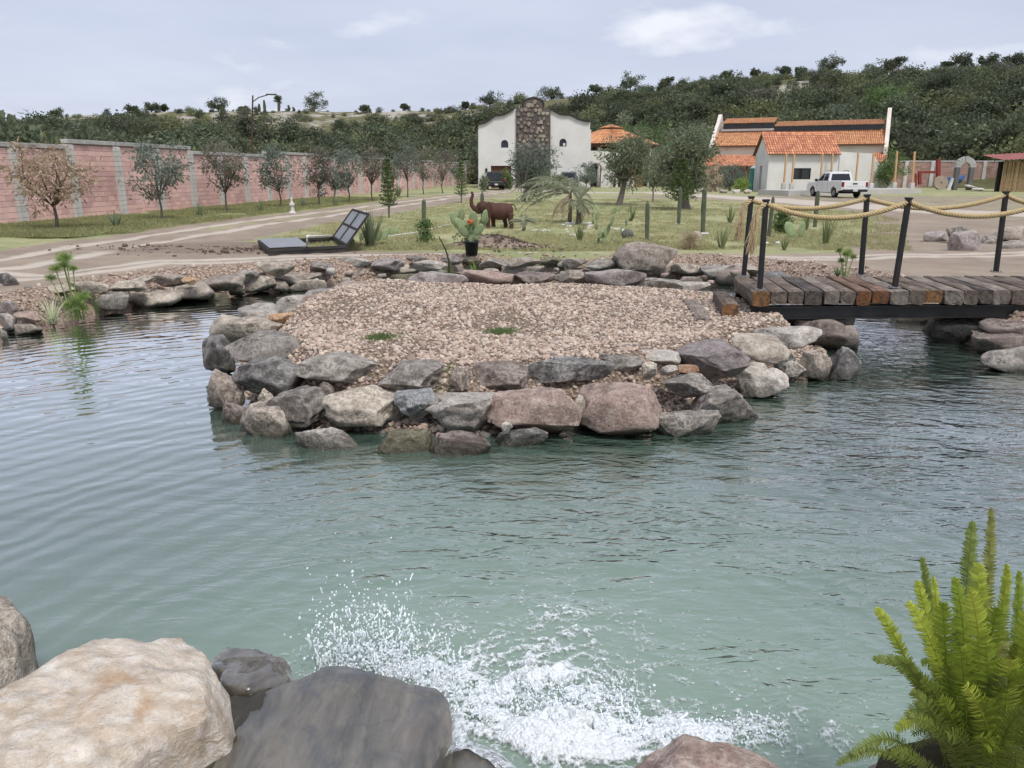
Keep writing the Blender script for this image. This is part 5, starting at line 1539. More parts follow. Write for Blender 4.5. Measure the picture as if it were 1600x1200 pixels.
r_ = (297 - 276) / 2 * mpp(ms_)
prf = [(r_ * math.cos(a), r_ + r_ * math.sin(a)) for a in np.linspace(0, 2 * math.pi, 28, endpoint=False)]
hole = [(r_ * .14 * math.cos(a), r_ + r_ * .14 * math.sin(a)) for a in np.linspace(0, 2 * math.pi, 10, endpoint=False)]
MB().prism(prf, [hole], (0, 0, 0), (1, 0, 0), (0, .12, 1), .28).build('disc', pmat('millstone_tan', (.42, .34, .26), (.33, .26, .20), 2, .9, .4, 20), mill)
rf = P(1450, 287, G); 
rfr = thing('red_timber_frame', 'red painted timber frame in front of the brick wall', 'frame', (rf.x, 84, G))
REDW = pmat('red_wood', (.30, .055, .045), (.22, .042, .036), 2, .7)
def rq(px, py): q = Q(px, py, 84); return (q.x - rf.x, 0, q.z - G)
for a, b, w in (((1437, 288), (1437, 267), .28), ((1466, 284), (1466, 249), .34), ((1437, 269), (1466, 269), .24), ((1431, 290), (1431, 271), .16)):
    MB().bar(rq(*a), rq(*b), w, w, up=(0, 1, 0)).build('beam', REDW, rfr)
tp_ = P(1487, 288)
tarp = thing('blue_tarp_bundle', 'bundle wrapped in blue tarpaulin behind the stone arch', 'tarpaulin', (Q(1490, 280, 89).x, 89, G))
v_, f_ = rock_verts((2.4, 1.4, 1.3), 77, 4, 8, 1.2)
link('tarp', np_mesh('tarp', v_, [f_], True), pmat('blue_tarp', (.055, .12, .26), (.035, .085, .20), 2, .5, .4, 12), tarp, loc=(0, 0, .75))
MB().tube([(-1, 0, .5), (-.4, -.62, .9), (.3, -.6, .8), (1.0, 0, .5)], .02, 5).build('tie_rope', ROPEM, tarp)
# heap of white slabs
for i, (px, py, w, lab) in enumerate([(1517, 297, 26, 'broken white slab leaning on the rubble right of the arch'), (1530, 298, 20, 'flat white slab lying at the front of the rubble'), (1546, 294, 18, 'tan stone slab at the shed end of the rubble')]):
    p = P(px, py); s_ = mpp(p) * w
    tag(ROCK('stone_slab', (p.x, p.y, G + .15 + .1 * (i == 0)), (s_, s_ * .7, .25), 700 + i, (WHITE, WHITE, RM['tan'])[i], None, 3, 8, rot=(0, (.3, .05, -.2)[i], .3 * i)), lab, 'slab')
# shed
sp_ = P(1562, 300); 
shed = thing('bamboo_shed', 'small shed with bamboo walls and red sheet roof at the right edge', 'shed', tuple(sp_))
ss = mpp(sp_); BAM = pmat('bamboo_cane', (.42, .30, .17), (.30, .205, .115), 3, .8, island=0, orand=.4)
hgt = (300 - 252) * ss
for k in range(20):
    x = k * .135
    MB().tube([(x, .0, 0), (x + random.uniform(-.03, .03), 0, hgt * random.uniform(.94, 1.0))], .06, 6).build('cane', BAM, shed)
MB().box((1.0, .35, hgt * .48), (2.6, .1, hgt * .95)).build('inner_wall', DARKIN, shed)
for (x, h_) in ((2.72, 1.0), (3.0, .8)):
    MB().bar((x, -.25, 0), (x - .02, -.25, hgt * h_), .16, .12).build('post', pmat('grey_post', (.33, .30, .26), (.25, .22, .19), 2), shed)
MB().box((4.1, .2, hgt * .48), (2.0, .1, hgt * .95)).build('side_wall', pmat('dark_planks', (.16, .10, .065), (.11, .07, .045), 2), shed)
rm = MB()
for k in range(30):
    x0_, x1_ = -.6 + k * .2, -.6 + (k + 1) * .2
    zz0, zz1 = (.0, .05)[k % 2], (.05, .0)[k % 2]
    rm.add([(x0_, -.9, hgt + zz0 + x0_ * .05), (x1_, -.9, hgt + zz1 + x1_ * .05), (x1_, 2.5, hgt + .5 + zz1 + x1_ * .05), (x0_, 2.5, hgt + .5 + zz0 + x0_ * .05)], [(0, 1, 2, 3)])
rm.build('sheet_roof', pmat('red_sheet_roof', (.36, .13, .11), (.26, .10, .085), 1.5, .7), shed)
# portable toilet
tb = P(1181, 297)
toi = thing('portable_toilet', 'teal portable toilet with white roof beside the small house', 'portable toilet', (Q(1181, 295, 80).x, 80, G))
TEAL = pmat('teal_plastic', (.02, .24, .22), (.016, .20, .185), 1, .5)
MB().box((0, 0, 1.05), (1.1, 1.1, 2.1), bev=.04).build('cabin', TEAL, toi)
MB().box((0, -.56, 1.05), (.72, .04, 1.85), bev=.01).build('door', pmat('teal_plastic_light', (.03, .30, .27)), toi)
MB().box((.28, -.60, 1.05), (.05, .05, .18)).build('handle', WHITE, toi)
MB().lathe([(.62, 2.10), (.60, 2.2), (.42, 2.33), (0, 2.38)], 4).build('roof', pmat('translucent_white', (.75, .78, .78), rough=.4), toi, rot=(0, 0, math.pi / 4)).scale = (1.25, 1.25, 1)

# ================================================================== VEGETATION
def leaf_arr(c, d, L, Wd, rg):
    """rhombic leaves: base c, direction d, length L, width Wd"""
    n = len(c)
    w = np.cross(d, rg.normal(size=(n, 3))); w /= np.linalg.norm(w, axis=1)[:, None] + 1e-9
    L = np.broadcast_to(L, n)[:, None]; Wd = np.broadcast_to(Wd, n)[:, None]
    m = c + d * L * .5
    v = np.stack([c, m + w * Wd / 2, c + d * L, m - w * Wd / 2], 1).reshape(-1, 3)
    f = np.arange(4 * n).reshape(n, 4)
    return v, f
def unit(a): return a / (np.linalg.norm(a, axis=-1, keepdims=True) + 1e-9)
def crown_leaves(rg, cen, rad, nclump, nleaf, L, Wd, droop=0.0, csize=.28, flat=1.0, hollow=.5):
    cen = np.array(cen, float); rad = np.array(rad, float)
    d = unit(rg.normal(size=(nclump, 3)))
    rr_ = rg.uniform(hollow, 1.0, nclump) ** .6
    cl = cen + d * rad * rr_[:, None] * (1 + .18 * rg.normal(size=(nclump, 1)))
    sz = rg.uniform(.55, 1.25, nclump) * csize * rad.mean()
    ci = rg.integers(0, nclump, nleaf)
    off = rg.normal(size=(nleaf, 3)) * np.array([1, 1, .72 * flat]) * sz[ci][:, None] * .75
    c = cl[ci] + off
    dr = unit(unit(off + 1e-6) * .8 + rg.normal(size=(nleaf, 3)) * .7 + np.array([0, 0, -droop]))
    v, f = leaf_arr(c, dr, L * rg.uniform(.6, 1.25, nleaf), Wd * rg.uniform(.6, 1.2, nleaf), rg)
    return v, f, cl
def leafmat(name, a, b, tr=None, island=.55, orand=0.25):
    return pmat(name, a, b, .9, .7, island=island, orand=orand, spec=.25, sss=tr or tuple(min(1, x * 1.6) for x in a))
LM = {
 'scrub': leafmat('scrub_leaf', (.128, .148, .088), (.085, .102, .062), island=.6, orand=.7),
 'scrub_light': leafmat('light_scrub_leaf', (.200, .215, .105), (.140, .155, .075), island=.5, orand=.5),
 'scrub_grey': leafmat('grey_scrub_leaf', (.175, .175, .130), (.120, .122, .092), island=.5, orand=.5),
 'olive': leafmat('olive_leaf', (0.247, 0.279, 0.175), (0.165, 0.196, 0.124)),
 'greygreen': leafmat('grey_green_leaf', (0.208, 0.238, 0.188), (0.139, 0.168, 0.134)),
 'mauve': leafmat('mauve_tinged_leaf', (.215, .195, .155), (.150, .148, .110)),
 'dry': leafmat('dry_brown_leaf', (0.495, 0.388, 0.272), (0.363, 0.272, 0.190)),
 'green': leafmat('mid_green_leaf', (0.165, 0.231, 0.083), (0.107, 0.157, 0.058)),
 'bright': leafmat('bright_green_leaf', (0.289, 0.380, 0.099), (0.181, 0.264, 0.066)),
 'pine': leafmat('araucaria_leaf', (0.140, 0.190, 0.074), (0.091, 0.132, 0.053)),
 'agave': leafmat('agave_leaf', (0.256, 0.305, 0.181), (0.173, 0.214, 0.132)),
 'yucca': leafmat('yucca_leaf', (0.239, 0.272, 0.124), (0.165, 0.198, 0.091)),
 'strap': leafmat('striped_strap_leaf', (0.693, 0.700, 0.495), (0.330, 0.412, 0.181)),
 'papyrus': leafmat('papyrus_leaf', (0.330, 0.429, 0.140), (0.214, 0.297, 0.099)),
 'palm': leafmat('palm_leaf', (0.355, 0.371, 0.256), (0.247, 0.272, 0.181)),
 'deadpalm': leafmat('dead_palm_leaf', (0.544, 0.446, 0.314), (0.396, 0.314, 0.214)),
}
BARK = pmat('bark', (.155, .125, .10), (.095, .078, .065), 5, .95, .6, 20, .02)
BARKG = pmat('grey_bark', (.23, .20, .175), (.15, .13, .115), 5, .95, .6, 20, .02)
def limbs(m, rg, base, top, r, targets, bend=.15):
    base, top = Vector(base), Vector(top)
    mid = base.lerp(top, .5) + Vector((rg.normal() * bend * .3, rg.normal() * bend * .3, 0))
    m.tube([base + Vector((0, 0, -.08)), base.lerp(mid, .3), mid, top], [r * 1.35, r * 1.05, r * .9, r * .75], 8)
    for tg in targets:
        tg = Vector(tg); k = rg.uniform(.0, .25)
        s = mid.lerp(top, 1 - k)
        q = s.lerp(tg, .5) + Vector((rg.normal() * bend, rg.normal() * bend, abs(rg.normal()) * bend))
        m.tube([s, q, tg], [r * .55, r * .34, r * .10], 5, False)
def tree(name, label, cat, loc, h, rad, cz, r, nleaf, leaf, mat, seed, group=None, droop=0.0, nclump=26, bark=None, fork=.6, csize=.30, hollow=.45, flat=1.0, lean=(0, 0), parts=True):
    rg = np.random.default_rng(seed)
    o = thing(name, label, cat, loc, group=group)
    v, f, cl = crown_leaves(rg, (lean[0], lean[1], cz), rad, nclump, nleaf, leaf[0], leaf[1], droop, csize, flat, hollow)
    m = MB(); top = (lean[0] * .5, lean[1] * .5, max(.3, (cz - rad[2]) * .55 + cz * .45 * fork))
    limbs(m, rg, (0, 0, 0), top, r, cl[:min(14, len(cl))], .08 * h)
    m.build('trunk', bark or BARK, o, True)
    link('crown', np_mesh('crown', v, [f]), mat, o)['kind'] = 'stuff'
    return o

# ---- hillside scrub: one mass, instanced
protos = []
for i in range(7):
    rg = np.random.default_rng(300 + i)
    asp = [(1, 1, .75), (1.1, 1.0, .9), (1.3, 1.2, .7), (.9, .9, 1.0), (1.2, 1.1, .55), (1, 1, .8), (.8, .8, 1.05)][i]
    v, f, cl = crown_leaves(rg, (0, 0, asp[2] * .85), asp, 30, 1500, .17, .12, .0, .30, 1.0, .5)
    m = MB(); m.add(v, f)
    for k in range(4):
        m.tube([(0, 0, -.3), tuple(cl[k] * .5), tuple(cl[k])], [.06, .04, .015], 4, False)
    me_ = m.mesh('scrub'); me_.materials.append(LM[('scrub', 'scrub', 'scrub_light', 'scrub', 'scrub_grey', 'scrub_light', 'scrub')[i]]); protos.append(me_)
rg = np.random.default_rng(41)
pts, scs = [], []
N = 13500
aa = np.radians(rg.uniform(-42, 42, N)); 
ft = np.interp(np.degrees(aa), [-60, -35, -3, 4, 34, 60], [60, 80, 128, 118, 92, 70])
rc = np.interp(np.degrees(aa), [-40, -10, 5, 40], [215, 235, 210, 200])
tq = rg.uniform(-.12, 1.05, N) ** 1.0
rads = ft + (rc - ft) * tq
sx_, sy_ = rads * np.sin(aa), rads * np.cos(aa)
patch = fbm2(sx_ * .022, sy_ * .022, 3, 55)
left = sstep(-1, -9, np.degrees(aa))
p_keep = np.where(tq < .55, .95, np.interp(tq, [.55, .72, 1.05], [.95, .62, .42]))
p_keep = p_keep * (1 - left * sstep(.60, .82, tq) * .72) * np.where(patch > .28, .22, 1) * np.interp(tq, [-.12, 0, .3], [.45, .55, .60])
kp = rg.uniform(size=N) < p_keep
for x, y, q, l_ in zip(sx_[kp], sy_[kp], tq[kp], left[kp]):
    if -9 < x < 60 and y < 112 and x > -6 and y < 100: continue
    z = hill_z(x, y) if q > 0 else G
    s = rg.gamma(7, .23) * np.interp(q, [-.1, .15, .6, .85, 1.0], [1.35, 1.45, 1.05, .62, .42])
    s *= 1 - .42 * l_ * float(sstep(.40, .80, q))
    pts.append((x, y, max(z, G) - .25 * s)); scs.append(np.clip(s, .5, 3.6))
n = len(pts)
scatter('hillside_scrub', np.array(pts), np.array(scs), rg.uniform(0, 6.28, n), protos, 'dark green thorn scrub covering the hillside behind the buildings', 'scrub')

# ---- single trees one can pick out on the skyline
SKY = [(88, 186, 22, 'bushy tree at the far left end of the ridge'), (208, 180, 20, 'small flat tree left of the pale outcrop on the ridge'), (237, 178, 26, 'umbrella shaped tree above the pale outcrop'), (256, 176, 14, 'round tree right of the umbrella tree on the left ridge'), (342, 176, 36, 'wide flat-topped tree left of the street lamp'), (382, 177, 14, 'small tree just left of the street lamp top'), (492, 178, 46, 'broad dark tree alone on the ridge right of the lamp'), (570, 177, 18, 'round bush-like tree in the middle of the left ridge'), (632, 172, 16, 'low tree on the grassy ridge'), (728, 170, 14, 'small tree left of the pale post on the ridge'), (765, 168, 40, 'dark tree clump above the left roof edge of the hall'), (862, 158, 40, 'dark spreading tree behind the stone bay'), (932, 141, 20, 'open branched tree above the right corner of the hall'), (985, 134, 44, 'tall domed tree on the ridge above the pavilion'), (1040, 136, 24, 'low tree right of the domed ridge tree'), (1135, 122, 22, 'small tree above the left end of the long hall'), (1180, 117, 18, 'narrow tree on the ridge above the long hall'), (1226, 116, 22, 'forked tree on the ridge above the small house'), (1250, 113, 16, 'thin tree beside the forked ridge tree'), (1297, 112, 44, 'large dark tree cresting the right ridge'), (1398, 107, 28, 'flat-topped tree on the ridge above the timber posts'), (1480, 105, 18, 'cactus-like tree on the right ridge'), (1507, 103, 30, 'leafy tree second from the right ridge end'), (1541, 104, 34, 'umbrella tree above the stone arch'), (1580, 104, 36, 'rightmost flat tree on the ridge')]
for i, (px, py, w, lab) in enumerate(SKY):
    a = math.atan2(px - 800, FPX * CP + (600 - py) * SP)
    r = float(np.interp(math.degrees(a), [-40, -10, 5, 40], [215, 235, 210, 200])) * .985
    x, y = r * math.sin(a), r * math.cos(a)
    z = hill_z(x, y)
    s = w * r / FPX * .82
    rz_ = s * random.uniform(.24, .34)
    hgt = min(max(.8, Q(px, py - 6, y).z - z), 1.8)
    tree('ridge_tree', lab, 'tree', (x, y, z - .2), hgt, (s * .5, s * .4, rz_), hgt * .5 + rz_ * 1.1, .18, 2000, (.36, .22), LM['scrub'], 500 + i, 'trees along the ridge', nclump=20, csize=.26, hollow=.15)
# tall cactus and yucca spikes on the left ridge
for i, (px, pb, pt, hd) in enumerate([(406, 178, 161, 0), (414, 178, 155, 0), (436, 178, 155, 1), (451, 178, 163, 0), (458, 178, 166, 0)]):
    a = math.atan2(px - 800, FPX * CP + 420 * SP); r = 226
    x, y = r * math.sin(a), r * math.cos(a); z = hill_z(x, y); zt = Q(px, pt, y).z
    lab = ['first short cactus spike right of the street lamp', 'tall cactus spike on the ridge right of the lamp', 'yucca with a round head on the ridge', 'leaning cactus spike right of the yucca', 'last short cactus spike before the broad ridge tree'][i]
    o = thing('ridge_cactus' if not hd else 'ridge_yucca', lab, 'cactus' if not hd else 'yucca', (x, y, z - .2))
    m = MB(); m.tube([(0, 0, 0), (.1 * i, 0, (zt - z) * .5), (.05, 0, zt - z)], [.32, .42, .22], 7)
    if hd:
        m.build('trunk', BARK, o, True)
        rg = np.random.default_rng(9); d = unit(rg.normal(size=(160, 3)) + np.array([0, 0, .5]))
        v, f = leaf_arr(np.tile([.05, 0, zt - z], (160, 1)), d, 1.5, .22, rg)
        link('head', np_mesh('head', v, [f]), LM['scrub'], o)['kind'] = 'stuff'
    else:
        m.build('stem', LM['scrub'], o, True)
# two pale utility posts on the ridge
for i, (px, pt) in enumerate([(760, 155), (806, 151)]):
    a = math.atan2(px - 800, FPX * CP + 430 * SP); r = 225
    x, y = r * math.sin(a), r * math.cos(a); z = hill_z(x, y)
    o = thing('ridge_post', ['pale post on the ridge left of the hall', 'thin dark post on the ridge by the stone bay'][i], 'post', (x, y, z - .3))
    MB().tube([(0, 0, 0), (0, 0, Q(px, pt, y).z - z + .3)], .16 if i == 0 else .09, 6).build('shaft', (CONC, RUST)[i], o)

# ---- row of young trees along the wall
ROW = [(90, 360, 132, 108, 'dry', 'young tree with dry brown leaves nearest the camera by the pink wall'), (253, 345, 100, 100, 'greygreen', 'grey-green young tree second along the pink wall'), (355, 332, 72, 82, 'mauve', 'young tree third along the pink wall with mauve leaves'), (438, 325, 68, 72, 'greygreen', 'young tree fourth along the pink wall beside the lamp pole'), (499, 322, 46, 70, 'mauve', 'young tree fifth along the pink wall'), (545, 318, 50, 66, 'greygreen', 'young tree sixth along the wall left of the conifer'), (582, 315, 40, 66, 'mauve', 'reddish young tree just left of the slim conifer'), (637, 308, 46, 62, 'greygreen', 'young tree just right of the slim conifer'), (662, 304, 34, 52, 'mauve', 'second young tree right of the slim conifer'), (692, 302, 40, 46, 'mauve', 'young tree before the far end of the wall')]
for i, (px, py, w, h, m_, lab) in enumerate(ROW):
    p = P(px, py); s = mpp(p)
    W_, H_ = w * s, (h + 18) * s * 1.08
    tree('young_tree', lab, 'tree', tuple(p), H_, (W_ * .44, W_ * .40, H_ * .33), H_ * .62, .045 + .012 * (i == 0), 1900 if i == 0 else 1750, (.20, .06), LM[m_], 800 + i, 'young trees along the boundary wall', droop=.35, nclump=34, csize=.26, fork=.45)
# extra small ones farther back that fill the row
for i, (px, py, w, h, lab) in enumerate([(522, 309, 24, 40, 'thin sapling by the wall between the fifth and sixth young trees'), (615, 300, 30, 44, 'pale sapling behind the slim conifer'), (716, 296, 20, 34, 'small dark sapling near the hall corner')]):
    p = P(px, py); s = mpp(p); W_, H_ = w * s, (h + 8) * s
    tree('sapling', lab, 'tree', tuple(p), H_, (W_ * .5, W_ * .45, H_ * .3), H_ * .65, .05, 1100, (.22, .07), LM['greygreen'], 840 + i, droop=.3, nclump=18)
# ---- conifers with tiers of branches
def conifer(px, pb, pt, w, lab, seed, dense=1.0):
    p = P(px, pb); s = mpp(p); h = (pb - pt) * s; rg = np.random.default_rng(seed)
    o = thing('conifer', lab, 'tree', tuple(p), group='young conifers on the lawn')
    MB().tube([(0, 0, 0), (.02, 0, h * .5), (0, 0, h)], [.05, .035, .012], 6).build('trunk', BARKG, o, True)
    cs, ds = [], []
    for lv in np.arange(.22, .99, .075):
        n = 6
        rr_ = w * s * .5 * (1 - lv) ** .55 * 1.1
        for k in range(n):
            a = 2 * math.pi * k / n + lv * 9
            for q in np.linspace(.08, 1, int(26 * dense)):
                cs.append((math.cos(a) * rr_ * q, math.sin(a) * rr_ * q, lv * h + rr_ * .28 * q * q))
                ds.append((math.cos(a) * .6 + rg.normal() * .6, math.sin(a) * .6 + rg.normal() * .6, .3 + rg.normal() * .5))
    v, f = leaf_arr(np.array(cs), unit(np.array(ds)), .13, .05, rg)
    link('needles', np_mesh('needles', v, [f]), LM['pine'], o)['kind'] = 'stuff'
conifer(608, 341, 252, 26, 'slim young conifer on the lawn edge before the pink wall', 61, .7)
conifer(721, 318, 256, 22, 'sparse conifer between the track and the hall corner', 62, .6)
conifer(1062, 330, 252, 48, 'young conifer with upswept tiers in front of the big tree', 63, 1.5)
# ---- larger garden trees
def gtree(px, pb, cxp, ct, cb, w, r, nl, leaf, mat, lab, seed, **k):
    p = P(px, pb); s = mpp(p); h = (pb - ct) * s
    rz_ = (cb - ct) * s * .5; cz = (pb - (ct + cb) / 2) * s
    return tree('garden_tree', lab, 'tree', tuple(p), h, (w * s * .5, w * s * .45, rz_), cz, r, nl, leaf, mat, seed, lean=((cxp - px) * s, 0), bark=BARKG, **k)
gtree(817, 316, 832, 224, 304, 66, .14, 5200, (.26, .055), LM['greygreen'], 'bushy grey-green tree in front of the stone bay', 71, nclump=60, csize=.26, hollow=.2)
gtree(967, 321, 982, 202, 292, 76, .17, 6500, (.24, .06), LM['olive'], 'wispy olive-green tree left of the big lawn tree', 72, droop=.5, nclump=60, csize=.24, hollow=.25)
gtree(1070, 327, 1066, 202, 304, 92, .26, 8200, (.22, .07), LM['olive'], 'big double-trunked tree on a bare mound on the lawn', 73, nclump=74, csize=.22, hollow=.2, droop=.15)
gtree(1020, 316, 1018, 248, 296, 26, .05, 1500, (.2, .06), LM['olive'], 'slender tree between the two large lawn trees', 74, nclump=22)
gtree(914, 296, 918, 256, 288, 32, .07, 1700, (.24, .08), LM['greygreen'], 'small tree against the right corner of the white hall', 75, nclump=20)
gtree(1140, 298, 1136, 258, 294, 46, .10, 2400, (.24, .08), LM['greygreen'], 'dark small tree in the rock garden left of the toilet', 76, nclump=26)
gtree(1120, 300, 1114, 262, 298, 30, .08, 1500, (.26, .06), LM['dry'], 'straw-coloured shrub tree at the left end of the long hall', 77, nclump=20)
gtree(1385, 298, 1388, 246, 296, 42, .10, 2600, (.26, .09), LM['green'], 'green bush at the right end of the long hall', 78, nclump=26, hollow=.1)
gtree(1470, 290, 1462, 252, 286, 46, .10, 2200, (.28, .10), LM['green'], 'bright green bush behind the red timber frame', 79, nclump=24, hollow=.1)
gtree(1545, 290, 1543, 230, 282, 34, .10, 1800, (.28, .10), LM['bright'], 'leafy green tree between the arch and the shed', 80, nclump=22)
gtree(1442, 292, 1444, 268, 286, 22, .05, 700, (.22, .06), LM['mauve'], 'small purplish shrub between the tall timber posts', 81, nclump=10)
# larger trees at the hill foot that stand out of the scrub
for i, (px, py, Y_, w, h, mt, lab) in enumerate([(1012, 205, 128, 84, 78, 'green', 'tall pale green tree rising behind the pavilion roof'), (1380, 172, 130, 70, 70, 'green', 'tall soft green tree behind the right gable of the long hall'), (1462, 190, 135, 60, 60, 'scrub', 'dark rounded tree above the red timber frame'), (700, 250, 118, 60, 40, 'scrub', 'dark bushy tree left of the white hall roof'), (1310, 175, 132, 60, 50, 'greygreen', 'grey-green tree above the long hall roof')]):
    q = Q(px, py, Y_); s = mpp(q); zb2 = hill_z(q.x, q.y)
    zb2 = max(zb2, G)
    H_ = max(h * s, q.z - zb2)
    tree('hill_foot_tree', lab, 'tree', (q.x, q.y, zb2 - .2), H_, (w * s * .5, w * s * .45, H_ * .36), H_ * .62, .25, 4200, (.42, .20), LM[mt], 960 + i, nclump=52, csize=.26, hollow=.35)

# ---- low plants
def blades(rg, n, L, Wd, spread, up, curl=.35, seg=4, tipw=.08):
    """tuft of arching strap leaves"""
    vs, fs, b = [], [], 0
    for k in range(n):
        a = rg.uniform(0, 2 * math.pi); e = rg.uniform(.0, spread)
        d = np.array([math.cos(a) * math.sin(e), math.sin(a) * math.sin(e), math.cos(e) * up]); d /= np.linalg.norm(d)
        ln = L * rg.uniform(.6, 1.05); side = np.array([-math.sin(a), math.cos(a), 0])
        p = np.array([math.cos(a), math.sin(a), 0]) * rg.uniform(0, .08) * L
        for j in range(seg + 1):
            q = j / seg; w = Wd * (1 - (1 - tipw) * q ** 1.6) * (.65 + .35 * min(1, q * 4))
            vs += [p - side * w / 2, p + side * w / 2]
            p = p + d * ln / seg
            d = d + np.array([math.cos(a), math.sin(a), -.9]) * curl / seg * q * 2; d /= np.linalg.norm(d)
        for j in range(seg):
            fs.append((b + 2 * j, b + 2 * j + 1, b + 2 * j + 3, b + 2 * j + 2))
        b += 2 * (seg + 1)
    return np.array(vs), np.array(fs)
def tuft(name, cat, px, py, hpx, lab, mat, seed, n=34, spread=.6, curl=.15, wid=.05, z=G, group=None):
    p = P(px, py, z); s = mpp(p); rg = np.random.default_rng(seed)
    o = thing(name, lab, cat, tuple(p), group=group)
    v, f = blades(rg, n, hpx * s * 1.15, wid, spread, 1.0, curl)
    link('leaves', np_mesh('leaves', v, [f]), LM[mat], o)['kind'] = 'stuff'
    MB().lathe([(0.02 + wid * .9, -.02), (wid * .9, .05), (wid * .4, .09), (0, .10)], 7).build('base', BARK, o)
    return o
for i, (px, py, h, mt, n, sp_, cu, wd, lab) in enumerate([
 (579, 387, 52, 'agave', 46, .55, .12, .075, 'large dark agave clump beside the open metal hatch'),
 (182, 356, 26, 'agave', 30, .7, .15, .07, 'agave on the grass between the first two wall trees'),
 (313, 338, 20, 'agave', 26, .7, .15, .07, 'agave by the wall between the second and third trees'),
 (408, 331, 20, 'agave', 26, .6, .12, .06, 'agave near the white garden ornament'),
 (473, 324, 16, 'agave', 22, .7, .15, .06, 'small agave right of the white garden ornament'),
 (524, 322, 18, 'agave', 22, .7, .15, .06, 'small agave between the fifth and sixth wall trees'),
 (622, 308, 20, 'agave', 30, .6, .1, .09, 'spiky agave clump behind the slim conifer'),
 (1140, 350, 26, 'yucca', 28, .5, .1, .05, 'spiky yucca tuft on the lawn left of the rope tassels'),
 (1128, 390, 34, 'yucca', 26, .5, .12, .04, 'spiky tuft at the near lawn edge left of the bridge posts'),
 (985, 347, 26, 'yucca', 28, .55, .1, .05, 'yucca tuft behind the big prickly pear'),
 (1259, 361, 28, 'yucca', 26, .4, .1, .045, 'upright yucca behind the near rope'),
 (1289, 381, 42, 'yucca', 26, .42, .08, .045, 'tall yucca tuft right of the grey prickly pear'),
 (1225, 392, 26, 'yucca', 16, .6, .12, .04, 'small yucca tuft just behind the bridge deck'),
 (906, 378, 28, 'yucca', 40, .4, .15, .035, 'grassy clump left of the big prickly pear'),
 (906, 349, 40, 'yucca', 40, .35, .1, .05, 'tall spiky clump under the palm trunk'),
 (660, 378, 20, 'agave', 16, .6, .12, .04, 'small agave beside the left column cactus'),
 (737, 376, 34, 'agave', 20, .35, .05, .05, 'spiky leaves rising behind the potted prickly pear'),
 (1172, 296, 28, 'agave', 30, .55, .1, .12, 'large agave in front of the portable toilet'),
 (1190, 297, 34, 'agave', 30, .45, .1, .12, 'large agave at the corner of the small house'),
 (853, 296, 28, 'bright', 40, .6, .15, .12, 'bright green leafy plant at the foot of the stone bay')]):
    tuft('agave' if mt == 'agave' else 'spiky_plant', 'plant', px, py, h, lab, mt, 1200 + i, n, sp_, cu, wd)
# brush and round shrubs
def shrub(px, py, w, h, mat, lab, seed, nl=1200, leaf=(.09, .035), **k):
    p = P(px, py); s = mpp(p)
    return tree('shrub', lab, 'shrub', tuple(p), h * s, (w * s * .5, w * s * .45, h * s * .46), h * s * .52, .02, nl, leaf, LM[mat], seed, nclump=k.get('nclump', 26), csize=.3, hollow=.2, fork=.1)
shrub(1217, 365, 27, 33, 'green', 'rounded green shrub behind the rope tassels', 1301, 1600)
shrub(1078, 390, 22, 28, 'deadpalm', 'dark dry brush clump at the near lawn edge', 1302, 1500, (.14, .012))
shrub(668, 382, 28, 40, 'green', 'small open shrub left of the elephant', 1303, 900, (.07, .035))
shrub(790, 296, 22, 30, 'green', 'green bush between the dark truck and the tree', 1304, 900, (.3, .12))
shrub(872, 297, 30, 24, 'olive', 'low bush at the foot of the white hall', 1305, 900, (.3, .12))
shrub(755, 300, 10, 26, 'olive', 'small palm-like bush at the left corner of the hall', 1306, 500, (.35, .08))
shrub(1160, 300, 26, 20, 'bright', 'yellowish bush in the rock garden', 1307, 800, (.2, .1))
shrub(1335, 297, 26, 20, 'green', 'dark bushes behind the pickup bed', 1308, 700, (.25, .1))
for i, (px, py, w) in enumerate([(1098, 300, 14), (1130, 302, 12), (1150, 303, 14), (1168, 302, 12), (1086, 302, 10)]):
    p = P(px, py); s = mpp(p) * w
    ROCK('garden_rock', (p.x, p.y, G + s * .2), (s, s * .8, s * .6), 1400 + i, RM[('light', 'tan')[i % 2]], None, 3, label=['pale rock under the big tree by the rock garden', 'tan rock at the left of the rock garden', 'pale rock in the middle of the rock garden', 'tan rock nearest the portable toilet', 'small pale rock at the far left of the rock garden'][i], cat='rock')
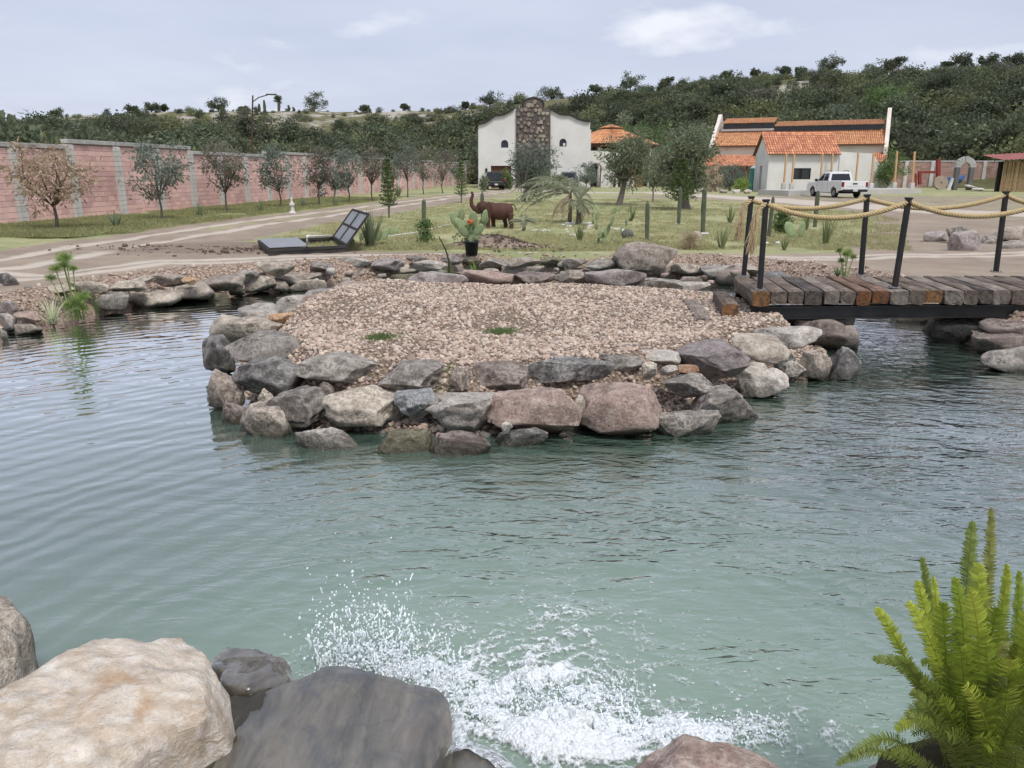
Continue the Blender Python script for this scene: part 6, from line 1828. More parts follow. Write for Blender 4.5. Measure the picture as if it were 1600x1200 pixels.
# ---- column cacti
CACT = pmat('cactus_skin', (.145, .155, .105), (.09, .105, .07), 3, .8, .3, 40, .006)
PEAR = pmat('prickly_pear_skin', (.30, .36, .19), (.22, .275, .135), 3, .7, .3, 40, .004, orand=.3)
def column(px, pb, pt, w, lab, seed, arms=()):
    p = P(px, pb); s = mpp(p); h = (pb - pt) * s; r = w * s / 2 * .66
    o = thing('column_cactus', lab, 'cactus', tuple(p), group='column cacti on the lawn')
    def ribbed(base, hh, rr_, tilt):
        m = MB(); rg = np.random.default_rng(seed)
        rows = 14; seg = 20; vs = []
        for j in range(rows + 1):
            q = j / rows
            rad_ = rr_ * (.82 + .18 * math.sin(q * 2.6)) * (1 if q < .88 else math.sqrt(max(0.02, 1 - ((q - .88) / .12) ** 2)))
            for k in range(seg):
                a = 2 * math.pi * k / seg
                rk = rad_ * (1 + (.14 if k % 2 else -.10)) * (1 + .05 * rg.normal())
                vs.append((base[0] + tilt * q * hh + rk * math.cos(a), base[1] + rk * math.sin(a), base[2] + q * hh))
        fs = [(j * seg + k, j * seg + (k + 1) % seg, (j + 1) * seg + (k + 1) % seg, (j + 1) * seg + k) for j in range(rows) for k in range(seg)]
        m.add(vs, np.array(fs)); m.add(vs[-seg:], [tuple(range(seg))]); return m
    ribbed((0, 0, -.05), h + .05, r, random.uniform(-.03, .05)).build('stem', CACT, o)
    for (dx_, dz_, hh) in arms:
        ribbed((dx_ * r * 2, 0, dz_ * h), hh * h, r * .7, .1).build('arm', CACT, o)
column(662, 352, 312, 9, 'column cactus behind the small open shrub left of the elephant', 1)
column(754, 352, 301, 8, 'column cactus standing behind the elephant head', 2)
column(1011, 376, 316, 9, 'short column cactus nearest the big bank boulder', 3)
column(1060, 352, 293, 8, 'column cactus in front of the big double-trunked tree', 4)
column(1098, 364, 294, 10, 'leaning column cactus right of the big lawn tree', 5)
column(1273, 355, 299, 9, 'column cactus seen behind the ropes of the bridge', 6)
column(1201, 372, 308, 8, 'column cactus hidden behind the near rope tassel', 7)
bc = P(980, 374)
o = thing('barrel_cactus', 'small round barrel cactus right of the big prickly pear', 'cactus', tuple(bc))
m = MB(); sg = 24
m.add([(.16 * math.cos(2 * math.pi * k / sg) * math.cos(e) * (1 + (.1 if k % 2 else -.06)), .16 * math.sin(2 * math.pi * k / sg) * math.cos(e) * (1 + (.1 if k % 2 else -.06)), .13 + .15 * math.sin(e)) for e in np.linspace(-1.1, 1.5, 9) for k in range(sg)], np.array([(j * sg + k, j * sg + (k + 1) % sg, (j + 1) * sg + (k + 1) % sg, (j + 1) * sg + k) for j in range(8) for k in range(sg)]))
m.build('body', pmat('grey_cactus', (.17, .165, .14), (.10, .10, .085), 8), o)
# ---- prickly pears: flat pads
_pad = MB().blob((0, 0, .5), (.36, .075, .52), 3, 5, .05).mesh('pad', True); _pad.materials.append(PEAR)
def pear(px, py, lab, pads, mat=None, z=G, name='prickly_pear', extra=None):
    p = P(px, py, z); s = mpp(p)
    o = thing(name, lab, 'cactus', tuple(p))
    for (dx_, dz_, ln, tilt, turn) in pads:
        q = link('pad', _pad, None, o, loc=(dx_ * s, random.uniform(-.1, .1), dz_ * s))
        q.scale = (ln * s * .86, ln * s, ln * s); q.rotation_euler = (random.uniform(-.2, .2), R(tilt), R(turn))
    return o
pear(1241, 378, 'pale grey prickly pear with two big pads behind the bridge', [(0, 0, 14, 8, 60), (-4, 8, 25, -25, 0), (7, 8, 24, 16, 30)])
pear(945, 383, 'large many-padded prickly pear on the lawn', [(0, 0, 20, 0, 60), (0, 14, 16, -14, 60), (2, 16, 18, 28, 50), (-4, 12, 17, -50, 60), (-12, 24, 15, -35, 50), (-18, 34, 13, -55, 60), (-20, 42, 12, -30, 70), (-14, 38, 15, -10, 50), (-11, 50, 12, -20, 40), (8, 30, 18, 12, 55), (10, 46, 14, 30, 30), (18, 52, 12, 55, 60), (10, 8, 16, 52, 60), (22, 18, 15, 45, 60), (32, 28, 13, 30, 60), (36, 40, 11, 10, 50), (-8, 4, 14, -62, 60)])
pear(590, 384, 'rounded prickly pear pads right of the large agave', [(0, 8, 20, 10, 10), (10, 10, 18, 30, 40)])
pear(552, 384, 'low prickly pear behind the open hatch door', [(0, 0, 14, -20, 10), (12, 8, 14, 20, 40)])
pear(612, 368, 'small prickly pear on the lawn right of the hatch', [(0, 0, 14, -10, 10), (6, 4, 12, 30, 40)])
# potted one
ptb = P(737, 399); s = mpp(ptb)
pot = thing('plant_pot', 'black plastic pot holding a prickly pear near the pond bank', 'pot', tuple(ptb))
r_ = 11.5 * s
MB().lathe([(0, .01), (r_ * .78, 0), (r_ * .96, 20 * s), (r_ * 1.06, 20 * s), (r_ * 1.06, 22.5 * s), (r_ * .95, 22.5 * s), (r_ * .9, 19 * s), (0, 19 * s)], 20).build('pot_shell', pmat('black_plastic', (.022, .026, .028), (.03, .034, .036), 2, .45), pot, True)
pear(737, 399, 'prickly pear with orange fruit growing in the black pot', [(0, 19, 20, 0, 20), (-6, 30, 20, -40, 10), (6, 32, 20, 36, 10), (-12, 42, 20, -40, 40), (-22, 46, 22, -20, 10), (-14, 54, 18, -5, 30), (2, 46, 22, 5, 10), (14, 44, 20, 30, 20), (18, 50, 20, 10, 50), (4, 24, 16, 50, 30)], name='potted_prickly_pear')
shrub(735, 383, 34, 34, 'green', 'leafy green stems spilling from the black pot', 1310, 700, (.08, .045))
fr_ = thing('cactus_fruit', 'cluster of small orange fruits on the potted prickly pear', 'fruit', tuple(Q(737, 347, ptb.y - .16)))
for k in range(4):
    MB().blob((random.uniform(-.06, .06), 0, random.uniform(-.03, .03)), (.03, .03, .04), 2, k).build('fruit', pmat('orange_fruit', (.65, .16, .05), (.5, .12, .04), 5), fr_, True)
# ---- palms
def frond_mesh(rg, L, droop, az_, el, width, nleaf=46):
    m = MB(); d = np.array([math.cos(az_) * math.cos(el), math.sin(az_) * math.cos(el), math.sin(el)])
    p = np.zeros(3); pts = []; dirs = []
    for j in range(14):
        pts.append(p.copy()); dirs.append(d.copy()); p = p + d * L / 13; d = d + np.array([0, 0, -droop / 13]); d /= np.linalg.norm(d)
    pts = np.array(pts); dirs = np.array(dirs)
    m.tube(pts, list(np.linspace(.022, .006, 14)), 4, False)
    q = np.repeat(np.linspace(.15, .99, nleaf), 2); side = np.tile([1, -1], nleaf)
    c = np.stack([np.interp(q, np.linspace(0, 1, 14), pts[:, i]) for i in range(3)], 1); dd = np.stack([np.interp(q, np.linspace(0, 1, 14), dirs[:, i]) for i in range(3)], 1)
    sd_ = unit(np.cross(dd, np.array([0, 0, 1.0]))) * side[:, None]
    dl_ = unit(sd_ + dd * .7 + np.array([0, 0, -.35]) + rg.normal(size=c.shape) * .12)
    v, f = leaf_arr(c, dl_, width * np.sin(np.clip(q * 1.15, .12, 1) * math.pi * .93 + .12).clip(.2) , .024, rg)
    m.add(v, f); return m.mesh('frond')
def palm(px, pb, crown_py, lab, seed, spec, th, mat='palm'):
    p = P(px, pb); s = mpp(p); hgt = (pb - crown_py) * s; rg = np.random.default_rng(seed)
    o = thing('palm', lab, 'palm', tuple(p))
    MB().tube([(0, 0, -.05), (.02, 0, hgt * .5), (0, 0, hgt)], [th * 1.2, th, th * .8], 9).build('trunk', BARK, o, True)
    for (az_, el, L, dr, w, mt) in spec:
        link('frond', frond_mesh(rg, L * s, dr, R(az_), R(el), w * s), LM[mt], o, loc=(0, 0, hgt))
palm(890, 348, 304, 'young palm with long drooping silvery fronds on the lawn', 31, [(180, 40, 100, 1.55, 22, 'palm'), (172, 28, 98, 1.45, 22, 'palm'), (190, 18, 92, 1.4, 20, 'palm'), (162, 52, 88, 1.8, 20, 'palm'), (205, 48, 84, 1.9, 20, 'palm'), (184, 8, 78, 1.1, 20, 'palm'), (196, 32, 96, 1.7, 22, 'palm'), (95, 62, 56, 1.9, 16, 'palm'), (10, 55, 46, 2.3, 14, 'palm'), (-30, 35, 48, 2.2, 14, 'palm'), (300, 50, 50, 2.2, 15, 'palm'), (60, 45, 46, 2.2, 14, 'palm'), (225, -25, 56, .9, 15, 'deadpalm'), (210, -38, 52, .5, 14, 'deadpalm'), (245, -45, 48, .4, 13, 'deadpalm')], .07)
palm(903, 352, 318, 'second palm with upright tuft and hanging fronds beside the silvery one', 32, [(90, 80, 40, .8, 10, 'palm'), (200, 75, 40, 1.2, 10, 'palm'), (330, 70, 38, 1.6, 11, 'palm'), (20, 45, 34, 2.4, 12, 'palm'), (-40, 25, 36, 2.2, 12, 'palm'), (160, 40, 34, 2.4, 11, 'palm'), (280, 10, 38, 2.0, 12, 'palm'), (250, 40, 34, 2.4, 12, 'palm'), (310, -10, 34, 1.6, 12, 'deadpalm')], .08)
palm(818, 362, 348, 'small squat palm right of the elephant', 33, [(90, 60, 26, 1.6, 9, 'palm'), (200, 45, 28, 1.8, 9, 'palm'), (330, 45, 28, 1.8, 9, 'palm'), (20, 35, 26, 1.9, 9, 'palm'), (270, 25, 28, 1.5, 9, 'palm'), (150, 30, 28, 1.6, 9, 'palm')], .05)
# white stones edging the palm bed
wb = thing('white_stone_border', 'ring of whitewashed stones around the palm bed', 'stone border', tuple(P(930, 360)))
WSTONE = pmat('whitewashed_stone', (.72, .70, .67), (.58, .55, .52), 4, .85)
for k, (px, py) in enumerate([(878, 354), (885, 352), (890, 356), (894, 350), (899, 349), (905, 350), (911, 350), (916, 352), (922, 352), (884, 361), (888, 364), (892, 368), (896, 370), (918, 358), (924, 356), (930, 357), (938, 358), (946, 359), (954, 358), (962, 360), (968, 361), (974, 362), (980, 363), (858, 362), (850, 362), (846, 363), (864, 358), (912, 362), (836, 364), (984, 364)]):
    p = P(px + random.uniform(-2, 2), py + random.uniform(-1, 1)); s_ = random.uniform(.06, .13)
    ROCK('stone', (p.x, p.y, G + s_ * .3), (s_ * 1.5, s_ * 1.2, s_), 1500 + k, WSTONE, wb, 2, 5)
# stones round the other plants
for i, (px, py, lab) in enumerate([(1102, 367, 'white stones at the foot of the leaning column cactus'), (1060, 352, 'white stones at the foot of the cactus before the big tree'), (1205, 382, 'white stones on the lawn right of the rope tassel')]):
    o = thing('white_stones', lab, 'stones', tuple(P(px, py)))
    for k in range(5):
        ROCK('stone', tuple(P(px, py) + Vector((random.uniform(-.22, .22), random.uniform(-.1, .1), .03))), (.12, .1, .07), 1600 + 7 * i + k, WSTONE, o, 2, 5)
# ---- pond-side plants
def papyrus(px, py, z, lab, stems, seed):
    p = P(px, py, z); s = mpp(p); rg = np.random.default_rng(seed)
    o = thing('papyrus', lab, 'plant', tuple(p))
    for (dx_, top, sp_) in stems:
        q = Vector((dx_ * s, rg.uniform(-.1, .1), top * s))
        b = Vector((dx_ * s * .25 + rg.uniform(-.04, .04), rg.uniform(-.05, .05), 0))
        st_ = MB().tube([b, b.lerp(q, .5) + Vector((0, 0, .03)), q], [.012, .010, .007], 5).build('stem', LM['papyrus'], o, True)
        d = unit(rg.normal(size=(320, 3)) * np.array([1, 1, .7]) + np.array([0, 0, .35]))
        v, f = leaf_arr(np.tile(np.array(q), (320, 1)), d, sp_ * s * rg.uniform(.6, 1.15, 320), .0045, rg)
        link('umbel', np_mesh('umbel', v, [f]), LM['papyrus'], st_)['kind'] = 'stuff'
papyrus(122, 500, 0.05, 'papyrus with feathery green heads in the water by the left bank', [(-38, 64, 12), (-27, 78, 13), (-14, 92, 15), (-2, 96, 16), (-8, 84, 12), (6, 80, 10), (16, 36, 16), (2, 28, 18), (-12, 22, 14), (12, 18, 14)], 51)
papyrus(1320, 432, .45, 'small yellow-headed papyrus behind the bridge deck', [(-12, 40, 8), (-4, 34, 10), (4, 36, 10), (10, 30, 8), (-8, 24, 8)], 52)
tuft('striped_grass', 'plant', 82, 506, 44, 'striped strap-leaved plant at the waterline of the left bank', 'strap', 1701, 46, 1.1, .9, .022, .05)
tuft('water_reed', 'plant', 152, 494, 40, 'thin dark reeds right of the papyrus', 'green', 1702, 16, .35, .1, .012, .03)
tuft('bank_grass', 'plant', 700, 434, 24, 'grass clump hanging over the far bank stones by the dark stalk', 'bright', 1703, 60, 1.1, 1.0, .014, .35)
tuft('bank_grass', 'plant', 742, 430, 22, 'grass clump on the bank stones below the black pot', 'bright', 1704, 50, 1.0, .9, .014, .35)
tuft('bank_grass', 'plant', 1308, 432, 18, 'green grass clump behind the footbridge', 'green', 1705, 40, .9, .8, .016, .5)
sk = P(702, 430, .4); o = thing('dry_stalk', 'dark leaning stalk rising from the bank grass', 'plant', tuple(sk)); s = mpp(sk)
MB().tube([(0, 0, 0), (.0, 0, 22 * s), (-5 * s, 0, 40 * s), (-15 * s, 0, 60 * s)], [.022, .02, .016, .010], 6).build('stem', pmat('dark_stalk', (.06, .055, .03), (.035, .035, .022), 5), o, True)
MB().tube([(0, 0, 10 * s), (12 * s, 0, 34 * s)], [.008, .004], 5).build('twig', BARKG, o, True)
for i, (px, py, rr_, lab) in enumerate([(594, 528, 26, 'sparse green grass patch left of the island centre'), (783, 515, 24, 'sparse green grass patch near the island centre'), (650, 572, 60, 'thin grass seedlings along the front of the island')]):
    p = P(px, py, .52); s = mpp(p); rg = np.random.default_rng(60 + i); n = 900
    c = np.stack([rg.normal(0, rr_ * s * .5, n), rg.normal(0, rr_ * s * (.5 if i < 2 else .22), n), np.full(n, .0)], 1)
    d = unit(rg.normal(size=(n, 3)) * .5 + np.array([0, 0, 1]))
    v, f = leaf_arr(c, d, .055 * rg.uniform(.5, 1.2, n), .006, rg)
    zz = isle_z(v[:, 0] + p.x, v[:, 1] + p.y)
    v[:, 2] += zz + .01
    tag(link('grass_patch', np_mesh('grass_patch', v, [f]), LM['green'], None, loc=(p.x, p.y, 0)), lab, 'grass', kind='stuff')
# ---- lawn grass
gp = []
for i in range(4):
    rg = np.random.default_rng(70 + i)
    n = 26; c = np.stack([rg.normal(0, .09, n), rg.normal(0, .09, n), np.zeros(n)], 1)
    v, f = leaf_arr(c, unit(rg.normal(size=(n, 3)) * .55 + np.array([0, 0, .9])), .07 * rg.uniform(.5, 1.2, n), .010, rg)
    q = np_mesh('grass', v, [f]); q.materials.append(None); gp.append(q)
GRM = leafmat('lawn_blade', (.44, .405, .225), (.33, .33, .17), orand=.5); GRM2 = leafmat('strip_blade', (.27, .29, .13), (.38, .345, .18), orand=.6)
for q in gp: q.materials[0] = GRM
rg = np.random.default_rng(75); N = 16000
qy = 18.5 + 34 * rg.uniform(size=N) ** 1.6; qx = rg.uniform(-9, 17, N) * (qy / 30).clip(.65, 1.6)
ok = (poly_sd(qx, qy, LAWN) < -.1) & (line_d(qx, qy, TRACK) > 1.4) & (fbm2(qx * .5, qy * .5, 3, 91) > -.35)
qx, qy = qx[ok], qy[ok]; n = len(qx)
scatter('lawn_grass', np.stack([qx, qy, np.full(n, G) + .035 * fbm2(qx * .7, qy * .7, 3, 3)], 1), rg.uniform(.6, 1.5, n), rg.uniform(0, 6.28, n), gp, 'short yellow-green lawn grass between pond and buildings', 'grass')
gp2 = []
for q in gp:
    q2 = q.copy(); q2.materials[0] = GRM2; gp2.append(q2)
N = 14000
qy = 22 + 34 * rg.uniform(size=N) ** 1.5; qx = WALL0[0] + WALL0[1] * qy + rg.uniform(.4, 6.4, N)
ok = (line_d(qx, qy, TRACK) > 1.9) & (fbm2(qx * .5, qy * .5, 3, 93) > -.4)
qx, qy = qx[ok], qy[ok]; n = len(qx)
scatter('wall_grass', np.stack([qx, qy, np.full(n, G) + .02], 1), rg.uniform(.7, 2.0, n), rg.uniform(0, 6.28, n), gp2, 'green grass strip between the dirt track and the pink wall', 'grass')
# ---- clods on the mound and on the churned soil
CLM = pmat('soil_clod', (.18, .135, .105), (.12, .09, .07), 4, .95, .5, 30, .01, orand=.4)
cps = []
for i in range(3):
    rv, rf = rock_verts((1, .8, .7), 980 + i, 2, 5, 1.2); q = np_mesh('clod', rv, [rf], False); q.materials.append(CLM); cps.append(q)
N = 900
qx = np.concatenate([mound.x + rg.normal(0, .75, N), P(360, 388).x + rg.normal(0, 1.6, N)]); qy = np.concatenate([mound.y + rg.normal(0, .35, N), P(360, 388).y + rg.normal(0, .6, N)])
mdq = np.hypot(qx - mound.x, (qy - mound.y) / .45)
qz = G + .30 * np.exp(-mdq ** 2 * 1.6) + .01
scatter('soil_clods', np.stack([qx, qy, qz], 1), rg.gamma(2.2, .017, 2 * N).clip(.012, .13), rg.uniform(0, 6.28, 2 * N), cps, 'loose dark soil clods on the dug earth beyond the pond', 'soil')

# ================================================================== VEHICLES, SCULPTURE, HATCH
def pickup(label, loc, heading, paint, seed=0, group=None, bed_open=True, rails=True):
    """pickup truck, x forward, origin under the middle on the ground"""
    o = thing('pickup_truck', label, 'pickup', loc, heading, group)
    Lh, Wd = 2.70, .94
    BLK = TRIM_; TY = TYRE_
    def arcpts(cx_, r, a0, a1, n=9): return [(cx_ + r * math.cos(a), .36 + r * math.sin(a)) for a in np.linspace(a0, a1, n)]
    side = [(-2.68, .55), (-2.68, 1.10), (-2.64, 1.16), (-.62, 1.16), (-.62, 1.10), (.95, 1.10), (2.25, 1.02), (2.52, .95), (2.64, .78), (2.66, .42), (2.10, .36)]
    side += arcpts(1.68, .44, 0.0, math.pi, 9) + [(1.2, .38), (-1.1, .38)] + arcpts(-1.55, .44, 0, math.pi, 9) + [(-2.02, .45)]
    side = side[::-1]
    body = MB()
    for (y0, th) in ((-Wd, .10), (Wd - .10, .10)):
        body.prism([(x, z) for x, z in side], [], (0, y0, 0), (1, 0, 0), (0, 0, 1), th) if False else None
    # outer skins
    for s in (-1, 1):
        body.prism([(x, z) for x, z in side], [], (0, s * Wd if s < 0 else Wd - .14, 0), (1, 0, 0), (0, 0, 1), .14)
    body.box((1.75, 0, .80), (1.5, 2 * Wd - .26, .46)); body.box((1.62, 0, 1.045), (1.30, 2 * Wd - .26, .07), taper=.94)
    body.box((.15, 0, .72), (1.7, 2 * Wd - .26, .72))
    body.box((2.50, 0, .70), (.26, 2 * Wd - .2, .50), bev=.05)
    bo = body.build('body', paint, o)
    MB().box((-1.66, 0, .66), (1.95, 2 * Wd - .28, .06)).build('bed_floor', BLK, o)
    MB().box((-.70, 0, .90), (.08, 2 * Wd - .28, .50)).build('bed_front', paint, o)
    tg_ = MB().box((-2.655, 0, .86), (.09, 2 * Wd - .29, .58), bev=.02).build('tailgate', paint, o)
    MB().box((-2.705, 0, .98), (.02, .34, .10), bev=.01).build('handle', BLK, tg_)
    MB().box((-2.705, 0, .80), (.012, 1.25, .02)).build('crease', pmat('panel_shadow_line', (.55, .55, .55)), tg_)
    # cab greenhouse
    low = [(-.66, .90), (.98, .90)]; cab = MB()
    v = [(-.66, -.90, 1.10), (1.22, -.90, 1.10), (1.22, .90, 1.10), (-.66, .90, 1.10), (-.52, -.76, 1.74), (.42, -.76, 1.74), (.42, .76, 1.74), (-.52, .76, 1.74), (-.40, -.68, 1.79), (.30, -.68, 1.79), (.30, .68, 1.79), (-.40, .68, 1.79)]
    f = [(0, 1, 5, 4), (1, 2, 6, 5), (2, 3, 7, 6), (3, 0, 4, 7), (4, 5, 9, 8), (5, 6, 10, 9), (6, 7, 11, 10), (7, 4, 8, 11), (8, 9, 10, 11)]
    cab.add(v, f); co = cab.build('cab', paint, o)
    def pane(name, pts, nrm, parent=None):
        c = [Vector(p) + Vector(nrm) * .008 for p in pts]; b = [p - Vector(nrm) * .004 for p in c]
        n = len(c)
        MB().add([tuple(p) for p in c + b], [tuple(range(n)), tuple(range(2 * n - 1, n - 1, -1))] + [(i, n + i, n + (i + 1) % n, (i + 1) % n) for i in range(n)]).build(name, CARGLASS, parent or co)
    pane('rear_window', [(-.642, .74, 1.18), (-.642, -.74, 1.18), (-.545, -.64, 1.64), (-.545, .64, 1.64)], (-1, 0, .2))
    pane('windscreen', [(1.14, -.78, 1.16), (1.14, .78, 1.16), (.50, .66, 1.68), (.50, -.66, 1.68)], (.6, 0, .75))
    for s in (-1, 1):
        def sp3(x, z): return (x, s * (.90 - (z - 1.10) * .219), z)
        for (x0, x1, x2, x3) in ((-.50, .16, .12, -.40), (.24, 1.02, .44, .20)):
            pts = [sp3(x0, 1.16), sp3(x1, 1.16), sp3(x2, 1.66), sp3(x3, 1.66)]
            pane('side_window', pts if s < 0 else pts[::-1], (0, s * 1.0, .2))
        tl = MB().box((-2.64, s * (Wd - .085), .94), (.16, .17, .34), bev=.03).build('tail_light', REDL, o)
        MB().box((2.52, s * .74, .84), (.24, .34, .20), bev=.05).build('headlight', pmat('headlamp_glass', (.6, .62, .64), rough=.15), o)
        mi = MB().box((.98, s * (Wd + .10), 1.20), (.13, .20, .19), bev=.04).build('mirror', BLK, o)
        for x in (.55, -.25):
            MB().box((x, s * (Wd + .012), .98), (.22, .03, .04), bev=.01).build('door_handle', paint, o)
        for x in (.18, 1.02, -.60):
            MB().box((x, s * (Wd + .001), .80), (.012, .006, .55)).build('door_gap', BLK, o)
        if rails:
            MB().tube([(-.45, s * .62, 1.78), (-.38, s * .62, 1.85), (.22, s * .62, 1.85), (.32, s * .62, 1.77)], .022, 6).build('roof_rail', BLK, o, True)
        for x in (1.68, -1.55):
            MB().lathe([(0, -.02), (.30, -.02), (.355, .02), (.365, .10), (.355, .19), (.30, .235), (.22, .235), (.20, .20)], 22).build('tyre', TY, o, True, loc=(x, s * (Wd - .24), .365), rot=(R(-90) * s, 0, 0))
            MB().lathe([(.22, .215), (.17, .19), (.05, .20), (0, .205)], 12).build('rim', RIM, o, False, loc=(x, s * (Wd - .24), .365), rot=(R(-90) * s, 0, 0))
    MB().box((-2.76, 0, .52), (.16, 1.80, .17), bev=.03).build('rear_bumper', BLK, o)
    MB().box((-2.845, 0, .54), (.012, .34, .16), bev=.003).build('licence_plate', pmat('plate_white', (.62, .62, .60)), o)
    MB().box((2.66, 0, .78), (.06, 1.1, .26), bev=.02).build('grille', BLK, o)
    MB().bar((-2.2, 0, .42), (2.2, 0, .42), 1.1, .22).build('chassis', BLK, o)
    return o
TRIM_ = pmat('black_plastic_trim', (.02, .02, .021), (.028, .028, .028), 4, .6)
TYRE_ = pmat('tyre_rubber', (.022, .021, .02), (.035, .032, .03), 8, .9)
RIM = pmat('alloy_rim', (.35, .35, .36), (.25, .25, .26), 8, .35, metal=.7)
CARGLASS = pmat('tinted_glass', (.012, .014, .016), rough=.06, spec=.7)
REDL = pmat('tail_lamp_red', (.28, .018, .015), (.20, .014, .012), 6, .25)
WPAINT = pmat('white_car_paint', (.80, .80, .79), (.76, .76, .75), .6, .25, coat=.6, spec=.5)
DPAINT = pmat('dark_green_car_paint', (.035, .042, .040), (.025, .03, .03), .8, .4, coat=.4)
GPAINT = pmat('grey_car_paint', (.16, .165, .17), (.13, .135, .14), .8, .4, coat=.4)
tp_ = P(1316, 309.5); az_t = math.atan2(tp_.x, tp_.y)
pickup('white pickup truck parked before the small house, seen from behind', (tp_.x + .35, tp_.y + 2.2, G), R(90) + R(5), WPAINT)
q = P(772, 299); pickup('dark pickup truck parked at the garage of the white hall', (Q(772, 297, 83).x, 83, G), R(90) + R(6), DPAINT, rails=False)
q = Q(888, 297, 85); pickup('grey pickup truck partly hidden by plants before the white hall', (q.x, 85.2, G), R(90), GPAINT, rails=False)

# ---- elephant sculpture: one welded skin of rusty steel
eb = P(771, 356); s = mpp(eb)
el = thing('elephant_sculpture', 'rusty metal elephant statue with raised trunk on the lawn', 'sculpture', tuple(eb))
RUSTE = pmat('rusted_sheet_steel', (.105, .045, .034), (.066, .032, .026), 4, .75, .5, 30, .006, spec=.3)
m = MB()
def ex(px): return (px - 771) * s
def ez_(py): return (356 - py) * s
m.blob((ex(781), 0, ez_(331)), (21 * s, 13.5 * s, 13 * s), 4, 1, .03)
m.blob((ex(768), 0, ez_(328)), (13 * s, 11 * s, 11 * s), 3, 2, .03)
m.blob((ex(791), 0, ez_(330)), (11.5 * s, 12.5 * s, 12 * s), 3, 3, .03)
m.blob((ex(755), -.02, ez_(324)), (10.5 * s, 8.5 * s, 9 * s), 3, 4, .03)
m.blob((ex(748), -.03, ez_(330)), (6 * s, 5 * s, 5 * s), 3, 5, .03)
m.tube([(ex(762), 0, ez_(326)), (ex(752), -.02, ez_(327))], [9 * s, 8 * s], 12)
m.tube([(ex(749), -.03, ez_(327)), (ex(742), -.04, ez_(327)), (ex(737.5), -.05, ez_(321)), (ex(737), -.05, ez_(313)), (ex(739.5), -.05, ez_(306)), (ex(739), -.05, ez_(303)), (ex(736.5), -.05, ez_(302))], [5 * s, 4.4 * s, 3.5 * s, 2.9 * s, 2.4 * s, 2.2 * s, 2.3 * s], 10)
for (x, y, k) in ((763, -7.5, 1.0), (771, 7, 1.0), (789, 7.5, 1.0), (798, -6.5, 1.0)):
    m.tube([(ex(x), y * s, ez_(334)), (ex(x - .5), y * s, ez_(345)), (ex(x + (1.5 if x > 780 else 0)), y * s, ez_(352)), (ex(x), y * s, ez_(356.5))], [5.2 * s, 3.8 * s, 3.3 * s, 3.9 * s], 10)
body = m.build('body', RUSTE, el, True)
rmod = body.modifiers.new('weld', 'REMESH'); rmod.mode = 'VOXEL'; rmod.voxel_size = .016; rmod.use_smooth_shade = True
smod = body.modifiers.new('smooth', 'SMOOTH'); smod.iterations = 6; smod.factor = .6
for sy_ in (-1, 1):
    v, f = ico(3); v = v.copy() * np.array([6.2 * s, 1.1 * s, 9.5 * s]); v[:, 1] += sy_ * 1.6 * s * (v[:, 0] / (6 * s)) ** 2
    v[:, 0] *= np.where(v[:, 2] < 0, .72, 1)
    MB().add(v + np.array([ex(764), sy_ * 9.8 * s, ez_(326)]), f).build('ear', RUSTE, el, True, rot=(0, 0, 0))
    MB().blob((ex(750), sy_ * 7.2 * s - .02, ez_(322)), (1.1 * s, .8 * s, 1.1 * s), 2).build('eye', TRIM_, el, True)
    MB().tube([(ex(747), sy_ * 3.2 * s, ez_(331)), (ex(743), sy_ * 4 * s, ez_(333)), (ex(739.5), sy_ * 4.3 * s, ez_(331))], [1.1 * s, .9 * s, .3 * s], 6).build('tusk', RUSTE, el, True)
MB().tube([(ex(798), 0, ez_(320)), (ex(803), 0, ez_(321)), (ex(806), 0, ez_(326)), (ex(806.5), 0, ez_(330))], [1.2 * s, .8 * s, .7 * s, .9 * s], 6).build('tail', RUSTE, el, True)

# ---- metal pit hatch with its door thrown open
hp0 = P(421, 390.5); hp1 = P(543, 384.5); hpb = P(404, 379)
ht_ = thing('metal_hatch', 'steel pit frame with a grey sheet cover and raised four-panel door', 'hatch', tuple(hp0))
GMET = pmat('grey_sheet_metal', (.27, .275, .285), (.21, .215, .225), 2.5, .45, .2, 20, .003, spec=.5)
DFR = pmat('dark_angle_iron', (.035, .034, .034), (.055, .05, .046), 3, .6)
zt_ = G + .16
c00 = P(421, 389, zt_); c10 = P(542, 383, zt_); c01 = P(404, 375.5, zt_); c11 = P(521, 370, zt_)
def raise_(p, dz): return Vector((p.x, p.y, p.z + dz))
for a, b in ((c00, c10), (c10, c11), (c11, c01), (c01, c00)):
    MB().bar(raise_(a, -.03), raise_(b, -.03), .06, .06).build('rim_rail', DFR, ht_, world=True)
    w3 = MB().bar(raise_(a, -.22), raise_(b, -.22), .02, .32).build('frame_side', DFR, ht_, world=True)
k_ = .50
MB().add([tuple(raise_(p, .03 + z)) for z in (0, -.012) for p in (c00, c00.lerp(c10, k_), c01.lerp(c11, k_), c01)], [(0, 1, 2, 3), (7, 6, 5, 4), (0, 4, 5, 1), (1, 5, 6, 2), (2, 6, 7, 3), (3, 7, 4, 0)]).build('sheet_cover', GMET, ht_, world=True)
MB().add([tuple(raise_(p, -.30)) for p in (c00, c10, c11, c01)], [(0, 1, 2, 3)]).build('pit_floor', pmat('pit_soil', (.10, .08, .065)), ht_, world=True)
dep_ = (c11 - c10)
tF = Q(576, 335, c10.y + .05); tB = Q(554, 326, c11.y + .05)
dn = (tF - c10)
corner = [c10, tF, tF + (c11 - c10), c11]
def dq(a, b): return c10 + (tF - c10) * a + (c11 - c10) * b
door = MB()
n_ = (tF - c10).cross(c11 - c10).normalized()
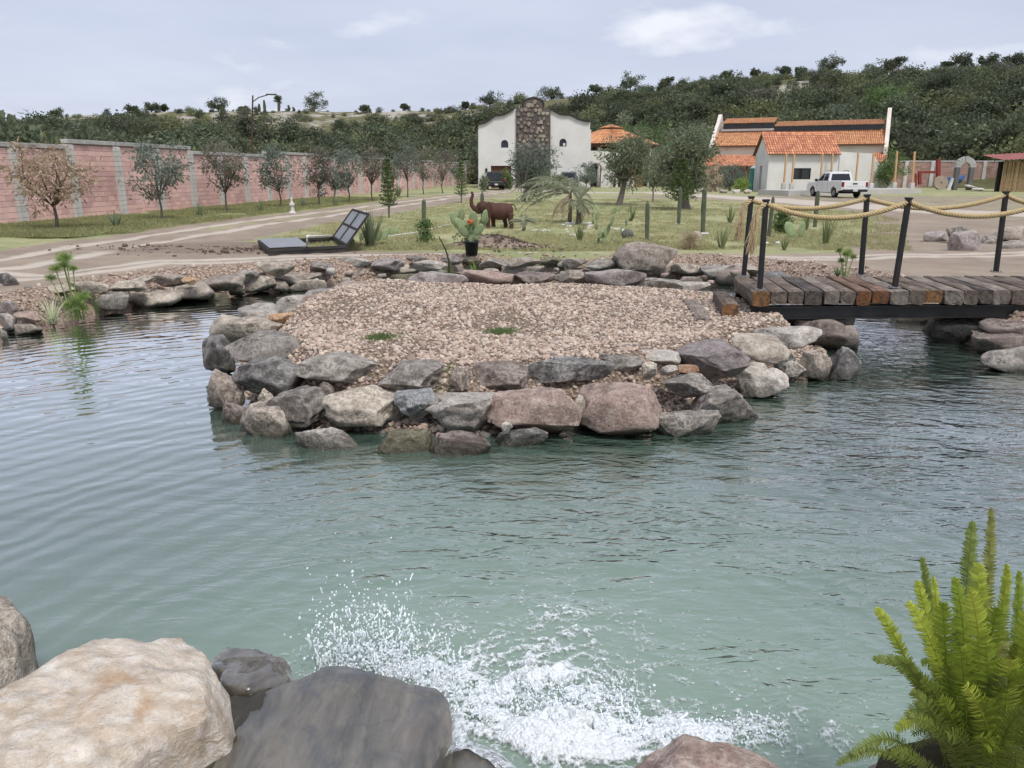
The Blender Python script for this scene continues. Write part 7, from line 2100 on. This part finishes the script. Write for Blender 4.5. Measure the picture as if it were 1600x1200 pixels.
sheet = MB().add([tuple(dq(a, b) + n_ * e) for e in (0, -.02) for a, b in ((.02, .02), (.98, .02), (.98, .98), (.02, .98))], [(0, 1, 2, 3), (7, 6, 5, 4), (0, 4, 5, 1), (1, 5, 6, 2), (2, 6, 7, 3), (3, 7, 4, 0)]).build('door', GMET, ht_, world=True)
for a, b in (((0, 0), (1, 0)), ((1, 0), (1, 1)), ((1, 1), (0, 1)), ((0, 1), (0, 0)), ((0, .5), (1, .5)), ((.5, 0), (.5, 1))):
    MB().bar(dq(*a), dq(*b), .045, .05).build('door_bar', DFR, sheet, world=True)
PVC = pmat('white_pvc', (.72, .71, .68), rough=.5)
pv = thing('pvc_pipe', 'white plastic pipe bent over the open hatch', 'pipe', tuple(P(480, 387)))
MB().tube([P(480, 387, G), Q(480, 370, c00.y + .1), Q(486, 369, c00.y + .25), Q(518, 368, c11.y)], .022, 8).build('pipe_run', PVC, pv, True, world=True)
MB().tube([Q(479, 371, c00.y + .09), Q(481, 368.6, c00.y + .12), Q(485, 369, c00.y + .2)], .028, 8).build('elbow', PVC, pv, True, world=True)
# white irrigation pipe on the lawn
pi = thing('irrigation_pipe', 'thin white pipe lying across the lawn left of the elephant', 'pipe', tuple(P(650, 365, G + .02)))
MB().tube([P(575, 374, G + .03), P(620, 367, G + .035), P(660, 362, G + .03)], .016, 6).build('pipe_run', PVC, pi, True, world=True)
MB().tube([P(672, 358, G + .03), P(706, 350, G + .03)], .016, 6).build('pipe_run', PVC, pi, True, world=True)
# white garden ornament by the wall
ob = P(457, 334); s = mpp(ob)
og = thing('garden_ornament', 'small white stone garden ornament on the grass by the wall trees', 'ornament', tuple(ob))
MB().lathe([(0, 0), (6 * s, 0), (6 * s, 2 * s), (2.5 * s, 4 * s), (2 * s, 12 * s), (4.2 * s, 13 * s), (4.4 * s, 16 * s), (2 * s, 17 * s), (1.5 * s, 20 * s), (1.3 * s, 25 * s), (0, 26 * s)], 8).build('stone_body', WSTONE, og)
MB().tube([(3.5 * s, 0, 3 * s), (1.5 * s, 0, 13 * s)], .02, 5).build('stay', WSTONE, og)

# ================================================================== FERN
FERN = []
for i, (a, b) in enumerate([((.22, .30, .032), (.44, .50, .075)), ((.14, .21, .028), (.25, .33, .042)), ((.115, .16, .035), (.17, .215, .045)), ((.30, .27, .085), (.24, .25, .07))]):
    t = NT('fern_frond_%s' % ('young', 'green', 'dark', 'yellowing')[i])
    g = t.n('ShaderNodeNewGeometry')
    at_n = t.n('ShaderNodeAttribute', attribute_name='along')
    c = t.mix(at_n.outputs['Fac'], a, b)
    m1 = t.math('MULTIPLY_ADD', g.outputs['Random Per Island'], .5); m1.inputs[2].default_value = .75
    c = t.n('ShaderNodeHueSaturation', {'Color': c, 'Value': m1})
    p = t.n('ShaderNodeBsdfPrincipled', {'Base Color': c, 'Roughness': .5, 'Specular IOR Level': .35})
    tr = t.n('ShaderNodeBsdfTranslucent', {'Color': t.mix(.5, c, (.30, .38, .03))})
    ms = t.n('ShaderNodeMixShader', {0: .35, 1: p, 2: tr})
    t.t.links.new(ms.outputs[0], t.out.inputs[0])
    FERN.append(t.m)
def fern_frond(rg, root, tip, w, bulge, npair=44, curl=.0, twist=0.0):
    root, tip = np.array(root), np.array(tip); L = np.linalg.norm(tip - root)
    q = np.linspace(0, 1, 24); mid = (root + tip) / 2 + np.array(bulge)
    pts = (1 - q)[:, None] ** 2 * root + 2 * (q * (1 - q))[:, None] * mid + (q ** 2)[:, None] * tip
    m = MB(); along = []
    m.tube(pts, list(np.linspace(.0032, .0011, 24)), 4, False); along.append(np.repeat(q, 4))
    tg = unit(np.gradient(pts, axis=0))
    # blade faces roughly to the camera, turned by twist
    view = unit(np.array([0, 0, EYE]) - pts)
    side0 = unit(np.cross(tg, view)); nrm = np.cross(side0, tg)
    side0 = side0 * math.cos(twist) + nrm * math.sin(twist); nrm = np.cross(side0, tg)
    for k in range(npair):
        s = .16 + .83 * k / npair
        c = np.array([np.interp(s, q, pts[:, i]) for i in range(3)]); t_ = unit(np.array([np.interp(s, q, tg[:, i]) for i in range(3)]))
        sd_ = unit(np.array([np.interp(s, q, side0[:, i]) for i in range(3)])); nn = unit(np.array([np.interp(s, q, nrm[:, i]) for i in range(3)]))
        env = min(1, (s - .10) / .22) * (1 if s < .6 else math.sqrt(max(.02, 1 - ((s - .6) / .405) ** 2)))
        for sg in (-1, 1):
            l = w * env * rg.uniform(.70, 1.12); wd = L * .83 / npair * .62
            d = unit(sd_ * sg + t_ * (.28 + .3 * s) + nn * rg.uniform(-.55, .25))
            wv = unit(t_ - d * (t_ @ d)); up = np.cross(d, wv) * sg
            lift = rg.uniform(-.1, .25) * l
            v = [c - wv * wd * .55, c + wv * wd * .75, c + d * l * .35 + wv * wd * .72 + up * lift * .3, c + d * l * .75 + wv * wd * .42 + up * lift * .2, c + d * l * 1.0 - up * l * .12, c + d * l * .70 - wv * wd * .48 + up * lift * .2, c + d * l * .32 - wv * wd * .60 + up * lift * .3]
            m.add(np.array(v), [(0, 1, 2, 6), (6, 2, 3, 5), (5, 3, 4)]); along.append(np.full(7, s))
    me_ = m.mesh('frond', True); attr(me_, 'along', np.concatenate(along)); return me_
fern = thing('fern', 'bright green sword fern growing at the lower right', 'fern', tuple(P(1560, 1230, .45)))
rg = np.random.default_rng(88)
FR = [  # tip pixel, depth of tip, width px, material, root pixel
 (1549, 790, 2.25, 20, 3, 1556, 1120), (1520, 812, 2.45, 26, 2, 1508, 1130), (1440, 868, 2.35, 20, 2, 1490, 1140), (1432, 905, 2.20, 24, 0, 1500, 1150),
 (1368, 950, 2.10, 22, 0, 1490, 1170), (1418, 938, 2.00, 32, 0, 1500, 1180), (1458, 898, 2.12, 18, 0, 1490, 1150), (1474, 940, 1.95, 38, 1, 1500, 1190), (1516, 922, 1.92, 42, 0, 1512, 1180),
 (1491, 900, 2.15, 28, 1, 1515, 1140), (1528, 878, 2.2, 36, 0, 1530, 1140), (1574, 880, 2.2, 20, 0, 1556, 1130), (1592, 890, 2.3, 18, 1, 1585, 1130), (1560, 948, 1.98, 42, 1, 1560, 1190),
 (1606, 955, 1.9, 44, 0, 1590, 1200), (1640, 900, 2.1, 36, 1, 1610, 1160), (1362, 1030, 2.0, 26, 2, 1480, 1165), (1395, 1032, 1.92, 22, 2, 1490, 1180), (1540, 1000, 1.85, 44, 1, 1535, 1230),
 (1500, 1010, 1.86, 44, 1, 1510, 1230), (1580, 1030, 1.82, 46, 0, 1570, 1240), (1620, 1040, 1.8, 46, 1, 1605, 1240), (1440, 1060, 1.9, 34, 2, 1500, 1220), (1470, 1090, 1.85, 36, 1, 1510, 1240),
 (1600, 1110, 1.75, 40, 2, 1560, 1240), (1545, 1090, 1.78, 42, 1, 1540, 1250), (1420, 1120, 1.85, 30, 2, 1500, 1210), (1392, 1172, 1.8, 26, 2, 1480, 1230), (1650, 1000, 1.9, 44, 1, 1620, 1220), (1330, 1180, 1.85, 24, 2, 1440, 1225), (1305, 1196, 1.86, 22, 2, 1420, 1240), (1530, 1150, 1.74, 40, 1, 1560, 1260), (1585, 1165, 1.72, 40, 2, 1590, 1270), (1480, 1150, 1.78, 36, 2, 1540, 1260), (1500, 960, 2.25, 34, 2, 1520, 1130), (1568, 985, 2.25, 36, 2, 1560, 1130), (1610, 1000, 2.2, 36, 2, 1590, 1130), (1535, 1030, 2.15, 36, 2, 1540, 1150), (1470, 1040, 2.1, 34, 2, 1505, 1160)]
rgf = random.Random(5)
for k in range(34):                                   # the bushy lower skirt
    FR.append((rgf.uniform(1395, 1640), rgf.uniform(985, 1185), rgf.uniform(1.74, 2.2), rgf.uniform(24, 36), rgf.choice([0, 1, 1, 2, 2, 2, 3]), rgf.uniform(1460, 1610), 1230))
for i, (px, py, Y_, wpx, mt, rx, ry) in enumerate(FR):
    tip = Q(px, py, Y_); root = Q(rx, ry, 1.98 + (Y_ - 1.98) * .35); s = mpp(tip)
    root = Vector((root.x * .8 + 1.42 * .2, root.y, .46))
    bul = (rg.normal() * .03, rg.normal() * .03, .10 + .05 * rg.uniform() + (.12 if abs(px - rx) > 90 else 0))
    link('frond', fern_frond(rg, tuple(root), tuple(tip), wpx * s * .62, bul, 56, twist=rg.normal() * .25), FERN[mt], fern, world=True)
MB().blob((1.42, 2.02, .38), (.26, .18, .14), 3, 3, .2).build('crown_base', pmat('fern_fibre', (.05, .04, .022), (.03, .028, .018), 12, .95, .6, 40), fern, True, world=True)
outline_rock('shore_rock', [(1330, 1225), (1400, 1195), (1500, 1185), (1600, 1180), (1720, 1200), (1720, 1400), (1330, 1400)], .44, -.4, RM['brown'], 'dark rock under the fern at the lower right corner', 'rock', 31, 4, rim=.15)
